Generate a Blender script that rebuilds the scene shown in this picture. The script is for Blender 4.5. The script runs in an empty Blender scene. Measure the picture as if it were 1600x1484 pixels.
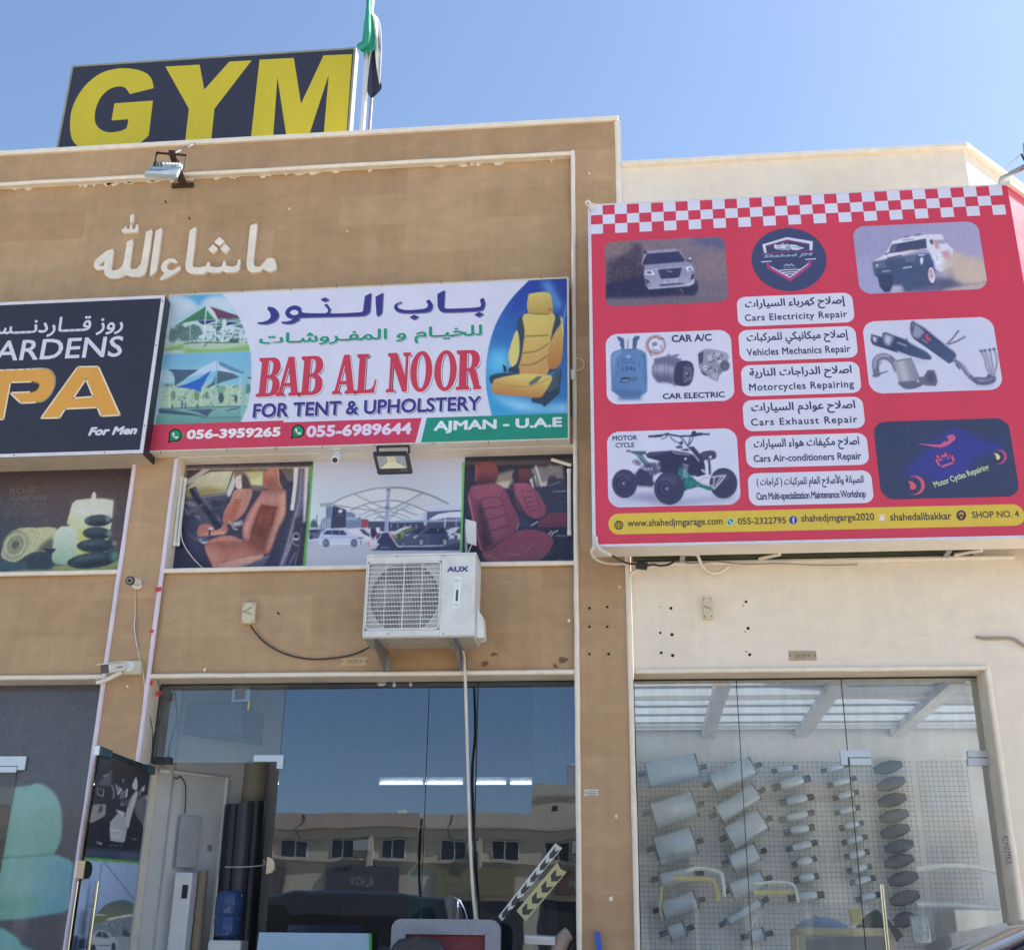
import bpy, bmesh, math, random
import numpy as np
from mathutils import Vector, Matrix
from mathutils.geometry import tessellate_polygon
random.seed(7)
rng = np.random.default_rng(7)
sc = bpy.context.scene
COL = sc.collection

# ------------------------------------------------------------------ camera
F = 1848.4                                   # focal length in pixels of a 1600 px wide frame
def cam_rows(yaw, pitch, roll):
    cy, sy, cp, sp, cr, sr = (math.cos(yaw),math.sin(yaw),math.cos(pitch),math.sin(pitch),math.cos(roll),math.sin(roll))
    fwd = np.array([sy * cp, cy * cp, sp]); right = np.array([cy, -sy, 0.0]); up = np.cross(right, fwd)
    return np.stack([cr * right + sr * up, -sr * right + cr * up, fwd])
CR = cam_rows(math.radians(-6.197),math.radians(22.058),math.radians(0.7695))
EYE = np.array([0.0,-9.0,1.2])
cd = bpy.data.cameras.new('camera'); cd.sensor_width = 36; cd.lens = F / 1600*36; cd.clip_end = 900; cd.clip_start = 0.05
cam = bpy.data.objects.new('camera', cd); COL.objects.link(cam)
mw = Matrix.Identity(4)
for i in range(3):
    mw[i][0],mw[i][1],mw[i][2],mw[i][3] = CR[0][i],CR[1][i],-CR[2][i],EYE[i]
cam.matrix_world = mw
sc.camera = cam

# ------------------------------------------------------------------ light
SUN_EL, SUN_AZ = math.radians(47),math.radians(68)      # azimuth from +Y (behind the shops) towards +X (right)
world = bpy.data.worlds.new('World'); sc.world = world; world.use_nodes = True
wn = world.node_tree
sky = wn.nodes.new('ShaderNodeTexSky'); sky.sky_type = 'NISHITA'; sky.sun_disc = False
sky.sun_elevation = SUN_EL; sky.sun_rotation = SUN_AZ
sky.air_density = 1.0; sky.dust_density = 0.9; sky.ozone_density = 1.8
wn.links.new(sky.outputs[0],wn.nodes['Background'].inputs[0])
wn.nodes['Background'].inputs[1].default_value = 0.108
sl = bpy.data.lights.new('sun', 'SUN'); sl.energy = 5.0; sl.angle = math.radians(0.53); sl.color = (1.0,0.95,0.87)
so = bpy.data.objects.new('sun', sl); COL.objects.link(so)
sd = Vector((math.sin(SUN_AZ)*math.cos(SUN_EL),math.cos(SUN_AZ)*math.cos(SUN_EL),math.sin(SUN_EL)))
so.rotation_euler = sd.to_track_quat('Z', 'Y').to_euler(); so.location = (20,10,30)
sc.view_settings.view_transform = 'Standard'; sc.view_settings.look = 'None'
sc.view_settings.exposure = 1.15; sc.view_settings.gamma = 1
try:
    sc.cycles.use_denoising = True
    sc.cycles.max_bounces = 10; sc.cycles.transparent_max_bounces = 16; sc.cycles.glossy_bounces = 4
    sc.cycles.caustics_reflective = False; sc.cycles.caustics_refractive = False
    sc.cycles.sample_clamp_indirect = 6
except Exception:
    pass

# ------------------------------------------------------------------ geometry helpers
def W(px, py, y=0.0):
    """point of the plane Y = y seen at photo position (px, py)"""
    v = CR.T @ np.array([(px - 800)/F, -(py - 742)/F, 1.0])
    return EYE + v * ((y - EYE[1])/v[1])
def ray(px, py):
    return CR.T @ np.array([(px - 800)/F, -(py - 742)/F, 1.0])
def P(pts):
    v = (np.asarray(pts, float)-EYE) @ CR.T
    return np.stack([800+F * v[..., 0]/v[..., 2],742-F * v[..., 1]/v[..., 2]],-1)
def Z(ox, oy, s):
    return lambda pts: [(ox + x / s, oy + y / s) for x, y in pts]
def lin(v):
    v = v / 255.0
    return v / 12.92 if v <= 0.04045 else ((v + 0.055)/1.055) ** 2.4
KSH = 0.80
def C(r, g, b, k=None):
    k = k or KSH
    return tuple(min(0.9,max(0.004,(lin(c)-0.006)/k)) for c in (r, g, b))+(1.0,)

def origin_of(p):
    o = Vector((0,0,0))
    while p is not None:
        o += p.location; p = p.parent
    return o

def tag(o, label=None, cat=None, group=None, kind=None):
    if label: o['label'] = label
    if cat: o['category'] = cat
    if group: o['group'] = group
    if kind: o['kind'] = kind
    return o

def empty(name, loc, label, cat, group=None):
    o = bpy.data.objects.new(name, None); COL.objects.link(o); o.location = loc; o.empty_display_size = 0.1
    return tag(o, label, cat, group)

class MB:
    def __init__(s):
        s.v, s.f, s.m, s.c = [],[],[],[]
    def add(s, vs, fs, m=0,c=None):
        b = len(s.v); s.v += [tuple(map(float, p)) for p in vs]
        s.c += [c or (0.5,0.5,0.5,1)]*len(vs)
        s.f += [tuple(i + b for i in f) for f in fs]; s.m += [m]*len(fs)
        return s
    def box(s, x0,y0,z0,x1,y1,z1,m=0,c=None):
        x0,x1 = min(x0,x1),max(x0,x1); y0,y1 = min(y0,y1),max(y0,y1); z0,z1 = min(z0,z1),max(z0,z1)
        vs = [(x, y, z) for z in (z0,z1) for y in (y0,y1) for x in (x0,x1)]
        return s.add(vs, [(0,2,3,1),(4,5,7,6),(0,1,5,4),(2,6,7,3),(0,4,6,2),(1,3,7,5)],m, c)
    def obox(s, cen, ax, half, m=0,c=None):
        cen = np.array(cen, float); ax = [np.array(a, float)/np.linalg.norm(a) for a in ax]
        vs = [cen + ax[0]*half[0]*i + ax[1]*half[1]*j + ax[2]*half[2]*k for k in (-1,1) for j in (-1,1) for i in (-1,1)]
        return s.add(vs, [(0,2,3,1),(4,5,7,6),(0,1,5,4),(2,6,7,3),(0,4,6,2),(1,3,7,5)],m, c)
    def bar(s, p0,p1,w, h, up=(0,0,1),m=0,c=None):
        p0,p1 = np.array(p0,float),np.array(p1,float); d = p1-p0; L = np.linalg.norm(d); d = d / L
        sd_ = np.cross(d, up); 
        if np.linalg.norm(sd_) < 1e-6: sd_ = np.cross(d, (1,0,0))
        sd_ /= np.linalg.norm(sd_); u = np.cross(sd_, d)
        return s.obox((p0+p1)/2,(d, sd_, u),(L / 2,w / 2,h / 2),m, c)
    def rings(s, rs, closed=True, cap=True, m=0,c=None):
        n = len(rs[0]); vs = [p for r in rs for p in r]; fs = []
        for i in range(len(rs)-1):
            for j in range(n if closed else n - 1):
                k = (j + 1) % n
                fs.append((i * n + j, i * n + k, (i + 1)*n + k, (i + 1)*n + j))
        if cap:
            fs.append(tuple(range(n - 1,-1,-1))); fs.append(tuple(range((len(rs)-1)*n, len(rs)*n)))
        return s.add(vs, fs, m, c)
    def tube(s, pts, r, n=10,cap=True, m=0,c=None, flat=1.0):
        pts = [np.array(p, float) for p in pts]; rs = []; up = None
        rad = r if hasattr(r, '__len__') else [r]*len(pts)
        for i, p in enumerate(pts):
            d = (pts[min(i + 1,len(pts)-1)]-pts[max(i - 1,0)]); d = d / (np.linalg.norm(d)+1e-12)
            if up is None:
                a = np.array((0,0,1.0)) if abs(d[2]) < 0.9 else np.array((1.0,0,0)); up = np.cross(d, a)
            up = up - d * np.dot(up, d); up /= np.linalg.norm(up); sd_ = np.cross(d, up)
            rs.append([p + rad[i]*(flat * math.cos(2*math.pi * j / n)*up + math.sin(2*math.pi * j / n)*sd_) for j in range(n)])
        return s.rings(rs, True, cap, m, c)
    def wavy(s, p0,p1,r, n=10):
        p0,p1 = np.array(p0,float),np.array(p1,float); k = max(2,int(np.linalg.norm(p1-p0) / .22)); g = rng.normal(size=(k + 1,3)) * .0013; g[0] = g[-1] = 0
        return s.tube([p0+(p1-p0)*i / k + g[i] for i in range(k + 1)],[r * (1 + .03*rng.normal()) for _ in range(k + 1)],n)
    def cyl(s, p0,p1,r0,r1=None, n=16,cap=True, m=0,c=None):
        return s.tube([p0,p1],[r0,r0 if r1 is None else r1],n, cap, m, c)
    def flat(s, loops, m=0,c=None):
        """planar polygon (with holes) from world points"""
        L = [[Vector(p) for p in l] for l in loops]; vs = [p for l in L for p in l]
        tr = tessellate_polygon(L)
        fs = []
        for t in tr:
            a, b, cc = (vs[i] for i in t)
            nrm = (b - a).cross(cc - a)
            if nrm.length < 1e-10: continue
            fs.append(tuple(t) if nrm.y < 0 else tuple(reversed(t)))
        return s.add(vs, fs, m, c)
    def prism(s, loops, dy, m=0,c=None, mside=None):
        """front polygon loops (world points, facing -Y) thickened by dy towards +Y"""
        s.flat(loops, m, c)
        for l in loops:
            n = len(l); l = [np.array(p, float) for p in l]
            vs = l + [p + np.array((0,dy, 0)) for p in l]
            s.add(vs, [(j, (j + 1) % n, n + (j + 1) % n, n + j) for j in range(n)],m if mside is None else mside, c)
        return s
    def build(s, name, mats, parent=None, smooth=None, bevel=0,label=None, cat=None, group=None, kind=None, colors=False):
        o0 = origin_of(parent) if parent else Vector((0,0,0))
        me = bpy.data.meshes.new(name)
        if parent is None and kind is None and s.v:
            a = np.array(s.v); o0 = Vector(((a[:, 0].min()+a[:, 0].max())/2,(a[:, 1].min()+a[:, 1].max())/2,a[:, 2].min()))
        me.from_pydata([(x - o0.x, y - o0.y, z - o0.z) for x, y, z in s.v],[],s.f)
        for mm in (mats if isinstance(mats, (list, tuple)) else [mats]): me.materials.append(mm)
        me.polygons.foreach_set('material_index', s.m)
        if colors:
            at = me.color_attributes.new('Col', 'FLOAT_COLOR', 'POINT')
            at.data.foreach_set('color', np.array(s.c, np.float32).ravel())
        if smooth is not None:
            me.polygons.foreach_set('use_smooth', [True]*len(me.polygons))
            me.set_sharp_from_angle(angle=math.radians(smooth))
        me.update()
        o = bpy.data.objects.new(name, me); COL.objects.link(o)
        if parent: o.parent = parent
        else: o.location = o0
        if bevel:
            b = o.modifiers.new('bevel', 'BEVEL'); b.width = bevel; b.segments = 2; b.limit_method = 'ANGLE'
        return tag(o, label, cat, group, kind)

def smoothline(pts, n=6,closed=False):
    """Catmull-Rom through the points"""
    pts = [np.array(p, float) for p in pts]; N = len(pts); out = []
    seg = N if closed else N - 1
    for i in range(seg):
        g = (lambda k: pts[k % N]) if closed else (lambda k: pts[min(max(k, 0),N - 1)])
        p0,p1,p2,p3 = g(i - 1),g(i),g(i + 1),g(i + 2)
        for j in range(n):
            t = j / n
            out.append(0.5*(2*p1+(p2-p0)*t + (2*p0-5*p1+4*p2-p3)*t * t + (3*p1-p0-3*p2+p3)*t ** 3))
    if not closed: out.append(pts[-1])
    return out

def dup(o, parent=None, loc=None):
    c = o.copy(); COL.objects.link(c)
    if parent: c.parent = parent
    if loc is not None: c.location = loc
    for ch in list(o.children): dup(ch, c)
    return c

# ------------------------------------------------------------------ materials
def nd(nt, t, **kw):
    n = nt.nodes.new(t)
    for k, v in kw.items(): setattr(n, k, v)
    return n
MATS = {}
def mat(name, col=(0.5,0.5,0.5,1),rough=0.6,metal=0.0,spec=0.5,var=0.12,scale=6.0,bump=0.0,bscale=40.0,emit=None, coat=0.0):
    if name in MATS: return MATS[name]
    m = bpy.data.materials.new(name); MATS[name] = m; m.use_nodes = True; nt = m.node_tree; b = nt.nodes['Principled BSDF']
    b.inputs['Roughness'].default_value = rough; b.inputs['Metallic'].default_value = metal
    b.inputs['Specular IOR Level'].default_value = spec
    if coat: b.inputs['Coat Weight'].default_value = coat; b.inputs['Coat Roughness'].default_value = 0.05
    tc = nd(nt, 'ShaderNodeTexCoord')
    if var:
        n = nd(nt, 'ShaderNodeTexNoise'); n.inputs['Scale'].default_value = scale; n.inputs['Detail'].default_value = 6; n.inputs['Roughness'].default_value = 0.62
        nt.links.new(tc.outputs['Object'],n.inputs['Vector'])
        mr = nd(nt, 'ShaderNodeMapRange'); mr.inputs[1].default_value = 0.3; mr.inputs[2].default_value = 0.7
        mr.inputs[3].default_value = 1-var; mr.inputs[4].default_value = 1+var * 0.6
        nt.links.new(n.outputs['Fac'],mr.inputs[0])
        mx = nd(nt, 'ShaderNodeMix', data_type='RGBA', blend_type='MULTIPLY'); mx.inputs[0].default_value = 1; mx.inputs[6].default_value = tuple(col[:3])+(1,)
        nt.links.new(mr.outputs[0],mx.inputs[7]); nt.links.new(mx.outputs[2],b.inputs['Base Color'])
        rr = nd(nt, 'ShaderNodeMapRange'); rr.inputs[3].default_value = max(0.03,rough - 0.12); rr.inputs[4].default_value = min(1,rough + 0.12)
        nt.links.new(n.outputs['Fac'],rr.inputs[0]); nt.links.new(rr.outputs[0],b.inputs['Roughness'])
    else:
        b.inputs['Base Color'].default_value = tuple(col[:3])+(1,)
    if bump:
        n2 = nd(nt, 'ShaderNodeTexNoise'); n2.inputs['Scale'].default_value = bscale; n2.inputs['Detail'].default_value = 5
        nt.links.new(tc.outputs['Object'],n2.inputs['Vector'])
        bp = nd(nt, 'ShaderNodeBump'); bp.inputs['Strength'].default_value = bump; bp.inputs['Distance'].default_value = 0.01
        nt.links.new(n2.outputs['Fac'],bp.inputs['Height']); nt.links.new(bp.outputs[0],b.inputs['Normal'])
    if emit:
        b.inputs['Emission Color'].default_value = tuple(emit[:3])+(1,); b.inputs['Emission Strength'].default_value = emit[3]
    return m

def print_mat(name, rough, spec, coat=0.0):
    """printed vinyl: the ink is the mesh's own colour layer, with a little fine dirt"""
    m = bpy.data.materials.new(name); MATS[name] = m; m.use_nodes = True; nt = m.node_tree; b = nt.nodes['Principled BSDF']
    a = nd(nt, 'ShaderNodeAttribute', attribute_name='Col')
    tc = nd(nt, 'ShaderNodeTexCoord'); n = nd(nt, 'ShaderNodeTexNoise'); n.inputs['Scale'].default_value = 2.2; n.inputs['Detail'].default_value = 8; n.inputs['Roughness'].default_value = 0.65
    mp = nd(nt, 'ShaderNodeMapping'); mp.inputs['Scale'].default_value = (1.0,1,0.35)
    nt.links.new(tc.outputs['Object'],mp.inputs['Vector']); nt.links.new(mp.outputs[0],n.inputs['Vector'])
    mr = nd(nt, 'ShaderNodeMapRange'); mr.inputs[1].default_value = 0.3; mr.inputs[2].default_value = 0.7; mr.inputs[3].default_value = 0.93; mr.inputs[4].default_value = 1.04
    nt.links.new(n.outputs['Fac'],mr.inputs[0])
    mx = nd(nt, 'ShaderNodeMix', data_type='RGBA', blend_type='MULTIPLY'); mx.inputs[0].default_value = 1
    nt.links.new(a.outputs['Color'],mx.inputs[6]); nt.links.new(mr.outputs[0],mx.inputs[7]); nt.links.new(mx.outputs[2],b.inputs['Base Color'])
    b.inputs['Roughness'].default_value = rough; b.inputs['Specular IOR Level'].default_value = spec
    if coat: b.inputs['Coat Weight'].default_value = coat; b.inputs['Coat Roughness'].default_value = 0.06
    n3 = nd(nt, 'ShaderNodeTexNoise'); n3.inputs['Scale'].default_value = 3.5; nt.links.new(tc.outputs['Object'],n3.inputs['Vector'])
    bp = nd(nt, 'ShaderNodeBump'); bp.inputs['Strength'].default_value = 0.3; bp.inputs['Distance'].default_value = 0.03
    nt.links.new(n3.outputs['Fac'],bp.inputs['Height']); nt.links.new(bp.outputs[0],b.inputs['Normal'])
    return m
PRINT = print_mat('printed_vinyl', 0.42,0.5)
PRINTG = print_mat('printed_film_behind_glass', 0.5,0.4,0.35)

def stone_mat(name, c1,c2,mortar, bw, bh, stain, msize=0.004,fac=0.55,offset=0.5,amp=1.0):
    m = bpy.data.materials.new(name); MATS[name] = m; m.use_nodes = True; nt = m.node_tree; b = nt.nodes['Principled BSDF']
    tc = nd(nt, 'ShaderNodeTexCoord'); sx = nd(nt, 'ShaderNodeSeparateXYZ'); cx = nd(nt, 'ShaderNodeCombineXYZ'); ad = nd(nt, 'ShaderNodeMath', operation='ADD')
    nt.links.new(tc.outputs['Object'],sx.inputs[0]); nt.links.new(sx.outputs[0],ad.inputs[0]); nt.links.new(sx.outputs[1],ad.inputs[1])
    nt.links.new(ad.outputs[0],cx.inputs[0]); nt.links.new(sx.outputs[2],cx.inputs[1])
    br = nd(nt, 'ShaderNodeTexBrick'); br.offset = offset; br.inputs['Scale'].default_value = 1; br.inputs['Brick Width'].default_value = bw; br.inputs['Row Height'].default_value = bh
    br.inputs['Mortar Size'].default_value = msize; br.inputs['Mortar Smooth'].default_value = 0.3; br.inputs['Bias'].default_value = -0.1
    br.inputs['Color1'].default_value = c1; br.inputs['Color2'].default_value = c2; br.inputs['Mortar'].default_value = mortar
    nt.links.new(cx.outputs[0],br.inputs['Vector'])
    def noise(scale, detail=8,rough=0.6,stretch=None):
        n = nd(nt, 'ShaderNodeTexNoise'); n.inputs['Scale'].default_value = scale; n.inputs['Detail'].default_value = detail; n.inputs['Roughness'].default_value = rough
        if stretch:
            mp = nd(nt, 'ShaderNodeMapping'); mp.inputs['Scale'].default_value = stretch
            nt.links.new(tc.outputs['Object'],mp.inputs[0]); nt.links.new(mp.outputs[0],n.inputs['Vector'])
        else: nt.links.new(tc.outputs['Object'],n.inputs['Vector'])
        return n
    def mul(prev, n, lo, hi, a=0.32,z=0.7):
        mr = nd(nt, 'ShaderNodeMapRange'); mr.inputs[1].default_value = a; mr.inputs[2].default_value = z; mr.inputs[3].default_value = 1-(1-lo)*amp; mr.inputs[4].default_value = 1+(hi - 1)*amp
        nt.links.new(n.outputs['Fac'],mr.inputs[0])
        mx = nd(nt, 'ShaderNodeMix', data_type='RGBA', blend_type='MULTIPLY'); mx.inputs[0].default_value = 1
        nt.links.new(prev, mx.inputs[6]); nt.links.new(mr.outputs[0],mx.inputs[7]); return mx.outputs[2]
    c = mul(br.outputs['Color'],noise(0.9,6),0.91,1.07)
    c = mul(c, noise(5.5,9,0.7,(1,1,1.6)),0.88,1.07)
    c = mul(c, noise(2.4,8,0.7,(2.5,1,0.25)),0.92,1.04); c = mul(c, noise(120,2,0.5),0.95,1.04); c = mul(c, noise(3.2,5,0.55,(4,1,0.1)),0.965,1.02)
    ns = noise(1.5,10,0.72); mr = nd(nt, 'ShaderNodeMapRange'); mr.inputs[1].default_value = 0.56; mr.inputs[2].default_value = 0.78; mr.inputs[4].default_value = fac
    nt.links.new(ns.outputs['Fac'],mr.inputs[0])
    mx = nd(nt, 'ShaderNodeMix', data_type='RGBA'); nt.links.new(mr.outputs[0],mx.inputs[0]); nt.links.new(c, mx.inputs[6]); mx.inputs[7].default_value = stain
    # small dark specks and scuffs
    nv = noise(38,3,0.5); mr2 = nd(nt, 'ShaderNodeMapRange'); mr2.inputs[1].default_value = 0.71; mr2.inputs[2].default_value = 0.78; mr2.inputs[3].default_value = 1; mr2.inputs[4].default_value = 0.72
    nt.links.new(nv.outputs['Fac'],mr2.inputs[0])
    m3 = nd(nt, 'ShaderNodeMix', data_type='RGBA', blend_type='MULTIPLY'); m3.inputs[0].default_value = 1
    nt.links.new(mx.outputs[2],m3.inputs[6]); nt.links.new(mr2.outputs[0],m3.inputs[7]); nt.links.new(m3.outputs[2],b.inputs['Base Color'])
    b.inputs['Roughness'].default_value = 0.62; b.inputs['Specular IOR Level'].default_value = 0.35
    nb = noise(26,6,0.6); bp = nd(nt, 'ShaderNodeBump'); bp.inputs['Strength'].default_value = 0.18; bp.inputs['Distance'].default_value = 0.008
    nt.links.new(nb.outputs['Fac'],bp.inputs['Height']); nt.links.new(bp.outputs[0],b.inputs['Normal'])
    return m
STONE = stone_mat('tan_stone_cladding', C(178,148,115),C(167,136,103),C(178,149,117),1.24,0.323,C(158,132,108),0.003,0.4)
PLASTER = stone_mat('cream_painted_plaster', C(224,211,195),C(222,209,193),C(217,204,188),1.0,0.55,C(202,190,176),0.002,0.3,amp=0.55)
CREAM = mat('cream_moulding_paint', C(224,211,197),0.5,var=0.1,scale=9,bump=0.1,bscale=30)
REVEAL = mat('reveal_paint', C(216,206,190),0.6,var=0.14,scale=5,bump=0.1)
WHITEP = mat('white_plastic', C(214,214,210),0.38,var=0.07,scale=12)
ALU = mat('white_aluminium_trim', C(205,204,212),0.35,metal=0.15,var=0.08,scale=10)
STEEL = mat('polished_steel', (0.66,0.64,0.58,1),0.12,metal=1.0,var=0.06,scale=20)
SATIN = mat('satin_steel', (0.62,0.65,0.68,1),0.32,metal=0.75,var=0.06,scale=20)
GALV = mat('galvanised_steel', (0.40,0.42,0.44,1),0.42,metal=0.7,var=0.18,scale=14)
BLACK = mat('black_plastic', (0.018,0.019,0.022,1),0.45,var=0.15)
DARKM = mat('dark_painted_metal', (0.028,0.03,0.036,1),0.42,var=0.15)
RUST = mat('rusty_brown_steel', (0.075,0.045,0.032,1),0.75,metal=0.2,var=0.4,scale=30)
BEIGEP = mat('beige_plastic', C(196,186,160),0.45,var=0.1,scale=14)
REDTAPE = mat('red_tape', C(200,50,70),0.5)
ROOMW = mat('room_wall_paint', (0.62,0.62,0.60,1),0.7,var=0.1,scale=2.5)
GREY_CABLE = mat('grey_cable', C(150,138,128),0.6)
CABLEW = mat('white_cable', C(205,196,184),0.55)

def glass_mat(name, tint, boost, base=0.0,dirt=0.05,gcol=(0.95,0.97,1,1)):
    """thin architectural glass: see-through with a fresnel mirror coat and a film of dust"""
    m = bpy.data.materials.new(name); MATS[name] = m; m.use_nodes = True; nt = m.node_tree
    nt.nodes.remove(nt.nodes['Principled BSDF']); out = nt.nodes['Material Output']
    tr = nd(nt, 'ShaderNodeBsdfTransparent'); tr.inputs[0].default_value = tint
    gl = nd(nt, 'ShaderNodeBsdfGlossy'); gl.inputs['Roughness'].default_value = 0.004; gl.inputs['Color'].default_value = gcol
    tw = nd(nt, 'ShaderNodeTexCoord'); nw = nd(nt, 'ShaderNodeTexNoise'); nw.inputs['Scale'].default_value = 1.3; nt.links.new(tw.outputs['Object'],nw.inputs['Vector']); bw = nd(nt, 'ShaderNodeBump'); bw.inputs['Strength'].default_value = 0.35; bw.inputs['Distance'].default_value = 0.004; nt.links.new(nw.outputs['Fac'],bw.inputs['Height']); nt.links.new(bw.outputs[0],gl.inputs['Normal'])
    fr = nd(nt, 'ShaderNodeFresnel'); fr.inputs[0].default_value = 1.5
    mm = nd(nt, 'ShaderNodeMath', operation='MULTIPLY_ADD'); mm.inputs[1].default_value = boost; mm.inputs[2].default_value = base; mm.use_clamp = True
    nt.links.new(fr.outputs[0],mm.inputs[0])
    mx = nd(nt, 'ShaderNodeMixShader'); nt.links.new(mm.outputs[0],mx.inputs[0]); nt.links.new(tr.outputs[0],mx.inputs[1]); nt.links.new(gl.outputs[0],mx.inputs[2])
    df = nd(nt, 'ShaderNodeBsdfDiffuse'); df.inputs[0].default_value = (0.55,0.54,0.5,1)
    tc = nd(nt, 'ShaderNodeTexCoord'); mp = nd(nt, 'ShaderNodeMapping'); mp.inputs['Scale'].default_value = (3.2,1,0.7); n = nd(nt, 'ShaderNodeTexNoise'); n.inputs['Scale'].default_value = 3; n.inputs['Detail'].default_value = 8
    nt.links.new(tc.outputs['Object'],mp.inputs[0]); nt.links.new(mp.outputs[0],n.inputs['Vector'])
    mr = nd(nt, 'ShaderNodeMapRange'); mr.inputs[1].default_value = 0.4; mr.inputs[2].default_value = 0.75; mr.inputs[3].default_value = dirt * 0.25; mr.inputs[4].default_value = dirt
    nt.links.new(n.outputs['Fac'],mr.inputs[0])
    m2 = nd(nt, 'ShaderNodeMixShader'); nt.links.new(mr.outputs[0],m2.inputs[0]); nt.links.new(mx.outputs[0],m2.inputs[1]); nt.links.new(df.outputs[0],m2.inputs[2])
    nt.links.new(m2.outputs[0],out.inputs[0]); return m
GLASS_CLEAR = glass_mat('clear_shop_glass', (0.93,0.96,0.95,1),0.9,0.0,0.05)
GLASS_TINT = glass_mat('mirror_tinted_shop_glass', (0.58,0.62,0.68,1),1.0,0.09,0.012,(0.70,0.82,1.0,1))
GLASS_DOOR = glass_mat('door_glass', (0.85,0.92,0.90,1),1.0,0.0,0.03)

# ------------------------------------------------------------------ lettering
_FORMS = {'ا': 'FE8D2', 'ب': 'FE8F4', 'ة': 'FE932', 'ت': 'FE954', 'ث': 'FE994', 'ج': 'FE9D4', 'ح': 'FEA14', 'خ': 'FEA54', 'د': 'FEA92', 'ذ': 'FEAB2', 'ر': 'FEAD2', 'ز': 'FEAF2',
          'س': 'FEB14', 'ش': 'FEB54', 'ص': 'FEB94', 'ض': 'FEBD4', 'ط': 'FEC14', 'ع': 'FEC94', 'غ': 'FECD4', 'ف': 'FED14', 'ق': 'FED54', 'ك': 'FED94', 'ل': 'FEDD4', 'م': 'FEE14', 'ن': 'FEE54',
          'ه': 'FEE94', 'و': 'FEED2', 'ي': 'FEF14', 'أ': 'FE832', 'إ': 'FE872', 'ء': 'FE801', 'L': 'FEFB2', 'K': 'FEF72'}
def arabic(s):
    s = s.replace('لا', 'L').replace('لأ', 'K'); out = []
    def joins_next(ch): return ch == 'ـ' or (ch in _FORMS and _FORMS[ch][4] == '4')
    def joins_prev(ch): return ch == 'ـ' or (ch in _FORMS and _FORMS[ch][4] in '24')
    for i, ch in enumerate(s):
        if ch not in _FORMS:
            out.append({'(': ')', ')': '('}.get(ch, ch)); continue
        base, kind = int(_FORMS[ch][:4],16),_FORMS[ch][4]
        pv = i > 0 and joins_next(s[i - 1]) and joins_prev(ch)
        nx = i + 1 < len(s) and joins_next(ch) and joins_prev(s[i + 1])
        k = 0
        if kind == '4': k = 3 if pv and nx else 1 if pv else 2 if nx else 0
        elif kind == '2': k = 1 if pv else 0
        out.append(chr(base + k))
    return ''.join(reversed(out))
_tc = {}; EM = {}
def text2d(s, bold=0.0,shear=0.0,space=1.0,res=3):
    key = (s, bold, shear, space)
    if key in _tc: return _tc[key]
    cu = bpy.data.curves.new('lettering_source', 'FONT'); cu.body = s; cu.offset = bold; cu.shear = shear; cu.space_character = space; cu.resolution_u = res
    ob = bpy.data.objects.new('lettering_source', cu); COL.objects.link(ob)
    me = bpy.data.meshes.new_from_object(ob.evaluated_get(bpy.context.evaluated_depsgraph_get()))
    v = np.array([p.co[:2] for p in me.vertices]); f = [tuple(p.vertices) for p in me.polygons]
    nz = [p.normal.z for p in me.polygons]
    f = [t if n > 0 else tuple(reversed(t)) for t, n in zip(f, nz)]
    bpy.data.objects.remove(ob); bpy.data.curves.remove(cu); bpy.data.meshes.remove(me)
    lo, hi = v.min(0),v.max(0); v = (v - lo)/(hi - lo); EM[s, shear, space] = hi - lo
    _tc[key] = (v, f); return v, f
def text_rect(mb, s, x0,x1,z0,z1,y, c, bold=0.0,shear=0.0,space=1.0,m=0,U=None):
    v, f = text2d(s, 0,shear, space); e = EM[s, shear, space]; dx, dz = bold * (x1-x0)/e[0],bold * (z1-z0)/e[1]
    x0,x1,z0,z1 = x0+dx, x1-dx, z0+dz, z1-dz
    for k, (sx, sz) in enumerate(((0,0),(1,0),(-1,0),(0,1),(0,-1),(.7,.7),(-.7,-.7),(.7,-.7),(-.7,.7)) if bold else ((0,0),)):
        mb.add([(x0+(x1-x0)*a + sx * dx, y - k * 5e-5,z0+(z1-z0)*b + sz * dz) for a, b in v],f, m, c)
def text_px(mb, s, tl, br, y, c, **kw):
    a, b = W(tl[0],tl[1],y),W(br[0],br[1],y)
    text_rect(mb, s, a[0],b[0],b[2],a[2],y, c, **kw)
def poly_px(mb, pts, y, c, m=0,holes=()):
    mb.flat([[W(px, py, y) for px, py in l] for l in (pts, *holes)],m, c)
def stroke(mb, loop, y, w, c, closed=True, m=0):
    """flat ribbon of width w along px points, on plane y"""
    q = [W(px, py, y) for px, py in loop]; n = len(q)
    for i in range(n if closed else n - 1):
        a, b = q[i],q[(i + 1) % n]; d = b - a; L = math.hypot(d[0],d[2])
        if L < 1e-6: continue
        nx, nz = -d[2]/L * w / 2,d[0]/L * w / 2; e = d / L * w * 0.35
        mb.flat([[(a[0]-e[0]+nx, y, a[2]-e[2]+nz),(b[0]+e[0]+nx, y, b[2]+e[2]+nz),(b[0]+e[0]-nx, y, b[2]+e[2]-nz),(a[0]-e[0]-nx, y, a[2]-e[2]-nz)]],m, c)
def ellipse(cx, cy, rx, ry, n=32,a0=0,a1=2*math.pi):
    return [(cx + rx * math.cos(a0+(a1-a0)*i / n),cy + ry * math.sin(a0+(a1-a0)*i / n)) for i in range(n)]
def round_rect(x0,z0,x1,z1,r, y, n=6):
    out = []
    for cx, cz, a in ((x1-r, z0+r, -90),(x1-r, z1-r, 0),(x0+r, z1-r, 90),(x0+r, z0+r, 180)):
        for i in range(n + 1):
            t = math.radians(a + 90*i / n); out.append((cx + r * math.cos(t),y, cz + r * math.sin(t)))
    return out

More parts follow.
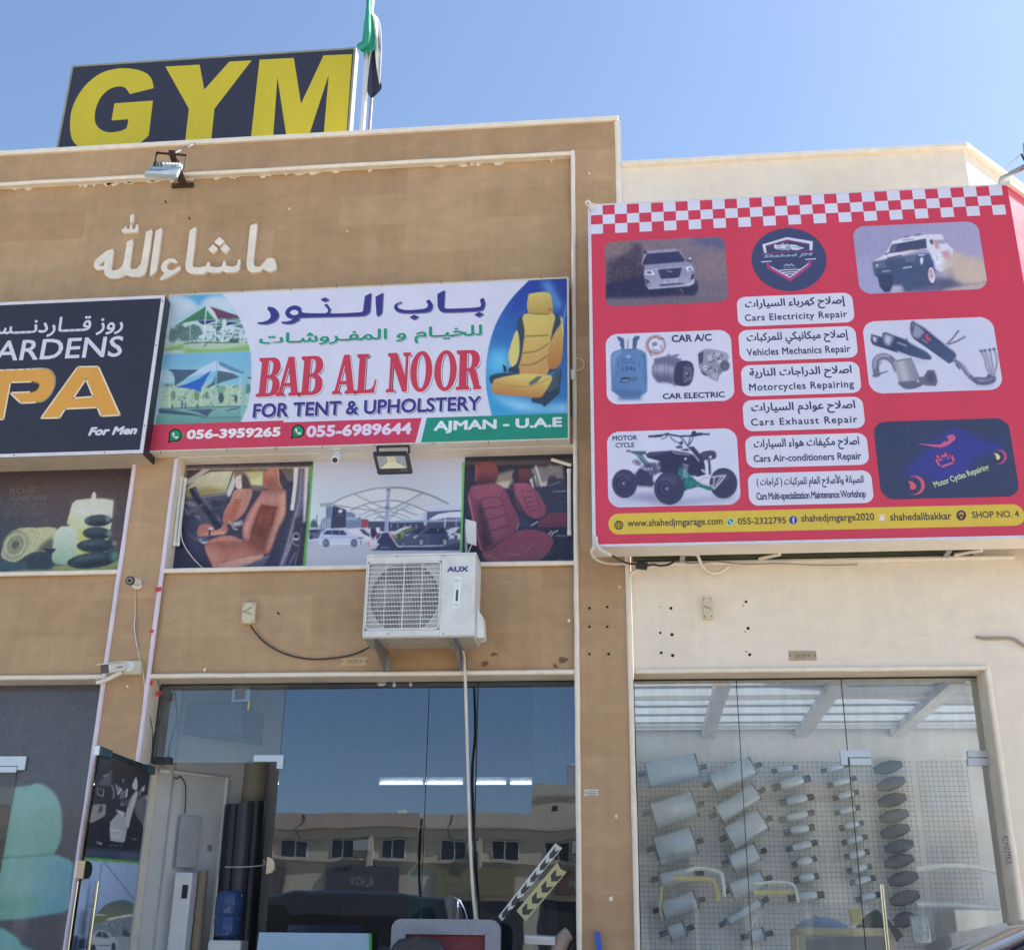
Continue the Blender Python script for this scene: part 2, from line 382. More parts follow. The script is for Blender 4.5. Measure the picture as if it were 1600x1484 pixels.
# ------------------------------------------------------------------ small painter for printed photographs (ink colours, in photo pixels)
class Canvas:
    def __init__(s, x0,y0,x1,y1,bg=(200,200,200),res=1.0):
        s.x0,s.y0,s.r = x0,y0,res; s.w, s.h = int((x1-x0)*res)+2,int((y1-y0)*res)+2
        s.a = np.zeros((s.h, s.w, 3))+np.array(bg, float)
    def mask(s, pts):
        q = (np.array(pts, float)-(s.x0,s.y0))*s.r
        bx0,by0 = np.maximum(np.floor(q.min(0)).astype(int)-1,0); bx1 = min(int(q[:, 0].max())+2,s.w); by1 = min(int(q[:, 1].max())+2,s.h)
        if bx1 <= bx0 or by1 <= by0: return None
        SS = 3; xs = (np.arange((bx1-bx0)*SS)+0.5)/SS + bx0; ys = (np.arange((by1-by0)*SS)+0.5)/SS + by0
        X, Y = np.meshgrid(xs, ys); ins = np.zeros(X.shape, bool); n = len(q)
        for i in range(n):
            (xa, ya),(xb, yb) = q[i],q[(i + 1) % n]
            if ya == yb: continue
            cnd = ((ya > Y) != (yb > Y)) & (X < (xb - xa)*(Y - ya)/(yb - ya)+xa); ins ^= cnd
        mk = ins.reshape(by1-by0,SS, bx1-bx0,SS).mean((1,3))
        M = np.zeros((s.h, s.w)); M[by0:by1,bx0:bx1] = mk; return M
    @staticmethod
    def blur(M, k):
        k = int(max(1,round(k)))
        for _ in range(2):
            for ax in (0,1):
                p = np.concatenate([np.repeat(np.take(M, [0],ax),k, ax),M, np.repeat(np.take(M, [-1],ax),k, ax)],ax)
                cs = np.cumsum(p, ax); cs = np.concatenate([np.zeros_like(np.take(cs, [0],ax)),cs],ax)
                n = M.shape[ax]; M = (np.take(cs, range(2*k + 1,2*k + 1+n),ax)-np.take(cs, range(0,n),ax))/(2*k + 1)
        return M
    def put(s, M, col, alpha=1.0,grad=None):
        if M is None: return
        col = np.array(col, float)
        if grad is not None:
            (xa, ya),(xb, yb),c2 = grad
            X, Y = np.meshgrid(np.arange(s.w)/s.r + s.x0,np.arange(s.h)/s.r + s.y0); d = np.array((xb - xa, yb - ya)); t = np.clip(((X - xa)*d[0]+(Y - ya)*d[1])/(d @ d),0,1)[..., None]
            col = col * (1-t)+np.array(c2,float)*t
        A = (M * alpha)[..., None]; s.a = s.a * (1-A)+col * A
    def poly(s, pts, col, blur=0,alpha=1.0,grad=None, sm=0):
        if sm: pts = smoothline(pts, sm, True)
        M = s.mask(pts)
        if M is not None and blur: M = s.blur(M, blur)
        s.put(M, col, alpha, grad)
    def line(s, pts, w, col, blur=0,alpha=1.0,sm=0):
        if sm: pts = smoothline(pts, sm)
        pts = [np.array(p, float) for p in pts]; M = np.zeros((s.h, s.w))
        for a, b in zip(pts[:-1],pts[1:]):
            d = b - a; L = np.hypot(*d)
            if L < 1e-6: continue
            n = np.array((-d[1],d[0]))/L * w / 2; e = d / L * w * 0.3
            k = s.mask([a - e + n, b + e + n, b + e - n, a - e - n])
            if k is not None: M = np.maximum(M, k)
        if blur: M = s.blur(M, blur)
        s.put(M, col, alpha)
    def ell(s, cx, cy, rx, ry, col, rot=0, **kw):
        c, n = math.cos(rot),math.sin(rot)
        s.poly([(cx + c * x - n * y, cy + n * x + c * y) for x, y in ellipse(0,0,rx, ry)],col, **kw)
    def noise(s, amp, k=1,M=None):
        n = rng.normal(size=(s.h, s.w)); n = s.blur(n, k) if k else n; n = n / (n.std()+1e-9)*amp
        s.a = s.a + (n if M is None else n * M)[..., None]
    def sample(s, px):
        x = np.clip((px[..., 0]-s.x0)*s.r - 0.5,0,s.w - 1.001); y = np.clip((px[..., 1]-s.y0)*s.r - 0.5,0,s.h - 1.001)
        i, j = x.astype(int),y.astype(int); fx, fy = (x - i)[..., None],(y - j)[..., None]
        A = s.a; return (A[j, i]*(1-fx)+A[j, i + 1]*fx)*(1-fy)+(A[j + 1,i]*(1-fx)+A[j + 1,i + 1]*fx)*fy
def picture(name, cv, O, U, V, parent, matl=None, step=0.0068,keep=None, k=None, label=None):
    """ink layer on the rectangle O + s*U + t*V, coloured from the painted canvas"""
    O, U, V = (np.array(q, float) for q in (O, U, V)); nu = max(2,int(np.linalg.norm(U)/step)); nv = max(2,int(np.linalg.norm(V)/step))
    S, T = np.meshgrid(np.linspace(0,1,nu + 1),np.linspace(0,1,nv + 1)); pts = O + S[..., None]*U + T[..., None]*V
    c = np.clip(cv.sample(P(pts)),0,255)/255; c = c * .93+c.mean(-1,keepdims=True) * .07; l = np.where(c <= 0.04045,c / 12.92,((c + 0.055)/1.055) ** 2.4)
    alb = np.clip((l - 0.006)/(k or KSH),0.004,0.9)
    idx = np.arange((nu + 1)*(nv + 1)).reshape(nv + 1,nu + 1)
    q = np.stack([idx[:-1, :-1],idx[:-1,1:],idx[1:, 1:],idx[1:, :-1]],-1).reshape(-1,4)
    if keep is not None:
        cen = ((S[:-1, :-1]+S[1:, 1:])/2,(T[:-1, :-1]+T[1:, 1:])/2); q = q[keep(*cen).ravel()]
    o0 = np.array(origin_of(parent)); me = bpy.data.meshes.new(name)
    v = (pts.reshape(-1,3)-o0).astype(np.float32)
    me.vertices.add(len(v)); me.vertices.foreach_set('co', v.ravel())
    me.loops.add(q.size); me.loops.foreach_set('vertex_index', q.ravel().astype(np.int32))
    me.polygons.add(len(q)); me.polygons.foreach_set('loop_start', np.arange(0,q.size, 4,dtype=np.int32))
    me.update(calc_edges=True)
    at = me.color_attributes.new('Col', 'FLOAT_COLOR', 'POINT'); at.data.foreach_set('color', np.concatenate([alb.reshape(-1,3),np.ones((len(v),1))],1).astype(np.float32).ravel())
    me.materials.append(matl or PRINT); o = bpy.data.objects.new(name, me); COL.objects.link(o); o.parent = parent
    return tag(o, label)
def rr_keep(w, h, r):
    def f(s, t):
        x, y = np.abs(s - 0.5)*w, np.abs(t - 0.5)*h; dx, dy = np.maximum(x - (w / 2-r),0),np.maximum(y - (h / 2-r),0); return dx * dx + dy * dy <= r * r
    return f
# ================================================================== the ground
ASPH = mat('dusty_concrete_lot', (0.47,0.43,0.36,1),0.9,var=0.25,scale=1.2,bump=0.3)
PAVE = stone_mat('concrete_pavers', (0.44,0.40,0.34,1),(0.40,0.36,0.31,1),(0.18,0.16,0.14,1),0.2,0.1,(0.25,0.22,0.19,1),0.008)
SAND = mat('sandy_ground', (0.45,0.37,0.26,1),0.95,var=0.2,scale=0.3)
g = MB(); g.add([(-400,-400,-0.02),(400,-400,-0.02),(400,400,-0.02),(-400,400,-0.02)],[(0,1,2,3)]); g.build('ground', SAND, kind='structure')
g = MB(); g.add([(-60,-34.2,0),(60,-34.2,0),(60,-2.2,0),(-60,-2.2,0)],[(0,1,2,3)]); g.build('road', ASPH, kind='structure')
g = MB(); g.box(-30,-2.0,0.0,12,0.0,0.16); g.build('pavement', PAVE, kind='structure')
g = MB(); g.box(-30,-2.18,0.0,12,-2.003,0.14); g.build('kerb', mat('kerb_concrete', (0.36,0.34,0.31,1),0.8),kind='structure')
mk = MB()
for i in range(-9,5): mk.box(i * 2.6,-7.4,0.004,i * 2.6+0.1,-2.6,0.008)
mk.build('road_marking', mat('road_paint', (0.62,0.61,0.56,1),0.7,var=0.25),kind='structure')

# ================================================================== tan-clad building
TOPZ, TRIMZ, HEADZ, SILLZ, WINZ, FLZ = 8.383,8.05,3.22,4.10,5.13,0.35
XR, XI, XL1,XL2 = -0.045,-0.453,-3.87,-4.238          # outer corner, inner moulding, pier between the two bays
brown = empty('shop_building', (-4.0,0.2,0), 'tan stone-clad shop building with cream mouldings, the taller one on the left', 'building')
w = MB()
w.box(XI, 0,0.16,XR, 0.42,TOPZ)                          # end pier
w.box(-11,0,TRIMZ, XI - .0005,0.42,TOPZ)                # parapet band
w.box(-11,0.065,WINZ + .25,XI - .0005,0.42,TRIMZ - .0005)
for x0,x1 in ((XL1,XI),(-9.0,XL2)):
    w.box(x0 + .0005,0.01,WINZ, x1 - .0005,0.42,WINZ + .2495)
    w.box(x0 + .0005,0.03,HEADZ, x1 - .0005,0.42,SILLZ)
    w.box(x0 + .0005,0.03,0.16,x1 - .0005,0.42,FLZ)
w.box(XL2,0,0.16,XL1,0.42,WINZ + .2495)                # pier
w.box(-11,0,0.16,-9.0,0.42,WINZ + .2495)
w.build('wall', STONE, brown)
sh = MB()                                                   # the body behind the facade, its unseen roof slab added to block light
sh.box(XR - .25,.421,0,XR - .002,13,TOPZ - .05); sh.box(-11,.421,0,-10.75,13,TOPZ - .05); sh.box(-10.75,12.8,0,XR - .2505,13,TOPZ - .05)
sh.box(-10.749,.421,7.5,XR - .2505,12.799,7.7)
sh.build('side_wall', STONE, brown)
cp = MB(); cp.box(-11,-0.03,TOPZ + .0005,XR + .02,0.46,TOPZ + .05); cp.build('parapet_cap', CREAM, brown, bevel=.008)
cp = MB(); cp.box(XR + .0005,-0.02,7.0,XR + .035,0.1,TOPZ - .001); cp.build('corner_trim', CREAM, brown)
MR = 0.022
def molding(pts, r=MR, name='moulding', parent=brown, m=CREAM): return MB().wavy(pts[0],pts[1],r).build(name, m, parent, smooth=40)
molding([(-11,-.002,TRIMZ),(XI, -.002,TRIMZ)]); molding([(XI, -.004,TRIMZ + .02),(XI, -.004,.2)],.021)
molding([(XR, -.002,TOPZ - .01),(XR, -.002,.2)],.022)
for x0,x1,tint in ((XL1,XI - .02,0),(-9.0,XL2,1)):
    molding([(x0,-.002,HEADZ),(x1,-.002,HEADZ)],.02); molding([(x0,.0,SILLZ - .002),(x1,.0,SILLZ - .002)],.021)
LILAC = mat('lilac_white_pipe_paint', C(210,200,212),.45,var=.1)
molding([(XL1,-.003,.2),(XL1,-.003,5.1)],.019,m=LILAC); molding([(XL2,-.003,.2),(XL2,-.003,5.1)],.019,m=LILAC)
rv = MB()
for x0,x1 in ((XL1,XI),(-9.0,XL2)):
    for z0,z1 in ((SILLZ + .0,WINZ),(FLZ, HEADZ)):
        rv.box(x0 + .001,.0015,z0 + .001,x0 + .014,.40,z1 - .002); rv.box(x1 - .014,.0015,z0 + .001,x1 - .001,.40,z1 - .002)
        rv.box(x0 + .0145,.0025,z1 - .016,x1 - .0145,.40,z1 - .0025); rv.box(x0 + .0145,.004,z0 + .001,x1 - .0145,.40,z0 + .014)
rv.build('reveal', REVEAL, brown)
sf = MB(); sf.box(-11,.0015,TRIMZ - .012,XI - .025,.064,TRIMZ - .001); sf.build('soffit_strip', REVEAL, brown)
# broken plaster along the strip
br_ = MB()
for i in range(46):
    x = -7.5+7.0*random.random(); L = random.uniform(.03,.14); z = TRIMZ - .013
    pts = smoothline([(x, 0,z),(x + L * .3,0,z - random.uniform(.008,.035)),(x + L * .7,0,z - random.uniform(.006,.03)),(x + L, 0,z)],4)
    br_.prism([[(p[0],.052,p[2]) for p in pts]],.012)
br_.build('mortar_residue', REVEAL, brown, kind='stuff')
# bolt holes and small scars
ho = MB(); HOLE = mat('drill_hole', (.012,.01,.009,1),.9)
for px, py, r in ((921,950,.011),(949,948,.010),(921,979,.010),(949,979,.010),(921,1021.5,.010),(951,1021.5,.011),(258,314,.006),(295,340,.006),(434,957,.006)):
    q = W(px, py, 0); MB().cyl((q[0],-.002,q[2]),(q[0],.03,q[2]),r, n=10).build('bolt_hole', HOLE, brown)
ch = MB(); CHIP = mat('bare_mortar_chip', C(222,208,188),.8)
for px, py, s_ in ((449,320,.012),(540,355,.01),(889,969,.016),(1.5+448,246,.02),(968,917,.01),(921,271,.012),(1540-577,1275,.012),(955,1404,.02),(320,1046,.014),(199,1072,.012),(393,412,.008)):
    q = W(px, py, 0); L = [(q[0]+s_ * random.uniform(.5,1)*math.cos(a),-.0015 if px > 890 or py > 900 else .062,q[2]+s_ * 1.4*random.uniform(.4,1)*math.sin(a)) for a in np.linspace(0,6.28,8)[:-1]]
    MB().prism([L],.004).build('mortar_chip', CHIP, brown)
sm_ = MB(); SMEAR = mat('brown_glue_smear', C(120,88,66),.8,var=.3,scale=40)
for px, py, s_ in ((757,1036,.045),(772,1022,.05),(880,1030,.055),(868,1040,.03)):
    q = W(px, py, .03); L = [(q[0]+s_ * random.uniform(.35,1)*math.cos(a),.0285,q[2]+s_ * .7*random.uniform(.3,1)*math.sin(a)) for a in np.linspace(0,6.28,11)[:-1]]
    MB().prism([L],.001).build('glue_mark', SMEAR, brown)

# ------------------------------------------------------------------ interior of the upholstery shop (centre bay)
cx0,cx1,cy0,cy1 = -3.76,-.38,.43,6.5
rm = MB(); rm.box(cx0 - .05,cy0,FLZ, cx0,cy1,3.7); rm.box(cx1,cy0,FLZ, cx1 + .05,cy1,3.7); rm.box(cx0,cy1,FLZ, cx1,cy1 + .05,3.7)
rm.build('interior_wall', ROOMW, brown)
rm = MB(); rm.box(cx0 - .05,cy0,3.705,cx1 + .05,cy1 + .05,3.75); rm.build('interior_ceiling', mat('grey_ceiling', (.25,.25,.25,1),.8),brown)
rm = MB(); rm.box(cx0 - .05,cy0,FLZ - .06,cx1 + .05,cy1 + .05,FLZ - .003); rm.build('interior_floor', mat('shop_floor_tile', (.3,.29,.27,1),.4),brown)
PS, PD = np.array((cx0,.46,0)),np.array((math.sin(math.radians(42)),math.cos(math.radians(42)),0)); PN = np.array((PD[1],-PD[0],0))
def WPL(px, py, n=0.0):
    v = ray(px, py); o = PS + PN * n; return EYE + v * (np.dot(o - EYE, PN)/np.dot(v, PN))
rm = MB(); rm.box(XL1 + .0145,.4025,FLZ, cx0 + .02,.459,3.7); rm.build('interior_jamb', ROOMW, brown)
PLEN = np.dot(WPL(438,1190)-PS, PD)
rm = MB(); rm.rings([[tuple(PS + PD * a + PN * b + (0,0,z)) for a, b in ((0,0),(PLEN, 0),(PLEN, -.1),(0,-.1))] for z in (FLZ, 3.7)]); rm.build('partition_wall', ROOMW, brown)
q = [WPL(px, py, .02) for px, py in ((250,1203),(354,1228))]; q[1][2] = q[0][2]; rm = MB(); rm.tube([q[0],q[1],(q[1][0],q[1][1],FLZ)],.018,8); rm.build('cable_trunking', WHITEP, brown)

# shop front of the centre bay: glass panes with patch fittings, the door leaf stands open
GY = .22
xs = [W(437,1190,GY)[0],W(668,1150,GY)[0],W(745,1150,GY)[0],XI - .016]
front = brown
for a, b in zip(xs[:-1],xs[1:]):
    MB().box(a + .003,GY, FLZ + .02,b - .003,GY + .008,HEADZ - .02).build('fixed_pane', GLASS_TINT, front)
dz = W(437,1192,GY)[2]
MB().box(XL1 + .02,GY, dz + .006,xs[0] - .003,GY + .008,HEADZ - .02).build('transom_pane', glass_mat('grey_transom_glass', (.80,.85,.90,1),1.0,.03,.06),front)
SEAL = mat('dark_silicone', (.02,.022,.026,1),.5)
se = MB()
se.box(xs[2] - .005,GY - .004,1.75,xs[2] + .005,GY - .001,HEADZ - .03); se.box(XL1 + .016,GY - .003,HEADZ - .028,XI - .018,GY + .012,HEADZ - .017); se.box(XL1 + .015,GY - .004,dz - .0,XL1 + .021,GY + .011,HEADZ - .03)
se.build('silicone_joint', SEAL, front)
def lpatch(parent, px, y, z, left, wid=.16,hgt=.115,t=.05,mirror=1,name='patch_fitting'):
    a, b = W(px[0],px[1],y),W(px[2],px[3],y); x0,x1,z1,z0 = a[0],b[0],a[2],b[2]; th = (z1-z0) * .47
    loop = [(x0,z1-th),(x0,z1),(x1,z1),(x1,z0),(x1-th, z0),(x1-th, z1-th)] if mirror > 0 else [(x1,z1-th),(x1,z1),(x0,z1),(x0,z0),(x0+th, z0),(x0+th, z1-th)]
    return MB().prism([[(x, y - .018,z_) for x, z_ in loop]],.04).build(name, SATIN, parent, bevel=.003)
lpatch(front, (398,1180,442.5,1201),GY, 0,True)
q = W(420,1352,GY)
MB().prism([[(q[0] - .012 + .062*math.cos(a),GY - .02,q[2] + .062*math.sin(a)) for a in np.linspace(-1.57,1.57,14)]],.045).build('lock_plate', STEEL, front, bevel=.002)
a, b = W(239,1183,GY),W(267,1193,GY)
MB().box(a[0],GY - .03,b[2],b[0],GY + .05,a[2]).build('hinge_patch', DARKM, front, bevel=.003)

# ------------------------------------------------------------------ white corner building on the right
XW = 3.015; WTOP = 7.86
white = empty('corner_shop_building', (1.5,.2,0), 'cream plastered corner shop building with a chamfered parapet, lower than the tan one', 'building')
RX0,RX1 = -.03,W(1540.3,1042.8,0)[0]
CH = Vector((1,1,0)).normalized(); CN = Vector((1,-1,0)).normalized(); CL = 3.4
w = MB()
w.box(XR + .0265,.0,HEADZ, XW, .3,7.2); w.box(RX1,.0,.16,XW, .3,HEADZ - .0005); w.box(XR + .0265,.0,.16,RX1 - .0005,.3,FLZ)
def cham(z0,z1,s0=0,s1=CL, t=.3):
    p = [Vector((XW, 0,0))+CH * s0,Vector((XW, 0,0))+CH * s1]; qn = [v - CN * t for v in p]
    if s0 == 0: qn[0] = Vector((XW - t * math.tan(math.radians(22.5)),t, 0))
    r = [[(v.x, v.y, z) for v in (p[0],p[1],qn[1],qn[0])] for z in (z0,z1)]; return r
for zz, s0,s1 in (((.16,FLZ),0,CL),((HEADZ, 7.2),0,CL),((FLZ + .0005,HEADZ - .0005),0,.35),((FLZ + .0005,HEADZ - .0005),CL - .35,CL)): w.rings(cham(*zz, s0,s1))  # unseen gap left in the chamfer wall to let sun into the shop
e = Vector((XW, 0,0))+CH * CL
w.box(e.x - .3,e.y + .001,.0,e.x, 12,4.2); w.box(XR + .03,11.7,0,e.x - .3005,12,4.2)  # unseen outer walls kept low, with no roof, so sun reaches the ceiling
w.build('wall', PLASTER, white)
pr = MB(); pr.box(XR + .0365,.0,7.2005,XW, .18,WTOP); pr.rings(cham(7.2005,WTOP, 0,CL, .18))
pr.build('parapet', PLASTER, white)
pc = MB(); pc.box(XR + .0365,-.05,WTOP + .0005,XW + .02,.22,WTOP + .045)
o2 = Vector((XW, 0,0))+CN * .05; p = [o2-CH * .02,o2+CH * CL]; qn = [p[0]-CN * .26,p[1]-CN * .26]
pc.rings([[(v.x, v.y, z) for v in (p[0],p[1],qn[1],qn[0])] for z in (WTOP + .0015,WTOP + .047)])
pc.build('parapet_cap', CREAM, white, bevel=.008)
molding([(RX0 + .03,-.003,HEADZ),(RX1 + .02,-.003,HEADZ)],.021,parent=white); molding([(RX1 + .01,-.004,HEADZ + .015),(RX1 + .01,-.004,.3)],.021,parent=white)
rv = MB(); rv.box(RX1 - .013,.0015,FLZ, RX1 - .001,.4,HEADZ - .001); rv.box(RX0 + .01,.0025,HEADZ - .015,RX1 - .0135,.4,HEADZ - .002); rv.box(RX0 - .012,.3005,FLZ, RX0 - .001,.41,HEADZ - .02)
rv.build('reveal', REVEAL, white)
ho = MB()
Zr = Z(960,880,4.638)
for x, y_, r in ((410,325,.012),(333,503,.010),(417,516,.013),(339,648,.011),(422,667,.013),(954,278,.011),(969,470,.012),(981,661,.012),(330,315,.004),(934,306,.005),(948,494,.005),(955,638,.006)):
    (px, py), = Zr([(x, y_)]); q = W(px, py, 0); MB().cyl((q[0],-.002,q[2]),(q[0],.03,q[2]),r, n=10).build('bolt_hole', HOLE, white)
# interior of the exhaust shop
BY = 2.85
LITW = mat('bright_room_wall', (.90,.90,.90,1),.7,var=.1,scale=2)
rm = MB(); rm.box(-.14,.42,FLZ, -.04,BY, 3.5); rm.box(-.14,BY, FLZ, 5.5,BY + .08,3.5); rm.box(5.32,2.32,FLZ, 5.4,BY - .001,3.5)  # the short right end wall is unseen, added to bounce light
rm.build('interior_wall', LITW, white)
rm = MB(); rm.rings([[(-.14,.42,q),(XW + .42 - .06,.42,q),(XW + BY - .06,BY, q),(-.14,BY, q)] for q in (FLZ - .06,FLZ - .003)]); rm.build('interior_floor', mat('pale_floor_tile', (.85,.83,.80,1),.35),white)
rm = MB()                                                   # slatted ceiling with gaps and beams, made translucent to brighten the room
n = 6; z = 3.262
for i in range(n):
    y0 = .42+(BY - .42)*i / n; y1 = .42+(BY - .42)*(i + 1)/n - .034
    rm.box(-.1,y0,z, min(5.0,XW + y0 - .5),y1,z + .012)
SHEET = bpy.data.materials.new('translucent_roof_sheet'); SHEET.use_nodes = True; nt_ = SHEET.node_tree; mx_ = nd(nt_, 'ShaderNodeMixShader'); mx_.inputs[0].default_value = .40; tl_ = nd(nt_, 'ShaderNodeBsdfTranslucent'); tl_.inputs[0].default_value = (.72,.78,.84,1)
nt_.nodes['Principled BSDF'].inputs['Base Color'].default_value = (.82,.84,.85,1); nt_.links.new(nt_.nodes['Principled BSDF'].outputs[0],mx_.inputs[1]); nt_.links.new(tl_.outputs[0],mx_.inputs[2]); nt_.links.new(mx_.outputs[0],nt_.nodes['Material Output'].inputs[0])
rm.build('ceiling_sheet', SHEET, white)
rm = MB()
for i in range(n): y1 = .42+(BY - .42)*(i + 1)/n; rm.box(-.1,y1 - .07,z + .0125,min(5.0,XW + y1 - .6),y1 + .03,z + .06)
rm.build('gap_bar', GALV, white)  # bars added above the ceiling gaps so the gaps read dark
for x in (.62,1.52,2.42,3.3): MB().box(x, .42,z - .075,x + .12,BY - .002,z - .001).build('ceiling_beam', LITW, white)
for yy in (1.15,2.5): MB().box(-.039,yy, z - .033,XW + yy - .55,yy + .035,z - .0155 + .014).build('ceiling_batten', LITW, white)

rfront = white
sx = [RX0 + .012,W(1150,1055,GY)[0],W(1313,1050,GY)[0],RX1 - .014]
dzr = W(1400,1185,GY)[2]
GR = glass_mat('clear_front_glass', (.94,.975,1,1),0.9,.005,.125,(.8,.9,1,1))
for a, b in zip(sx[:2],sx[1:3]): MB().box(a + .002,GY, FLZ + .02,b - .002,GY + .008,HEADZ - .02).build('fixed_pane', GR, rfront)
MB().box(sx[2] + .002,GY, dzr + .005,sx[3],GY + .008,HEADZ - .02).build('transom_pane', GR, rfront)
dl = MB().box(sx[2] + .006,GY + .001,FLZ + .02,sx[3] - .012,GY + .009,dzr - .004).build('door_leaf', GR, rfront)
lpatch(rfront, (1312,1172.5,1362,1195),GY, 0,False, mirror=-1)
a, b = W(1327,1184.5,GY),W(1361,1195.5,GY); MB().box(a[0],GY - .019,b[2],b[0],GY + .026,a[2]).build('door_patch', SATIN, rfront, bevel=.003)
for t0,t1 in ((1173,1183),(1184.5,1196)):
    a, b = W(1511,t0,GY),W(1548,t1,GY); MB().box(a[0],GY - .019,b[2],min(b[0],RX1 - .0145),GY + .026,a[2]).build('hinge_patch', SATIN, rfront, bevel=.003)
se = MB(); se.box(sx[1] - .003,GY - .003,FLZ, sx[1] + .003,GY - .0005,HEADZ - .03); se.box(sx[2] - .004,GY - .003,FLZ, sx[2] + .003,GY - .0005,HEADZ - .03)
se.box(RX0,GY - .004,HEADZ - .028,RX1 - .014,GY + .012,HEADZ - .016); se.box(RX0,GY - .003,FLZ, RX0 + .012,GY + .01,HEADZ - .03)
se.build('silicone_joint', SEAL, rfront)
hx = W(1376,1400,GY)[0]
hd = MB().cyl((hx, GY - .075,.95),(hx, GY - .075,W(1368,1381,GY - .07)[2]),.017).cyl((hx, GY - .075,1.1),(hx, GY, 1.1),.01).cyl((hx, GY - .075,1.55),(hx, GY, 1.55),.01)
hd.build('handle', STEEL, dl, smooth=40)

# ================================================================== houses across the street, seen mirrored in the glass
OPPW = mat('sunlit_cream_render', (.52,.45,.33,1),.8,var=.12,scale=.6,bump=.1)
OPPT = mat('pinkish_tan_render', (.45,.34,.27,1),.8,var=.12,scale=.6)
OPPG = mat('dark_window_glass', (.03,.035,.04,1),.15)
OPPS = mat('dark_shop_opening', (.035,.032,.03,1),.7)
def opp(x0,x1,h, label, mtop, nwin, phase, signs):
    y = -35.0; b = empty('terrace_building', ((x0+x1)/2,y, 0),label, 'building')
    MB().box(x0,y - 8,0,x1,y, h).build('wall', OPPW, b)
    MB().box(x0 + .02,y + .001,h - .48,x1 - .02,y + .06,h + .02).build('parapet', mtop, b)
    MB().box(x0,y + .001,h - .58,x1,y + .30,h - .481).build('cornice', OPPT, b)
    MB().box(x0,y + .001,h - .97,x1,y + .12,h - .5805).build('fascia', OPPW, b)
    wd = (x1-x0)/nwin; MB().box(x0,y + .001,h - 1.80,x1,y + .16,h - 1.72).build('sill_band', OPPW, b)
    for i in range(nwin):
        xa = x0+wd * (i + .5)+phase
        f = MB().box(xa - .45,y + .001,h - 1.70,xa + .45,y + .05,h - 1.01).build('window', mat('white_window_frame', (.6,.58,.52,1),.5),b)
        MB().box(xa - .42,y + .051,h - 1.66,xa - .02,y + .056,h - 1.05).box(xa + .02,y + .051,h - 1.66,xa + .42,y + .056,h - 1.05).build('pane', OPPG, f)
        if i % 2 == 0: MB().box(xa + .55,y + .02,h - 1.40,xa + 1.0,y + .50,h - 1.08).build('air_conditioner', mat('old_ac_casing', (.38,.36,.32,1),.6),b)
        if i % 2: MB().box(xa - wd / 2 + .01,y + .001,0,xa - wd / 2 + .16,y + .2,h - .971).build('pilaster', OPPW, b)
        if i % 2 == 0:
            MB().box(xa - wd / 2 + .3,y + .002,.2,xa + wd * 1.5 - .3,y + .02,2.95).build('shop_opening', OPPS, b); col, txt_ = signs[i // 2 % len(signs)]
            w0 = .9 if i % 4 else .35; sg = MB().box(xa - wd / 2+w0,y + .03,3.15,xa + wd * 1.5-w0 - .3,y + .22,4.0).build('sign_board', mat('opposite_sign_' + txt_, col, .5),b)
            t = MB(); v, fc = text2d(txt_, 0); ww = wd * .45; xc = xa + wd / 2 - .15
            t.add([(xc + ww / 2-ww * u[0],y + .225,3.42 + .3*u[1]) for u in v],fc); t.build('sign_lettering', mat('faded_sign_letters', (.3,.28,.26,1),.6) if col[1] < .2 else BLACK, sg)
    for k in range(int((x1-x0)/1.7)):
        xk = x0+1+k * 1.7+random.uniform(-.5,.5)
        if k % 3 == 0: MB().tube(smoothline([(xk, y + .07,h),(xk + random.uniform(-.2,.1),y + .09,h - .3),(xk - .1,y + .33,h - .55),(xk + random.uniform(-.3,.2),y + .16,h - .95)],4),.018,5).build('hanging_cable', DARKM, b)
        else: MB().box(xk, y - 1.2,h, xk + random.uniform(.08,.35),y - 1.0,h + random.uniform(.12,.5)).build('roof_unit', random.choice((GALV, WHITEP, DARKM)),b)
    return b
sg_ = [((.10,.08,.07,1), 'SALON'),((.08,.065,.08,1), 'ALNOOR'),((.22,.19,.09,1), 'TAWQEH'),((.14,.075,.06,1), 'OPEN'),((.2,.15,.1,1), 'AJMAN')]
opp(-34,-8.05,6.03, 'tan terrace of shops across the road, left part, mirrored in the tinted glass', OPPT, 14,0,sg_)
opp(-7.95,34,6.0, 'cream terrace of shops across the road, right part, mirrored in the tinted glass', OPPW, 22,.2,sg_[2:])
ub = empty('upper_floor_building', (2,-41,0), 'taller cream block with a roof railing rising behind the mirrored terrace', 'building')
MB().box(-4.6,-52,0,12,-43.5,8.15).build('wall', OPPW, ub)
MB().box(-4.4,-43.49,7.6,12,-43.4,7.7).build('roof_rail', OPPT, ub)
tk = empty('water_tank', (-2.7,-46,8.15), 'white cylindrical water tank on the roof of the mirrored cream block', 'water tank')
MB().cyl((-2.7,-46,8.15),(-2.7,-46,9.2),.7,n=28).build('tank_body', WHITEP, tk, smooth=40); MB().cyl((-2.7,-46,9.201),(-2.7,-46,9.3),.75,.5,n=28).build('lid', WHITEP, tk, smooth=40)
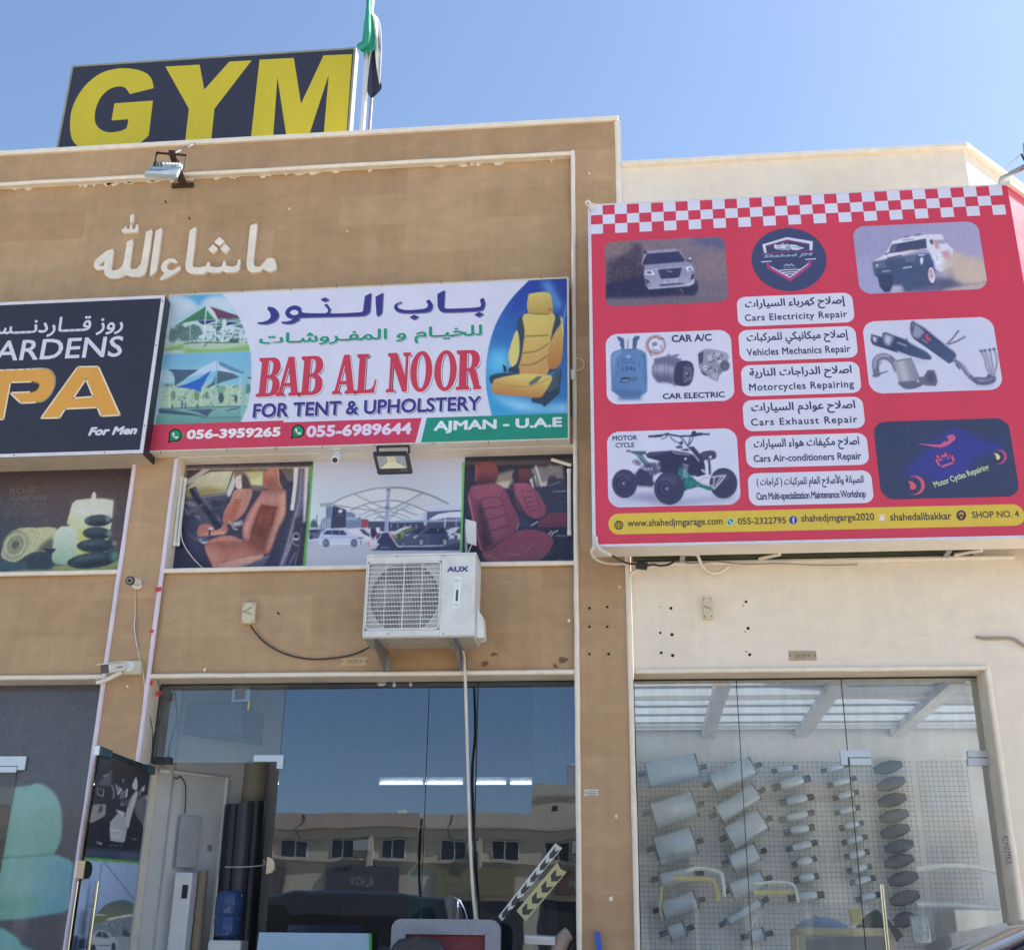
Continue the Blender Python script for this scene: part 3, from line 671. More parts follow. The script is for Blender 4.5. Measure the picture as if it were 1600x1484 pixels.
# ================================================================== illuminated sign boxes over the shops
CASE = mat('pale_sign_case', C(212,204,194),.5,var=.08,scale=3)
def sign_box(name, x0,x1,z0,z1,yf, yb, label, frame=.022,m=None, side=None):
    t = empty(name, ((x0+x1)/2,(yf + yb)/2,z0),label, 'sign')
    MB().box(x0,yf + .006,z0,x1,yb, z1).build('case', side or CASE, t, bevel=.004)
    f = MB(); 
    f.box(x0,yf - .004,z0,x0+frame, yf + .0055,z1).box(x1-frame, yf - .004,z0,x1,yf + .0055,z1)
    f.box(x0+frame, yf - .004,z1-frame, x1-frame, yf + .0055,z1).box(x0+frame, yf - .004,z0,x1-frame, yf + .0055,z0+frame)
    f.build('frame', m or ALU, t); return t
LY = .0006                                                   # thickness of one printed layer
PRT = dict(colors=True)
# ------------------------------------------------------------------ GYM sign on the roof
YG = .60
a, b = W(112.4,103.8,YG),W(546,209,YG); gx0,gx1,gz1 = a[0],W(556.5,74,YG)[0],(a[2]+W(556,74,YG)[2])/2
gz0 = TOPZ + .05
gym = empty('roof_sign', ((gx0+gx1)/2,YG, gz0), 'dark rooftop board with huge yellow letters GYM', 'sign')
MB().box(gx0,YG + .004,gz0,gx1,YG + .12,gz1).build('case', mat('grey_sign_edge', C(150,152,155),.5),gym)
e_ = .022
MB().box(gx0,YG - .006,gz0,gx0+e_, YG + .0035,gz1).box(gx1-e_, YG - .006,gz0,gx1,YG + .0035,gz1).box(gx0+e_, YG - .006,gz1-e_, gx1-e_, YG + .0035,gz1).build('frame', mat('gold_grey_trim', C(150,148,130),.45,metal=.3),gym)
MB().flat([[(gx0+e_, YG, gz0),(gx1-e_, YG, gz0),(gx1-e_, YG, gz1-e_),(gx0+e_, YG, gz1-e_)]],c=C(52,53,64)).build('face', PRINT, gym, **PRT)
zg = Z(0,0,2.581); YEL = C(190,174,46)
G = smoothline([(282,512),(287,455),(310,395),(355,335),(415,293),(485,277),(545,281),(590,297),(612,322),(620,357)],5) + [np.array((524,381))] + \
    smoothline([(524,381),(505,356),(478,350),(440,362),(408,392),(388,435),(382,478),(392,510),(418,530),(450,535),(490,528),(511,515),(518,482)],5) + \
    [np.array(q) for q in ((450,487),(462,418),(617,407),(600,548))]+smoothline([(600,548),(560,580),(500,603),(430,612),(370,610),(315,590),(290,560),(282,512)],5)[:-1]
Yl = [(667,270),(805,262),(824,363),(925,250),(1015,245),(865,440),(850,585),(745,590),(762,440)]
Ml = [(1047,242),(1185,235),(1214,420),(1305,225),(1420,220),(1396,560),(1304,564),(1326,303),(1240,566),(1158,570),(1119,312),(1100,574),(1010,578)]
for L in (G, Yl, Ml):
    q = [W(px, py, YG) for px, py in zg([tuple(p) for p in L])]
    q = [(p[0],YG - LY * 2,max(p[2],gz0 + .01)) for p in q]
    MB().flat([q],c=YEL).build('letter', PRINT, gym, **PRT)
br_ = MB()
for x in (gx0 + .4,(gx0+gx1)/2,gx1 - .4): br_.bar((x, YG + .12,gz1 - .2),(x, YG + 1.1,7.75),.05,.05)
br_.build('back_brace', GALV, gym)

# ------------------------------------------------------------------ spa sign on the left
YS = -.25
sx1 = (W(252,464,YS)[0]+W(229,709,YS)[0])/2; sz1,sz0 = 6.575,5.055; sx0 = -6.9
spa = sign_box('shop_sign', sx0,sx1,sz0,sz1,YS, .06, 'black spa sign with orange outlined capitals, left of the white upholstery sign', .03,m=mat('white_sign_edge', C(205,202,210),.4),side=mat('black_sign_side', (.022,.024,.03,1),.4))
MB().box(sx0 + .01,YS + .012,sz0 - .003,sx1 - .012,.058,sz0 - .0005).build('underside', mat('grey_sign_soffit', C(176,160,142),.6),spa)
MB().flat([[(sx0,YS - LY, sz0 + .03),(sx1 - .03,YS - LY, sz0 + .03),(sx1 - .03,YS - LY, sz1 - .03),(sx0,YS - LY, sz1 - .03)]],c=C(48,48,60)).build('face', PRINT, spa, **PRT)
z3 = Z(0,440,3.092); ORG = C(208,150,66); CRM = C(222,205,175); LGT = C(200,200,214)
Pl = smoothline([(-60,430),(120,424),(200,420),(238,426),(259,447),(266,477),(260,512),(240,550),(212,575),(176,584)],4) + [np.array(q) for q in ((100,587),(48,537))]+smoothline([(150,533),(172,526),(186,507),(180,490),(155,484)],4) + [np.array(q) for q in ((50,487),(17,665),(-60,668))]
Al, Ah = [(375,412),(475,410),(580,645),(488,650),(470,608),(315,615),(288,658),(197,660)],[(415,472),(355,563),(450,555)]
for nm, L, H in (('letter', Pl, ()),('letter', Al, (Ah,))):
    t = MB(); L = z3([tuple(p) for p in L]); H = [z3(h) for h in H]
    poly_px(t, L, YS - LY * 2,ORG, holes=H)
    stroke(t, L, YS - LY * 3,.014,CRM)
    for h in H: stroke(t, h, YS - LY * 3,.014,CRM)
    t.build(nm, PRINT, spa, **PRT)
t = MB(); text_px(t, 'GARDENS', (-39,534.0),(189.4,557.2),YS - LY * 2,LGT, bold=.012); t.build('lettering', PRINT, spa, **PRT)
t = MB(); text_px(t, arabic('روز قـــاردنـــس'),(-18,500),(190.5,522),YS - LY * 2,LGT, bold=.018); t.build('lettering', PRINT, spa, **PRT)
t = MB(); text_px(t, 'For Men', (139.5,667.5),(213.6,678.6),YS - LY * 2,LGT, bold=.05,shear=.2); t.build('lettering', PRINT, spa, **PRT)
sc_ = MB()
for z in (sz0 + .25,sz1 - .5,sz1 - .06): sc_.cyl((sx1 - .015,YS - .007,z),(sx1 - .015,YS - .003,z),.006,n=8)
for x in (-4.4,-5.2): sc_.cyl((x, YS - .007,sz0 + .015),(x, YS - .003,sz0 + .015),.006,n=8)
sc_.build('rivet', DARKM, spa, kind='stuff')

# ------------------------------------------------------------------ upholstery sign in the middle
YB = -.12
bx0,bx1,bz0,bz1 = -4.085,-.493,5.118,6.66
bab = sign_box('shop_sign', bx0,bx1,bz0,bz1,YB, .06, 'white upholstery sign with red capital letters and a red and green phone strip', .014,m=mat('ivory_sign_edge', C(196,188,172),.45))
ix0,ix1,iz0,iz1 = bx0 + .014,bx1 - .014,bz0 + .014,bz1 - .014
WHT = C(203,203,224); RED = C(192,60,84); GRN = C(36,132,112); NAVY = C(60,54,126); SHD = C(118,118,152)
f = MB(); f.flat([[(ix0,YB, iz0),(ix1,YB, iz0),(ix1,YB, iz1),(ix0,YB, iz1)]],c=WHT); f.build('face', PRINT, bab, **PRT)
# phone strip
zs = W(443,657,YB)[2]; x4 = W(443.3,657,YB)[0]; zs2 = zs - .018
xa, xb, xc, xd = W(659,651.8,YB)[0],W(648.9,690,YB)[0],W(666.9,651.8,YB)[0],W(657.9,689,YB)[0]
t = MB(); y1 = YB - LY
t.flat([[(ix0,y1,iz0),(x4,y1,iz0),(x4,y1,zs),(ix0,y1,zs)]],c=RED); t.flat([[(x4,y1,iz0),(xb, y1,iz0),(xa, y1,zs2),(x4,y1,zs2)]],c=C(190,58,86))
t.flat([[(xd, y1,iz0),(ix1,y1,iz0),(ix1,y1,zs2),(xc, y1,zs2)]],c=GRN); t.build('phone_strip', PRINT, bab, **PRT)
t = MB(); text_px(t, '056-3959265', (292.8,671.6),(437.8,682),YB - LY * 2,C(222,216,222),bold=.045); t.build('lettering', PRINT, bab, **PRT)
t = MB(); text_px(t, '055-6989644', (479.4,665),(642.8,678.4),YB - LY * 2,C(214,200,222),bold=.04); t.build('lettering', PRINT, bab, **PRT)
t = MB(); text_px(t, 'AJMAN - U.A.E', (678,657.8),(878.4,671.4),YB - LY * 2,C(205,214,222),bold=.04); t.build('lettering', PRINT, bab, **PRT)
def phone_logo(parent, cx, cy, r, y, ring=True, green=C(40,140,98)):
    t = MB(); wh = C(214,216,220)
    poly_px(t, ellipse(cx, cy, r, r),y - LY, wh); poly_px(t, [(cx - r * .95,cy + r * .25),(cx - r * .2,cy + r * .9),(cx - r * 1.1,cy + r * 1.2)],y - LY, wh)
    poly_px(t, ellipse(cx, cy, r * .83,r * .83),y - LY * 2,green); poly_px(t, [(cx - r * .8,cy + r * .2),(cx - r * .2,cy + r * .8),(cx - r * .85,cy + r * .95)],y - LY * 2,green)
    h = smoothline([(cx - .42*r, cy - .38*r),(cx - .25*r, cy - .42*r),(cx - .12*r, cy - .12*r),(cx - .22*r, cy),(cx + .05*r, cy + .26*r),(cx + .18*r, cy + .14*r),(cx + .45*r, cy + .28*r),(cx + .4*r, cy + .45*r),(cx + .1*r, cy + .5*r),(cx - .4*r, cy)],3,True)
    poly_px(t, [tuple(q) for q in h],y - LY * 3,wh); return t.build('phone_logo', PRINT, parent, **PRT)
phone_logo(bab, 273.8,680,10,YB); phone_logo(bab, 465.8,673.6,10,YB)
t = MB(); poly_px(t, ellipse(286,679.5,1.6,5.2,10),YB - LY * 2,C(70,140,90)); t.build('green_sliver', PRINT, bab, **PRT)
# Arabic lines (with a soft grey drop shadow)
def shadowed(s, tl, br, c, d=(1.7,1.9),sh=SHD, edge=None, **kw):
    t = MB(); text_px(t, s, (tl[0]+d[0],tl[1]+d[1]),(br[0]+d[0],br[1]+d[1]),YB - LY, sh, **kw)
    if edge:
        k2 = dict(kw); k2['bold'] = kw.get('bold', 0) + .022; text_px(t, s, (tl[0]-1.1,tl[1]-1.1),(br[0]+1.1,br[1]+1.1),YB - LY * 2,edge, **k2)
    text_px(t, s, tl, br, YB - LY * 3,c, **kw); return t.build('lettering', PRINT, bab, **PRT)
EDG = C(214,214,230)
shadowed(arabic('للخيـام و المفـروشـات'),(405.7,521),(753.5,532.5),C(30,140,115),d=(1.3,1.4),edge=EDG, bold=.022)
# the blue shop name is drawn: a broad, flat Kufi hand
zn1,zn2 = Z(230,420,4.571),Z(560,420,4.444)
def catm(pts, n=4): return [tuple(p) for p in smoothline(pts, n)]
BL = [
 zn1(catm([(862,270),(905,278),(935,310),(936,345),(905,378),(850,395),(785,390)])+catm([(785,383),(830,378),(868,362),(882,335),(872,305),(858,292)])),                                 # ra
 zn1(catm([(958,378),(1005,375),(1040,358),(1000,345),(985,315),(1005,280),(1050,262),(1095,275),(1112,312),(1250,318),(1285,312),(1290,290),(1262,258)]) + [(1285,250)]+catm([(1312,290),(1316,318),(1500,312),(1540,305)]) + [(1555,195),(1600,172)]+catm([(1592,300),(1570,325),(1500,338),(1112,348),(1090,362),(1030,392),(958,388)])),   # waw noon lam
 zn2(catm([(35,200),(38,290),(30,320),(-10,322)]) + [(-10,298),(25,290)] + [(42,190),(82,165)]+catm([(75,290),(60,318),(20,325)])),
 zn2([(118,195),(172,165)]+catm([(165,290),(158,312),(135,328),(125,310),(118,195)])[:-1]),                                                                                                     # alef
 zn2(catm([(300,238),(270,248),(278,272),(330,286),(420,282),(470,272),(482,250),(468,226)]) + [(492,212)]+catm([(515,245),(512,275),(490,297),(430,305),(330,308),(270,298),(248,272),(258,244),(300,228)])),   # ba
 zn2([(548,175),(600,148)]+catm([(594,262),(610,276),(700,275),(800,270),(845,262),(850,242),(842,215)]) + [(868,200)]+catm([(880,235),(872,270),(850,290),(780,296),(620,302),(570,294),(550,262)])),         # ba alef
]
DOT = [zn1([(1268,205),(1302,218),(1268,236),(1236,220)]),zn2([(385,318),(420,333),(388,354),(354,337)]),zn2([(838,300),(872,314),(836,335),(803,318)])]
t = MB()
for L in BL[:2]+BL[3:]+DOT:
    poly_px(t, [(x + 1.6,y + 1.8) for x, y in L],YB - LY, SHD); poly_px(t, L, YB - LY * 3,NAVY)
wh_ = zn1(catm([(1018,318),(1030,300),(1055,294),(1078,305),(1075,325),(1045,332)]))
poly_px(t, wh_, YB - LY * 4,WHT); t.build('lettering', PRINT, bab, **PRT)
# red serif shop name, drawn letter by letter on a unit em
def glyphs():
    o = {}
    stem = lambda x0,x1: [(x0 - .07,0),(x1 + .07,0),(x1 + .07,.07),(x1,.10),(x1,.90),(x1 + .07,.93),(x1 + .07,1),(x0 - .07,1),(x0 - .07,.93),(x0,.90),(x0,.10),(x0 - .07,.07)]
    o['B'] = [[(.0,0),(.58,0)]+catm([(.72,.02),(.92,.10),(.98,.27),(.92,.42),(.74,.52)])+catm([(.86,.58),(.95,.72),(.9,.88),(.74,.98),(.58,1)]) + [(0,1),(0,.93),(.12,.9),(.12,.1),(0,.07)],
              [(.42,.09)] + [(.42,.46)]+catm([(.55,.46),(.64,.40),(.66,.28),(.63,.15),(.54,.09)]),[(.42,.55)] + [(.42,.91)]+catm([(.52,.91),(.60,.86),(.62,.74),(.59,.61),(.52,.55)])]
    o['A'] = [[(0,0),(.36,0),(.36,.07),(.27,.10),(.31,.24),(.60,.24),(.64,.10),(.54,.07),(.54,0),(1.0,0),(1.0,.07),(.93,.10),(.66,1),(.40,1),(.11,.10),(0,.07)],[(.34,.33),(.455,.72),(.575,.33)]]
    o['L'] = [[(0,0),(.92,0),(1.0,.34),(.92,.34)]+catm([(.88,.22),(.78,.12),(.58,.09)]) + [(.44,.09),(.44,.90),(.58,.93),(.58,1),(0,1),(0,.93),(.12,.90),(.12,.10),(0,.07)]]
    o['N'] = [[(0,0),(.36,0),(.36,.07),(.24,.10),(.24,.72),(.70,0),(.90,0),(.90,.90),(1.0,.93),(1.0,1),(.66,1),(.66,.93),(.78,.90),(.78,.42),(.40,1),(0,1),(0,.93),(.12,.88),(.12,.10),(0,.07)]]
    o['O'] = [[(.5 + .5*math.cos(t),.5 + .52*math.sin(t)) for t in np.linspace(0,6.283,41)[:-1]],[(.5 + .20*math.cos(t),.5 + .42*math.sin(t)) for t in np.linspace(0,6.283,31)[:-1]]]
    o['R'] = [[(0,0),(.54,0),(.54,.07),(.42,.10),(.42,.46),(.50,.46),(.68,.10),(.68,0),(1.0,0),(1.0,.07),(.94,.09)]+catm([(.84,.36),(.78,.48),(.70,.52)])+catm([(.84,.58),(.92,.74),(.86,.90),(.70,.985),(.56,1)]) + [(0,1),(0,.93),(.12,.90),(.12,.10),(0,.07)],
              [(.42,.54)] + [(.42,.91)]+catm([(.52,.91),(.59,.86),(.61,.73),(.58,.6),(.52,.54)])]
    return o
GL = glyphs()
a, b = W(399.5,620,YB),W(751.3,609,YB); z0n = (a[2]+b[2])/2; z1n = (W(404,558.5,YB)[2]+W(751.3,547.5,YB)[2])/2
cells = [('B', 399.5,437),('A', 431,468.5),('B', 467.4,505),('A', 519.9,557),('L', 556,589),('N', 604.5,641),('O', 641,675.5),('O', 678.5,713.5),('R', 712.5,752)]
fx = lambda px: a[0]+(px - 399.5)/(751.3-399.5)*(b[0]-a[0])
t = MB()
for ch_, p0,p1 in cells:
    x0,x1 = fx(p0),fx(p1); hz = z1n - z0n
    pl = lambda dx, dz, yy, grow=0: [[((x0+x1)/2+((x0+(x1-x0)*u - (x0+x1)/2))*(1+(grow if i == 0 else -grow))+dx, yy, (z0n + z1n)/2+(z0n + hz * v - (z0n + z1n)/2)*(1+(grow * .5 if i == 0 else -grow * .5))+dz) for u, v in L] for i, L in enumerate(GL[ch_])]
    t.flat(pl(.012,-.011,YB - LY),c=C(40,36,48)); t.flat(pl(.005,-.004,YB - LY * 2,.05),c=C(216,214,228)); t.flat(pl(0,0,YB - LY * 3),c=C(190,58,80))
t.build('lettering', PRINT, bab, **PRT)
shadowed('FOR TENT & UPHOLSTERY', (396.5,630.5),(751,641.5),NAVY, d=(1.8,1.8),edge=EDG, bold=.03)

# photographs of tents at the left end (printed)
z1,z2 = Z(230,430,7.619),Z(230,560,7.619)
cv = Canvas(238,450,400,675,(203,203,224))
curve = z1([(885,200),(1050,420),(1130,590),(1190,760),(1230,920),(1245,1100)])+z2([(1240,230),(1228,400),(1200,560),(1115,760)])
reg = [(238,452)] + [tuple(p) for p in smoothline(curve, 4)] + [(376,676),(238,676)]
def dim(cc, k=1): return cc
cv.poly(reg, (150,190,212),grad=((300,455),(300,515),(186,206,214)))
cv.poly(z1([(360,235),(880,225),(900,240),(700,275),(640,330),(615,365),(520,290)]),(84,160,208),blur=2)
cv.poly(z1([(280,250),(420,270),(560,340),(600,400),(450,470),(290,470)]),(194,205,218),blur=4); cv.poly(z1([(650,330),(780,250),(960,300),(1040,420),(800,390)]),(192,202,216),blur=4)
cv.poly(z1([(420,470),(640,400),(560,520),(300,600)]),(158,190,198),blur=5,alpha=.6)
M0 = cv.mask(reg)
def inreg(M): return M * M0
cv.poly(z1([(215,800),(640,790),(1220,780),(1230,905),(210,935)]),(166,188,164),blur=1)
cv.poly(z1([(205,880),(440,810),(420,870),(700,885),(900,880),(1225,830),(1232,905),(205,935)]),(128,170,98),blur=1); cv.poly(z1([(205,905),(480,882),(400,930),(205,940)]),(176,190,196),blur=1)
for bx, by, rx, ry in ((330,700,70,70),(420,680,80,75),(540,670,90,90),(480,720,110,70),(300,740,60,60),(600,650,60,60),(400,610,40,30)):
    (ex, ey), = z1([(bx, by)]); cv.ell(ex, ey, rx / 7.6,ry / 7.6,(92,122,118),blur=1)
for _ in range(120):
    (ex, ey), = z1([(random.uniform(260,640),random.uniform(600,790))]); cv.ell(ex, ey, 1.6,1.1,random.choice([(70,98,94),(120,148,142),(86,116,108)]),alpha=.7)
for _ in range(110):
    (ex, ey), = z1([(random.uniform(650,1180),random.uniform(650,800))]); cv.ell(ex, ey, random.uniform(.8,2.6),random.uniform(.8,2.2),random.choice([(74,104,100),(140,170,160),(52,72,80),(108,140,128)]),alpha=.7)
for pts, col in (([(700,370),(820,525),(690,535),(600,540),(450,562),(320,612)],(66,122,92)),([(740,370),(1075,480),(1105,515),(835,520),(800,440)],(104,62,86)),([(600,545),(845,533),(700,588),(650,588)],(50,58,112)),
                 ([(840,525),(1100,510),(1130,560),(860,540)],(90,130,128)),([(930,545),(1125,575),(930,605)],(48,60,104)),([(720,592),(890,540),(895,605)],(66,122,98)),([(1020,605),(1130,580),(1150,640)],(84,124,118)),([(780,610),(905,610),(830,670)],(62,92,98))):
    cv.poly(z1(pts),col)
cv.poly(z1([(430,575),(560,545),(610,560),(680,600),(780,620),(760,660),(660,680),(620,610),(560,580),(430,620)]),(190,206,206),alpha=.85)
cv.poly(z1([(700,375),(745,375),(800,440),(838,520),(815,530),(770,490),(715,420)]),(192,204,208))
for pts, w_ in (([(708,365),(685,600),(662,810)],1.8),([(828,520),(800,800)],1.3),([(915,600),(895,805)],1.2),([(515,580),(510,790)],.9),([(258,640),(246,868)],1.4),([(980,745),(980,800)],.9),([(700,590),(1110,530)],.9),([(890,615),(1130,570)],.9)):
    cv.line(z1(pts),w_, (208,214,216))
cv.ell(*z1([(918,568)])[0],3.6,5.6,(200,208,212))
cv.line(z1([(440,815),(640,800),(900,805),(1090,800)]),1.5,(60,84,84)); cv.line(z1([(670,855),(715,812)]),1,(50,64,70)); cv.poly(z1([(975,760),(1090,755),(1085,803),(975,803)]),(72,92,98))
# lower photograph
cv.poly([p for p in z1([(196,938),(1240,905)])] + [p for p in z2([(1240,230),(1228,400),(1200,560),(1110,765),(90,810)])],(112,172,204),grad=((310,555),(310,660),(150,190,190)))
cv.poly(z2([(165,340),(400,300),(900,320),(1220,330),(1200,600),(140,600)]),(164,188,162),blur=2); cv.poly(z2([(140,590),(700,570),(1190,560),(1110,770),(90,800)]),(116,164,158),blur=1,grad=((310,640),(310,664),(90,140,132)))
for _ in range(150):
    (ex, ey), = z2([(random.uniform(170,1200),random.uniform(330,560))]); cv.ell(ex, ey, random.uniform(.6,2.4),random.uniform(.6,2.2),random.choice([(104,140,120),(190,206,176),(130,160,140),(70,104,108)]),alpha=.65)
cv.poly(z2([(90,150),(250,130),(620,120),(835,20),(1180,175),(1230,200),(900,165),(820,150),(180,290)]),(176,196,220),blur=1); cv.poly(z2([(190,150),(300,150),(330,280),(180,290)]),(166,192,206))
for pts, col in (([(245,130),(615,132),(490,215),(390,290),(325,330),(325,230),(300,170)],(72,94,118)),([(765,140),(700,250),(660,330),(640,405),(560,370),(340,340),(480,300),(620,240)],(42,96,188)),([(840,145),(1020,175),(1095,225),(900,280),(720,350),(690,355),(780,280)],(76,98,116)),
                 ([(850,25),(1160,165),(1150,190),(1000,150),(860,85)],(84,134,168)),([(1190,215),(1240,230),(1240,250),(1190,230)],(60,84,112)),([(135,610),(290,612),(560,660),(720,695),(400,670),(135,650)],(64,84,100)),([(460,610),(830,600),(745,640),(720,692),(600,640)],(66,86,104)),([(920,620),(1110,580),(1080,600),(960,640)],(58,84,100))):
    cv.poly(z2(pts),col)
for x, y_, rx, ry, col in ((310,440,4,7,(96,132,92)),(590,450,4,7,(96,132,92)),(710,440,3,6,(92,128,92)),(1055,480,2.2,6.5,(44,66,78)),(880,370,7,6,(110,150,118)),(1190,360,6,8,(74,112,108)),(880,470,4.5,8,(52,72,84)),(415,540,1.8,6,(70,90,100)),(600,570,1.6,4.5,(60,80,92)),(300,575,1.6,4,(64,86,96)),(455,565,1.6,3.5,(70,90,96)),(255,320,6,2.5,(96,112,116))):
    (ex, ey), = z2([(x, y_)]); cv.ell(ex, ey, rx, ry, col, alpha=.85)
for pts, w_, col in (([(835,20),(815,330),(785,610)],2.0,(120,178,196)),([(650,340),(640,560)],1.2,(190,204,206)),([(1110,240),(1090,560)],1.3,(180,200,204)),([(1185,170),(1150,480),(1125,690)],4.0,(122,176,188)),([(270,290),(262,590)],1.2,(196,208,204)),([(170,320),(125,665)],2.2,(176,198,206)),([(135,605),(700,580),(1110,570)],1.4,(70,92,104)),([(640,705),(1115,700)],.9,(60,84,96)),([(940,630),(1080,615)],1.4,(150,178,176))):
    cv.line(z2(pts),w_, col)
cv.noise(3,0,M0)
M1 = 1-M0; cv.put(M1,(203,203,224))
xr_ = W(397,560,YB)[0]
picture('tent_photo', cv, (ix0,YB - LY * .9,zs),(xr_ - ix0,0,0),(0,0,iz1-zs),bab)
# car seat picture at the right end
z5 = Z(560,420,4.444)
cv = Canvas(752,430,894,656,(203,203,224))
cur = [tuple(p) for p in smoothline(z5([(1185,80),(1060,210),(960,370),(905,540),(885,700),(890,850),(925,1020)]),5)]
cv.poly(cur + [(894,656),(894,432)],(56,150,204),grad=((770,640),(880,470),(44,62,148)))
Mr = cv.mask(cur + [(894,656),(894,432)])
cv.poly(z5([(890,700),(920,560),(1040,560),(1060,700),(900,740)]),(96,186,226),blur=9); cv.poly(z5([(890,870),(1100,980),(1460,1000),(1460,930),(1300,960),(1000,900)]),(150,206,236),blur=6)
cv.poly(z5([(1260,85),(1330,85),(1420,260),(1380,300)]),(96,160,222),blur=5,alpha=.8); cv.poly(z5([(1180,90),(1250,90),(1150,260),(1050,330),(1080,240)]),(44,66,158),blur=6)
for o in (0,14,26): cv.line(z5([(1456,210+o),(1430,300+o),(1415,420+o)]),.8,(150,190,232),blur=1,alpha=.8)
for o in (0,30,60): cv.line(z5([(890,740+o),(1000,860+o),(1200,920+o * .6)]),.9,(160,214,240),blur=1,alpha=.5,sm=4)
cv.put(1-Mr, (203,203,224))
YL, YD, YO, BK = (206,184,96),(178,150,76),(176,120,62),(54,70,86)
cv.poly(z5([(1200,900),(1290,860),(1400,690),(1412,720),(1395,870),(1290,960),(1275,940),(1205,925)]),(48,64,80)); cv.poly(z5([(1300,800),(1380,700),(1400,700),(1390,820),(1320,860)]),(66,84,98))
cv.poly(z5([(1110,340),(1150,318),(1160,470),(1140,600),(1125,720),(1040,715),(1060,680),(1100,660),(1060,600),(1095,420)]),BK, sm=0)
cv.poly(z5([(1345,320),(1385,312),(1420,420),(1400,640),(1380,700),(1300,735),(1320,500)]),BK)
cv.poly(z5([(1150,316),(1355,310),(1345,430),(1325,560),(1310,735),(1120,728),(1135,600),(1155,430)]),YL, sm=3,grad=((845,500),(845,585),(190,142,80)))
cv.poly(z5([(1098,425),(1115,480),(1118,580),(1100,650),(1062,680),(1042,610),(1060,520)]),(206,190,112),sm=4); cv.poly(z5([(1392,400),(1420,380),(1424,480),(1410,640),(1360,698),(1315,670),(1318,560),(1350,470)]),(196,160,84),sm=4,grad=((868,520),(868,576),(176,112,58)))
cv.poly(z5([(1400,320),(1420,350),(1426,470),(1415,440)]),(200,190,120))
for p_ in ([(1155,470),(1320,462)],[(1135,585),(1240,570),(1318,520)],[(1130,670),(1220,660),(1308,605)]): cv.line(z5(p_),1.6,(112,96,58),sm=4)
cv.poly(z5([(1178,200),(1195,172),(1320,165),(1345,230),(1350,275),(1335,312),(1200,312),(1172,270)]),(204,182,98),sm=4,grad=((840,460),(845,492),(176,142,72)))
cv.ell(*z5([(1330,285)])[0],2.2,2.2,(150,96,50),blur=1); cv.line(z5([(1190,312),(1325,318)]),1.2,(120,84,50))
cv.poly(z5([(912,745),(1000,722),(1110,728),(1060,745),(960,768),(935,800),(918,790)]),(52,68,84),sm=3)
cv.poly(z5([(935,790),(960,762),(1130,730),(1300,735),(1345,750),(1330,800),(1290,865),(1250,895),(1100,885),(960,870),(925,840)]),YL, sm=4,grad=((820,590),(815,622),(180,112,62)))
cv.poly(z5([(1185,790),(1240,748),(1276,745),(1240,790),(1190,812)]),(92,106,92)); cv.line(z5([(950,790),(1060,815),(1200,815),(1330,760)]),.8,(150,116,60),sm=4)
cv.poly(z5([(1040,715),(1040,690),(1120,690),(1120,728)]),(52,64,78)); cv.poly(z5([(1003,670),(1020,660),(1030,715),(1012,715)]),(34,40,54)); cv.ell(*z5([(1018,668)])[0],1.2,1.2,(200,205,210))
cv.noise(2,0)
xl = W(753,560,YB)[0]
picture('seat_photo', cv, (xl, YB - LY * .9,zs2),(ix1-xl, 0,0),(0,0,iz1-zs2),bab)
# little hooks and nails along the top and bottom edges
hk = MB()
for px in (306,379,455,526,597,690,763,846): 
    q = W(px, 447-(px - 560) * .035,YB); hk.bar((q[0],YB - .004,bz1 - .01),(q[0]+random.uniform(-.008,.008),YB - .006,bz1+random.uniform(.01,.022)),.004,.004)
for px in (252,355,432,504,585,678,763,840):
    q = W(px, 700,YB); hk.bar((q[0],YB - .006,bz0 + .01),(q[0]+random.uniform(-.004,.004),YB - .006,bz0-random.uniform(.01,.025)),.004,.004)
hk.build('nail', RUST, bab, kind='stuff')
# ================================================================== red garage sign, wrapping the chamfered corner
YR = -.45
rx0,rx1,rz0,rz1 = -.306,3.163,4.075,7.165
redS = empty('garage_sign', ((rx0+rx1)/2,YR, rz0), 'big red garage sign with chequered top edge, white service boxes and yellow contact bar', 'sign')
RD = C(196,60,82); WT = C(204,204,226)
MB().box(rx0,YR + .006,rz0,rx1 - .003,YR + .25,rz1).build('case', CASE, redS, bevel=.004)
fr = MB(); w_ = .026
fr.box(rx0,YR - .005,rz0,rx0+w_, YR + .0055,rz1).box(rx0+w_, YR - .005,rz0,rx1,YR + .0055,rz0 + .02).box(rx0+w_, YR - .005,rz1 - .014,rx1,YR + .0055,rz1)
fr.build('frame', ALU, redS)
t = MB(); t.flat([[(rx0+w_, YR, rz0 + .02),(rx1,YR, rz0 + .02),(rx1,YR, rz1 - .014),(rx0+w_, YR, rz1 - .014)]],c=RD); t.build('face', PRINT, redS, **PRT)
# wing on the chamfer
o = Vector((rx1,YR, 0)); wl = 2.2; e1 = o + CH * wl; b0 = o - CN * .22; b1 = e1-CN * .22
t = MB(); q = [o, e1,b1,b0]; t.rings([[(v.x, v.y, z) for v in q] for z in (rz0,rz1)],c=C(198,60,84)); t.build('wing', PRINT, redS, **PRT)
t = MB(); q = [o + CN * .035-CH * .01,e1+CN * .035,e1-CN * .21,o - CN * .21]; t.rings([[(v.x, v.y, z) for v in q] for z in (rz1 - .02,rz1 + .02)]); t.build('wing_cap', WHITEP, redS)
t = MB(); q = [o + CN * .006,e1+CN * .006,e1-CN * .01,o - CN * .01]; t.rings([[(v.x, v.y, z) for v in q] for z in (rz0 - .004,rz0 + .02)]); t.build('wing_edge', ALU, redS)
# the lettering of the wing, just outside the picture: a white box
q = [o + CH * .9+CN * .002,o + CH * 1.9+CN * .002]
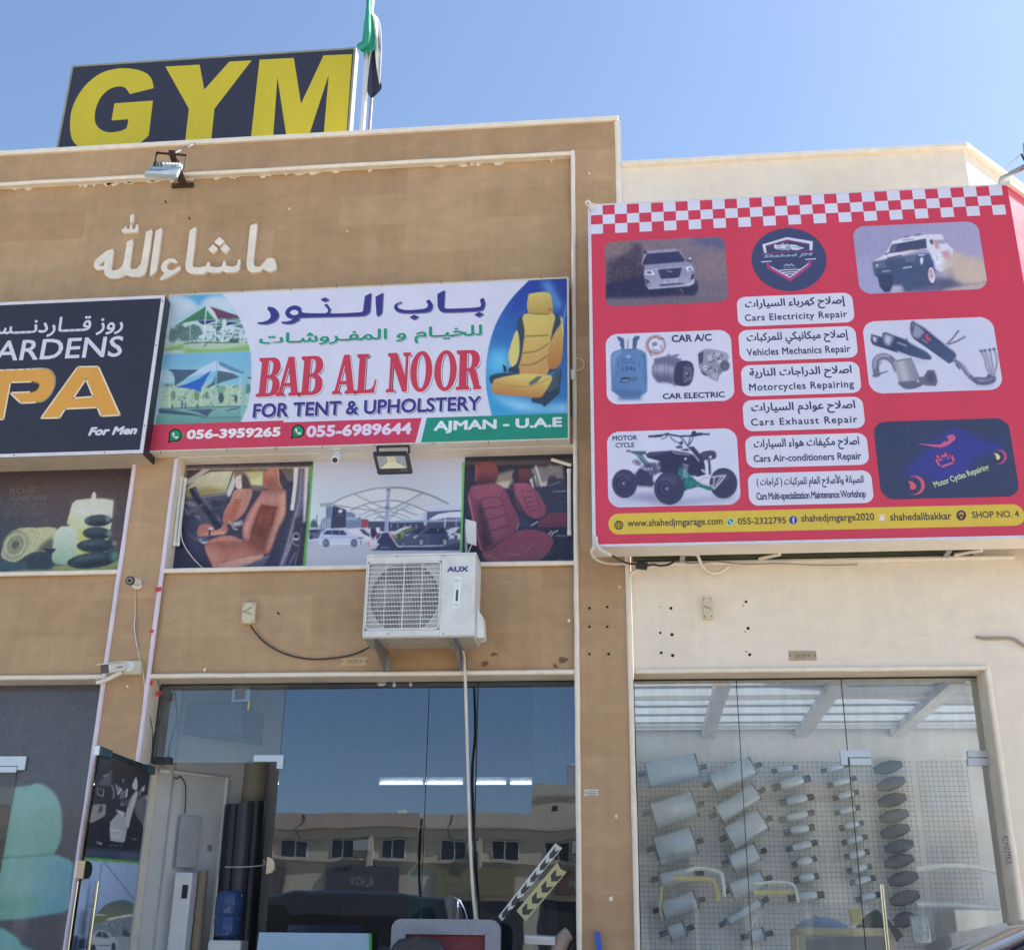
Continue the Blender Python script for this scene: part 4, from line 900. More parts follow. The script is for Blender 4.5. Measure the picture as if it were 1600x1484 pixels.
# chequers
a, b = W(922.6,324,YR),W(1564.4,289,YR); N = 33; zt = rz1 - .014; zb = (W(930,369.3,YR)[2]+W(1560,332,YR)[2])/2
t = MB(); cw = (b[0]-a[0])/N; chh = (zt - zb)/3
for r in range(3):
    for i in range(N):
        if (i + r) % 2 == 0: t.flat([[(a[0]+cw * i, YR - LY, zt - chh * (r + 1)),(a[0]+cw * (i + 1),YR - LY, zt - chh * (r + 1)),(a[0]+cw * (i + 1),YR - LY, zt - chh * r),(a[0]+cw * i, YR - LY, zt - chh * r)]],c=WT)
t.build('chequered_band', PRINT, redS, **PRT)
def wrect(tl, br): 
    a, b = W(*tl, YR),W(*br, YR); return a[0],b[0],b[2],a[2]
def flat_rr(mb, x0,x1,z0,z1,r, y, c): mb.flat([round_rect(x0,z0,x1,z1,r, y)],c=c)
INK = C(54,52,88)
boxes = [((1150.6,464.6),(1336,503.4), 'إصلاح كهرباء السيارات', 'Cars Electricity Repair', 1.12),((1153.2,516.4),(1341.2,558.4), 'إصلاح ميكانيكي للمركبات', 'Vehicles Mechanics Repair', 1.05),
         ((1157.1,571.3),(1346.7,613.4), 'اصلاح الدراجات النارية', 'Motorcycles Repairing', 1.12),((1159.7,625.7),(1352.5,668.4), 'اصلاح عوادم السيارات', 'Cars Exhaust Repair', 1.18),
         ((1163.7,681.9),(1358.8,725.8), 'اصلاح مكيفات هواء السيارات', 'Cars Air-conditioners Repair', 1.0),((1167.8,739.7),(1366,785.4), 'الصيانة والأصلاح العام للمركبات ( كراجات )', 'Cars Multi-specialization Maintenance Workshop', .9)]
for tl, br, ar, en, spc in boxes:
    x0,x1,z0,z1 = wrect(tl, br); w_, h_ = x1-x0,z1-z0
    t = MB(); flat_rr(t, x0,x1,z0,z1,.07,YR - LY, WT)
    text_rect(t, arabic(ar),x0 + .07*w_, x1 - .065*w_, z0 + .50*h_, z0 + .90*h_, YR - LY * 2,INK, bold=.026)
    desc = .04 if any(c in en for c in 'gpyj') else .1
    text_rect(t, en, x0 + .06*w_, x1 - .06*w_, z0+(.06+desc)*h_, z0 + .40*h_, YR - LY * 2,INK, bold=.02,space=spc)
    t.build('service_panel', PRINT, redS, **PRT)
# yellow contact bar
YW = C(206,178,66)
x0,x1,z0,z1 = wrect((950.6,806),(1603,819)); z0 = (W(958,836,YR)[2]+W(1590,820,YR)[2])/2; z1 = (W(958,803,YR)[2]+W(1590,787,YR)[2])/2
t = MB(); flat_rr(t, x0,x1,z0,z1,(z1-z0) * .47,YR - LY, YW)
DK = C(66,58,62)
for s_, l, r_, b_, h_ in (('www.shahedjmgarage.com', 980.3,1129.5,826.2,14.6),('055-2322795', 1152.5,1228.5,819.5,10.4),('shahedjmgarge2020', 1251.3,1367,818.6,14.8),('shahedalibakkar', 1390,1487.5,813.6,11.8),('SHOP NO. 4', 1518,1593,809.5,10.4)):
    k = -(r_ - l) * .0223
    text_px(t, s_, (l, b_ - h_),(r_, b_ + k),YR - LY * 2,DK, bold=.016)
cx, cy = 966.8,820.3; poly_px(t, ellipse(cx, cy, 7.2,7.2),YR - LY * 2,DK)
for k in (-.5,0,.5): stroke(t, [(cx - 5.6*math.sqrt(1-k * k),cy + 6*k),(cx + 5.6*math.sqrt(1-k * k),cy + 6*k)],YR - LY * 3,.006,YW, False)
for k in (-.45,.45): stroke(t, [(cx + 6*k * math.cos(u),cy + 5.6*math.sin(u)) for u in np.linspace(-1.5,1.5,9)],YR - LY * 3,.006,YW, False)
stroke(t, [(cx, cy - 5.6),(cx, cy + 5.6)],YR - LY * 3,.006,YW, False)
cx, cy = 1239.3,812.4; poly_px(t, ellipse(cx, cy, 6.4,6.4),YR - LY * 2,C(62,66,150)); text_px(t, 'f', (cx - 1.6,cy - 4.4),(cx + 2.6,cy + 5.2),YR - LY * 3,WT, bold=.05)
cx, cy = 1378,808.6; poly_px(t, [(cx - 5.6,cy - 6),(cx + 5.6,cy - 6.3),(cx + 5.9,cy + 6),(cx - 5.3,cy + 6.3)],YR - LY * 2,C(206,188,120))
poly_px(t, [tuple(p) for p in smoothline([(cx - 2,cy - 1),(cx, cy - 4.2),(cx + 2,cy - 1),(cx + 3.6,cy + 2.4),(cx + 1.6,cy + 3.4),(cx, cy + 4.4),(cx - 1.6,cy + 3.4),(cx - 3.6,cy + 2.4)],3,True)],YR - LY * 3,C(226,216,216))
cx, cy = 1502,805; poly_px(t, ellipse(cx, cy, 7.7,8),YR - LY * 2,C(78,58,66)); poly_px(t, ellipse(cx, cy - 1.6,3.4,3.4) , YR - LY * 3,YW); poly_px(t, [(cx - 3,cy - .4),(cx + 3,cy - .4),(cx + .1,cy + 5.6)],YR - LY * 3,YW); poly_px(t, ellipse(cx, cy - 1.6,1.4,1.4,12),YR - LY * 4,C(78,58,66))
t.build('contact_bar', PRINT, redS, **PRT)
phone_logo(redS, 1141.5,814.4,5.6,YR - LY, green=C(50,140,120))
# round emblem
zl = Z(1160,345,11.43); t = MB(); NV = C(64,70,104); LW = C(198,200,226); LG = C(150,154,186); PK = C(170,66,118)
c0 = W(1232.6,405.4,YR); rr = (W(1290.7,402,YR)[0]-W(1174,408,YR)[0])/2
t.flat([[(c0[0]+rr * math.cos(u),YR - LY, c0[2]+rr * math.sin(u)) for u in np.linspace(0,2*math.pi, 57)[:-1]]],c=NV)
for L, col, l in (([(355,425),(795,293),(1258,370),(1250,525),(1200,528),(1198,410),(800,335),(410,445),(435,575),(390,580)],LW, 2),([(410,447),(800,337),(1196,412),(1196,425),(800,352),(412,466)],PK, 2),
                  ([(335,585),(1300,522),(1300,530),(335,596)],PK, 3),([(430,760),(470,755),(500,830),(850,1020),(1170,790),(1190,720),(1228,715),(1222,810),(850,1085),(450,850)],PK, 2),
                  ([(500,795),(515,815),(850,1000),(1160,770),(1172,752),(1180,775),(850,1022),(520,838)],LW, 3),([(335,728),(525,715),(525,730),(335,745)],LW, 2),([(1122,685),(1315,672),(1315,688),(1122,700)],LW, 2),
                  ([(650,880),(1040,860),(1025,875),(670,894)],LW, 2),([(700,918),(985,900),(970,916),(725,935)],LW, 2),([(760,955),(930,940),(915,956),(790,970)],LW, 2),
                  ([(725,815),(790,765),(830,790),(870,762),(945,805),(900,808),(870,790),(830,820),(790,792),(760,818)],LG, 2)):
    poly_px(t, zl(L),YR - LY * l, col)
poly_px(t, zl([(565,440),(580,425),(600,420),(610,440),(680,430),(700,410),(730,402),(770,425),(790,420),(800,405),(810,425),(890,430),(960,435),(1010,460),(1110,490),(1050,505),(985,525),(890,520),(860,500),(820,520),(700,520),(600,510),(570,480)]),YR - LY * 2,LW)
poly_px(t, zl(ellipse(818,490,48,48)),YR - LY * 3,NV); poly_px(t, zl(ellipse(818,492,36,36)),YR - LY * 4,LW); poly_px(t, zl(ellipse(818,492,18,20)),YR - LY * 5,NV)
for L in ([(690,440),(740,418),(770,436)],[(620,470),(690,462)],[(900,470),(960,468),(1040,490)],[(620,500),(760,506)]): stroke(t, zl(L),YR - LY * 3,.005,NV, False)
text_px(t, 'Shahed JM', zl([(372,608)])[0],zl([(1262,640)])[0],YR - LY * 4,LG, bold=.045,shear=.25,space=1.1)
text_px(t, 'Repairing Garage', zl([(575,716)])[0],zl([(1095,722)])[0],YR - LY * 2,C(104,62,106),bold=.02)
text_px(t, 'SINCE 2010', zl([(735,842)])[0],zl([(955,850)])[0],YR - LY * 2,LG, bold=.02)
t.build('emblem', PRINT, redS, **PRT)
# --- pictures
def pic(name, cv, tl, br, r, lay=1.0):
    x0,x1,z0,z1 = wrect(tl, br)
    return picture(name, cv, (x0,YR - LY * lay, z0),(x1-x0,0,0),(0,0,z1-z0),redS, keep=rr_keep(x1-x0,z1-z0,r),step=.0062)
REDP = (186,62,92); LAV = (200,200,224)
# 1: off-road car in a cloud of dust
zc = Z(940,350,7.619); cv = Canvas(942,366,1142,484,(120,104,112))
cv.poly(zc([(0,150),(1530,100),(1530,980),(0,1010)]),(122,106,116),grad=((950,470),(1120,380),(124,108,122)))
cv.poly(zc([(1050,140),(1490,140),(1500,330),(1100,230)]),(92,92,128),blur=5); cv.poly(zc([(0,150),(500,150),(480,320),(60,420)]),(124,106,110),blur=6)
cv.poly(zc([(1180,300),(1500,330),(1500,640),(1200,620)]),(130,112,120),blur=7); cv.poly(zc([(1150,700),(1530,720),(1530,800),(1200,850)]),(112,98,116),blur=5)
cv.poly(zc([(60,450),(200,400),(330,330),(420,220),(480,300),(470,460),(520,520),(530,870),(50,890)]),(70,60,78),blur=3)
for _ in range(170):
    (ex, ey), = zc([(random.uniform(60,480),random.uniform(400,860))]); s_ = random.uniform(.6,2.4); cv.ell(ex, ey, s_, s_, random.choice([(58,50,74),(98,82,92),(48,44,72),(112,92,100)]),alpha=.5)
for _ in range(60):
    (ex, ey), = zc([(random.uniform(280,480),random.uniform(230,430))]); cv.ell(ex, ey, 2,3,(90,78,90),alpha=.25)
cv.poly(zc([(50,720),(540,600),(1140,740),(1120,850),(960,860),(700,880),(50,900)]),(50,48,78),blur=2)
cv.poly(zc([(40,890),(700,880),(1150,850),(1520,860),(1500,960),(60,1000)]),(110,98,114),blur=3)
cv.poly(zc([(505,350),(520,320),(860,290),(905,300),(960,350),(1005,440),(1095,490),(1112,560),(1105,700),(1060,735),(560,775),(530,740),(500,600),(515,500),(470,480)]),(138,136,164),grad=((1010,430),(1012,452),(160,160,186)))
cv.poly(zc([(545,352),(915,325),(1000,440),(960,452),(500,490),(480,470)]),(58,56,92),sm=0); cv.poly(zc([(540,335),(860,300),(890,312),(915,326),(548,354)]),(148,146,172))
cv.line(zc([(520,330),(500,410),(475,480)]),1.2,(150,150,176)); cv.poly(zc([(500,320),(540,320),(540,355),(510,360)]),(66,64,92))
cv.poly(zc([(1015,420),(1030,395),(1075,395),(1078,440),(1040,455),(1015,445)]),(78,74,104)); cv.ell(*zc([(1052,412)])[0],2.6,1.6,(212,212,224)); cv.poly(zc([(405,455),(460,450),(470,490),(420,490)]),(84,80,104),blur=1)
cv.poly(zc([(600,530),(990,500),(985,520),(940,600),(900,650),(700,660),(650,600)]),(150,150,178)); cv.poly(zc([(670,545),(960,520),(930,628),(885,645),(705,655)]),(60,58,92))
cv.line(zc([(780,560),(840,570)]),1.4,(150,150,180)); cv.poly(zc([(515,560),(600,548),(640,610),(520,605)]),(214,214,230)); cv.poly(zc([(535,568),(585,562),(600,592),(535,592)]),(74,74,108))
cv.poly(zc([(1000,515),(1060,500),(1095,540),(1020,570)]),(216,216,232)); cv.poly(zc([(1030,525),(1066,520),(1075,545),(1035,556)]),(110,110,140))
cv.poly(zc([(740,660),(900,650),(902,688),(742,697)]),(186,186,204)); cv.line(zc([(765,676),(880,668)]),1.2,(120,118,140)); cv.line(zc([(768,677),(800,674)]),1.8,(110,108,130))
cv.poly(zc([(520,645),(580,690),(575,740),(545,740),(525,700)]),(72,70,104)); cv.poly(zc([(1070,605),(1100,590),(1098,655),(1060,665)]),(56,54,88)); cv.ell(*zc([(560,720)])[0],1.8,2,(180,180,200)); cv.line(zc([(1020,720),(1085,710),(1090,660)]),1.4,(220,220,234))
cv.poly(zc([(690,720),(970,700),(985,715),(690,745)]),(76,74,106)); cv.line(zc([(560,775),(1060,735)]),1.2,(166,166,190))
cv.poly(zc([(1000,760),(1110,720),(1112,650),(1145,700),(1140,800),(1090,855),(1000,850)]),(54,52,84),blur=1); cv.line(zc([(930,770),(965,800),(965,825)]),1.6,(130,126,146))
cv.noise(3,1); pic('car_photo', cv, (944.6,378.2),(1138.8,471.4),.075)
# 2: rally car jumping
zc = Z(1320,330,6.667); cv = Canvas(1328,342,1548,464,(150,146,186))
cv.poly(zc([(60,100),(1500,80),(1500,500),(80,480)]),(148,146,184),grad=((1340,440),(1500,350),(160,152,188))); cv.poly(zc([(100,480),(500,500),(500,880),(140,880)]),(158,154,194),blur=5)
for x, y_, rx, ry in ((1150,480,90,70),(1250,560,140,100),(1380,600,120,120),(1300,680,170,90),(1100,560,70,90),(1430,680,70,90),(1180,640,120,80)):
    (ex, ey), = zc([(x, y_)]); cv.ell(ex, ey, rx / 6.7,ry / 6.7,(186,166,166),blur=4,alpha=.8)
cv.poly(zc([(600,800),(900,700),(1100,690),(1250,760),(1100,830),(620,850)]),(92,90,122),blur=3); cv.poly(zc([(1000,825),(1250,770),(1490,740),(1470,800),(1100,840)]),(186,160,160),blur=2); cv.line(zc([(1150,780),(1480,740)]),2,(110,100,110),blur=1,alpha=.7)
cv.poly(zc([(500,310),(640,275),(850,243),(1010,240),(1040,300),(1085,360),(1130,400),(1120,560),(1010,640),(940,600),(880,420),(845,390),(590,460),(330,530),(290,525),(420,450),(480,350)]),(206,204,224))
cv.poly(zc([(495,345),(845,285),(855,385),(630,420),(460,440),(470,390)]),(68,72,106)); cv.poly(zc([(500,330),(840,268),(842,284),(500,345)]),(214,212,230)); cv.line(zc([(600,305),(720,290)]),1.4,(120,118,146))
cv.poly(zc([(500,350),(540,345),(530,420),(470,430)]),(120,124,150),blur=1,alpha=.6); cv.poly(zc([(880,300),(915,295),(925,345),(900,350)]),(74,78,90)); cv.poly(zc([(925,300),(960,300),(985,395),(940,390)]),(200,130,130),alpha=.8); cv.poly(zc([(950,300),(1050,298),(1070,335),(960,340)]),(150,150,176),blur=1)
cv.line(zc([(560,430),(700,405),(790,405)]),1.6,(196,140,130)); cv.line(zc([(445,492),(590,462)]),2.2,(70,74,104)); cv.poly(zc([(1000,420),(1080,405),(1110,470),(1100,540),(1020,470)]),(196,138,146),blur=1,alpha=.85)
cv.poly(zc([(285,530),(500,490),(760,450),(880,440),(920,520),(945,640),(900,770),(640,830),(600,790),(480,770),(340,690),(310,670)]),(72,82,118),blur=1)
cv.poly(zc([(310,545),(420,520),(425,580),(320,600)]),(100,104,134)); cv.ell(*zc([(335,565)])[0],2,2,(190,196,216)); cv.poly(zc([(610,480),(740,465),(740,520),(640,540)]),(96,102,134)); cv.line(zc([(390,630),(470,620)]),1.4,(180,186,206)); cv.line(zc([(610,592),(695,580)]),2,(184,190,208)); cv.poly(zc([(785,485),(815,480),(815,530),(800,565),(785,530)]),(208,208,226)); cv.line(zc([(770,462),(830,455)]),1.6,(208,208,226))
cv.poly(zc([(340,660),(500,660),(500,780),(470,840),(410,845),(360,780)]),(62,66,98)); cv.poly(zc([(860,600),(900,570),(940,640),(945,740),(920,775),(880,740)]),(70,74,108)); cv.ell(*zc([(905,668)])[0],5.2,12.5,(214,200,212),rot=-.12); cv.ell(*zc([(900,655)])[0],2.6,7,(186,120,140),rot=-.12); cv.ell(*zc([(898,645)])[0],1.2,3,(206,190,205))
cv.poly(zc([(935,455),(995,450),(1010,545),(945,548)]),(218,218,232)); cv.line(zc([(955,470),(970,480),(960,515)]),1.1,(130,130,160)); cv.poly(zc([(500,780),(600,770),(590,840),(490,850)]),(176,172,196),blur=2); cv.poly(zc([(1060,600),(1120,590),(1150,700),(1080,720)]),(96,98,134),blur=3,alpha=.8); cv.line(zc([(620,268),(660,266)]),1.6,(80,80,104)); cv.line(zc([(735,250),(790,244)]),1.6,(80,80,104)); cv.line(zc([(425,450),(460,435)]),2,(80,84,110))

for x, y_, rx, ry, al in ((1080,560,60,60,.6),(1150,500,80,70,.8),(1230,590,120,90,.85),(1350,600,120,110,.85),(1280,690,150,60,.8),(1420,690,60,60,.8),(1080,640,80,50,.6)):
    (ex, ey), = zc([(x, y_)]); cv.ell(ex, ey, rx / 6.7,ry / 6.7,(196,172,158),blur=4,alpha=al)
cv.noise(2,1); pic('rally_photo', cv, (1331.7,354.7),(1544.2,451.5),.1)
# 3: refrigerant bottle, compressor, alternator
zc = Z(940,500,7.273); cv = Canvas(942,505,1152,636,LAV)
cv.poly(zc([(180,880),(450,880),(470,905),(200,912)]),(120,124,160),blur=2)
cv.poly(zc([(105,430),(130,370),(200,340),(420,335),(490,370),(510,430),(520,780),(505,820),(440,870),(430,895),(330,905),(215,890),(205,870),(120,810),(112,780)]),(84,118,168),sm=3,grad=((955,600),(1012,600),(96,132,178)))
cv.poly(zc([(118,420),(160,370),(240,345),(220,380),(160,420),(130,700)]),(132,162,200),blur=2,alpha=.8); cv.poly(zc([(440,360),(490,390),(505,450),(505,760),(480,700),(480,450)]),(62,88,140),blur=2,alpha=.7); cv.poly(zc([(150,800),(500,800),(430,870),(220,870)]),(66,92,144),blur=3,alpha=.7)
for L in ([(170,200),(195,185),(255,215),(262,320),(230,330),(205,280),(215,250),(195,240),(185,215)],[(350,325),(355,210),(385,180),(430,182),(435,205),(405,240),(402,275),(390,325)]): cv.poly(zc(L),(72,92,132))
cv.line(zc([(300,215),(298,318)]),2,(120,120,146)); cv.line(zc([(303,220),(303,250)]),1,(190,150,140)); cv.line(zc([(215,335),(410,330)]),1.6,(70,98,144)); cv.poly(zc([(280,405),(330,400),(312,440),(298,440)]),(170,186,214),blur=1)
for y_, a_, b_ in ((448,240,350),(485,240,380)): cv.line(zc([(a_, y_),(b_, y_ - 4)]),1.5,(66,88,136))
for x in (185,190,430,425): cv.line(zc([(x, 460),(x, 525)]),1.8,(78,104,152),alpha=.8)
cv.poly(zc([(225,655),(320,648),(305,705),(212,712)]),(44,54,90)); cv.line(zc([(322,690),(335,665),(400,655)]),1.2,(52,66,106)); cv.line(zc([(345,690),(400,682)]),2,(62,80,122),alpha=.7)
for rr_, col in ((15.5,(150,90,120)),(14.2,(206,170,110)),(12.8,(96,70,130)),(11.8,(170,90,110))): cv.line([tuple(p) for p in ellipse(940+615/7.273,500+285/7.273,rr_, rr_ * .98,30)] + [ellipse(940+615/7.273,500+285/7.273,rr_, rr_ * .98,30)[0]],1.1,col)
cv.ell(940+625/7.273,500+285/7.273,11.2,11,LAV)
for L in ([(580,300),(582,260),(595,255),(595,300)],[(610,290),(612,255),(624,255),(624,290)],[(580,330),(600,350),(650,345)],[(678,280),(682,330)],[(545,360),(560,400),(575,410)],[(640,220),(710,210)]): cv.line(zc(L),1.1,(60,62,92))
cv.poly(zc([(570,520),(600,480),(600,440),(650,430),(740,410),(755,380),(770,385),(775,405),(870,385),(885,395),(850,430),(905,440),(905,465),(985,465),(1035,500),(1048,570),(1040,660),(1000,740),(950,752),(850,745),(820,755),(808,730),(730,700),(640,715),(615,690),(580,640),(568,590)]),(122,122,148))
cv.poly(zc([(600,440),(740,415),(820,440),(900,450),(840,520),(600,500)]),(104,102,130),blur=1); cv.poly(zc([(590,520),(720,500),(820,540),(820,600),(600,580)]),(152,152,174),blur=2); cv.poly(zc([(580,620),(800,640),(810,720),(640,700)]),(92,92,122),blur=2)
for x in (640,720,760): cv.line(zc([(x, 480),(x - 10,680)]),1,(90,90,120))
cv.poly(zc([(850,500),(900,466),(990,466),(1040,510),(1048,600),(1020,710),(950,752),(860,740),(820,690),(830,560)]),(58,58,88),sm=3); cv.ell(*zc([(980,610)])[0],8.5,15.5,(76,76,108),rot=.1); cv.ell(*zc([(980,612)])[0],6,11.5,(96,96,128),rot=.1); cv.ell(*zc([(980,612)])[0],3,5.5,(64,64,96)); cv.ell(*zc([(972,606)])[0],1,1.6,(220,220,230))
for x, y_ in ((940,540),(950,700),(1015,660)): cv.ell(*zc([(x, y_)])[0],1,1.3,(150,150,176))
cv.poly(zc([(1095,380),(1130,350),(1180,330),(1240,330),(1330,345),(1420,375),(1450,420),(1430,460),(1455,520),(1430,570),(1380,590),(1340,630),(1320,695),(1280,690),(1200,640),(1160,630),(1110,550),(1100,480)]),(140,138,160))
cv.poly(zc([(1095,385),(1160,360),(1150,480),(1110,510)]),(74,72,102)); cv.poly(zc([(1200,420),(1260,370),(1330,360),(1400,390),(1440,430),(1380,440),(1280,430),(1220,500)]),(170,168,186),blur=1)
for _ in range(60): 
    (ex, ey), = zc([(random.uniform(1200,1400),random.uniform(370,600))]); cv.ell(ex, ey, random.uniform(.6,1.8),random.uniform(.8,2.4),random.choice([(66,64,94),(190,190,204),(96,94,122)]),alpha=.7)
cv.ell(*zc([(1180,540)])[0],3.4,3.8,(206,206,218)); cv.ell(*zc([(1180,540)])[0],1.5,1.7,(80,80,104)); cv.ell(*zc([(1400,520)])[0],7,8.2,(84,82,108)); cv.ell(*zc([(1415,520)])[0],5.6,7.4,(98,96,120)); cv.ell(*zc([(1345,470)])[0],2.4,2.4,(196,196,210)); cv.poly(zc([(1120,570),(1200,620),(1190,640),(1140,610)]),(80,78,108)); cv.poly(zc([(1240,620),(1320,600),(1310,690),(1280,685)]),(164,162,182))
cv.noise(2,0); p3 = pic('parts_photo', cv, (946.2,522.7),(1148.3,625.8),.1)
t = MB()
for s_, tl, br in (('CAR A/C', (793,172),(1252,238)),('CAR ELECTRIC', (692,835),(1402,878))): text_px(t, s_, zc([tl])[0],zc([br])[0],YR - LY * 2,C(52,50,86),bold=.03)
text_px(t, '134a', zc([(232,526)])[0],zc([(390,576)])[0],YR - LY * 2,C(50,56,92),bold=.0); text_px(t, 'cool', zc([(232,664)])[0],zc([(305,700)])[0],YR - LY * 2,C(150,170,205),bold=.02,shear=.2)
t.build('lettering', PRINT, redS, **PRT)
# 4: exhaust parts
zc = Z(1340,490,6.667); cv = Canvas(1343,492,1572,618,(196,196,220))
cv.poly(zc([(500,470),(640,480),(780,480),(600,500)]),(160,160,188),blur=3); cv.poly(zc([(1200,730),(1440,720),(1400,760),(1230,760)]),(166,166,192),blur=3)
cv.poly(zc([(140,212),(250,245),(300,290),(440,420),(510,440),(300,370),(160,325),(138,290)]),(66,66,98)); cv.poly(zc([(150,228),(215,250),(200,300),(170,300)]),(130,130,158)); cv.poly(zc([(158,240),(190,255),(185,290),(165,285)]),(190,190,206))
cv.poly(zc([(262,200),(300,195),(480,260),(560,320),(720,400),(768,445),(765,482),(690,478),(540,438),(300,345),(255,260)]),(58,62,96),grad=((1390,520),(1440,562),(70,84,122))); cv.poly(zc([(275,205),(380,240),(370,280),(340,340),(290,330),(262,270)]),(130,130,160),blur=1); cv.poly(zc([(290,225),(350,240),(330,320),(290,300)]),(178,178,200),blur=1); cv.line(zc([(300,200),(480,265),(720,400)]),1,(130,132,162)); cv.line(zc([(415,300),(510,338)]),1.8,(160,162,190)); cv.line(zc([(495,290),(510,260),(525,300)]),1.3,(70,72,104),sm=4)
cv.poly(zc([(550,100),(572,76),(680,135),(900,315),(1010,395),(1030,440),(1000,500),(950,522),(780,400),(580,260),(555,215),(545,150)]),(62,66,98),grad=((1430,510),(1490,560),(72,86,124))); cv.poly(zc([(560,90),(640,130),(700,190),(640,260),(580,245),(565,210)]),(140,140,166),blur=1); cv.poly(zc([(580,100),(600,110),(575,215),(560,190)]),(90,90,120)); cv.line(zc([(590,85),(700,150),(920,330),(1010,400)]),2,(150,152,180)); cv.line(zc([(640,130),(900,330)]),1,(40,44,74))
cv.poly(zc([(715,215),(740,205),(735,240),(770,270),(760,295),(735,275),(715,285),(710,250),(690,240)]),(186,70,98)); cv.line(zc([(668,270),(730,305)]),1.6,(140,140,168))
for L in ([(930,315),(990,260),(1045,185)],[(950,320),(1030,290),(1115,245)]): cv.line(zc(L),2.6,(104,104,132))
for x, y_ in ((1045,186),(1112,245)): cv.ell(*zc([(x, y_)])[0],2,2,(120,120,146))
cv.line(zc([(1010,480),(1060,520),(1100,560),(1140,620),(1200,680),(1260,720)]),7,(112,112,140),sm=4); cv.line(zc([(1015,468),(1070,505),(1120,570),(1170,640)]),1.6,(170,170,190),sm=4); cv.line(zc([(1025,530),(1065,575)]),2.4,(70,70,98)); cv.ell(*zc([(1050,475)])[0],3,1.6,(196,196,214),rot=.7)
cv.poly(zc([(1200,680),(1240,660),(1330,665),(1360,630),(1430,640),(1440,690),(1400,730),(1290,745),(1220,715)]),(92,92,120),sm=3); cv.poly(zc([(1230,680),(1330,690),(1420,670),(1400,690),(1280,710)]),(150,150,172),blur=1)
for L in ([(1285,390),(1310,440),(1330,500),(1340,560),(1370,620)],[(1325,385),(1345,440),(1370,540),(1390,630)],[(1375,378),(1385,440),(1400,520),(1410,640)],[(1420,370),(1440,430),(1450,510),(1430,600),(1420,650)]):
    cv.line(zc(L),3.6,(128,128,154),sm=4); cv.line([(x - .6,y_) for x, y_ in zc(L)],.9,(196,196,212),sm=4); (ex, ey) = zc(L)[0]; cv.ell(ex, ey, 2.8,2.2,(96,96,124))
cv.line(zc([(200,640),(185,560),(190,490),(240,450),(310,455),(370,500),(410,580)]),10,(112,112,138),sm=5); cv.line(zc([(180,560),(188,480),(250,437),(330,445)]),2.6,(176,176,196),sm=5,blur=1); cv.line(zc([(215,600),(215,540),(245,500)]),2,(84,84,112),sm=4,blur=1); cv.poly(zc([(150,640),(310,595),(318,605),(155,660)]),(96,96,122))
cv.poly(zc([(370,500),(420,480),(560,465),(590,520),(645,660),(640,710),(540,720),(430,710),(400,600)]),(150,148,164),grad=((1410,570),(1432,566),(128,126,150))); cv.poly(zc([(410,490),(480,478),(540,700),(470,712)]),(190,188,196),blur=3,alpha=.7); cv.line(zc([(400,500),(480,478),(560,466)]),1.6,(104,104,126)); cv.line(zc([(430,712),(540,718),(640,695)]),1.4,(100,100,124),sm=3)
cv.poly(zc([(430,715),(640,700),(700,730),(600,780),(500,785),(445,750)]),(98,98,122),sm=3); cv.poly(zc([(640,660),(690,655),(730,585),(800,590),(835,710),(815,755),(710,750),(640,720)]),(106,104,128)); cv.ell(*zc([(765,665)])[0],7.5,9,(82,80,106),blur=2); cv.ell(*zc([(630,705)])[0],1.5,1.5,(220,220,226))
cv.noise(2,0); pic('exhaust_photo', cv, (1346.8,502.8),(1568.3,608.5),.105)
# 5: quad bike
zc = Z(940,660,6.957); cv = Canvas(944,664,1164,798,(198,198,222)); DKT = (58,58,88); TEA = (40,112,112)
cv.poly(zc([(60,740),(1510,740),(1510,900),(70,930)]),(186,186,212),blur=6); cv.poly(zc([(200,800),(560,760),(660,860),(900,850),(1400,800),(1440,820),(800,900),(640,890)]),(140,140,172),blur=4)
def wheel(x, y_, rx, ry, hx, hy, hr):
    (ex, ey), = zc([(x, y_)]); s_ = 1/6.957; cv.ell(ex, ey, rx * s_, ry * s_, DKT)
    for k in range(26):
        a_ = k / 26*6.283; cv.ell(ex + rx * s_ * .97*math.cos(a_),ey + ry * s_ * .97*math.sin(a_),1.3,1.3,(50,50,80))
        cv.line([(ex + rx * s_ * .78*math.cos(a_),ey + ry * s_ * .78*math.sin(a_)),(ex + rx * s_ * .96*math.cos(a_),ey + ry * s_ * .96*math.sin(a_))],.7,(84,84,116),alpha=.7)
    cv.ell(ex - rx * s_ * .1,ey - ry * s_ * .45,rx * s_ * .6,ry * s_ * .3,(80,80,112),blur=2,alpha=.7)
    if hr:
        (hx_, hy_), = zc([(hx, hy)]); cv.ell(hx_, hy_, hr * s_, hr * s_ * 1.15,(40,40,68)); cv.ell(hx_ + .6,hy_, hr * s_ * .8,hr * s_ * .95,(74,74,106)); cv.ell(hx_ + 1,hy_, hr * s_ * .55,hr * s_ * .65,(48,48,78)); cv.ell(hx_ + 2.6,hy_ + .3,2.2,2.6,(150,150,176)); cv.ell(hx_ + 2.6,hy_ + .3,1,1.2,(90,90,116))
cv.poly(zc([(360,560),(420,490),(560,560),(560,700),(380,690)]),(56,56,88),blur=1)
wheel(1325,660,150,165,0,0,0); wheel(250,665,135,155,220,660,62)
cv.poly(zc([(280,310),(480,310),(490,345),(440,350),(520,450),(480,480),(380,360)]),(70,96,108)); cv.line(zc([(300,320),(440,380),(500,450)]),1.2,(150,176,180)); cv.line(zc([(272,312),(300,305)]),2,(40,40,66)); cv.poly(zc([(335,410),(380,395),(430,430),(430,470),(370,465),(335,440)]),(120,120,140)); cv.ell(*zc([(370,432)])[0],3.4,4,(160,160,176)); cv.ell(*zc([(378,432)])[0],1.4,2,(52,52,78))
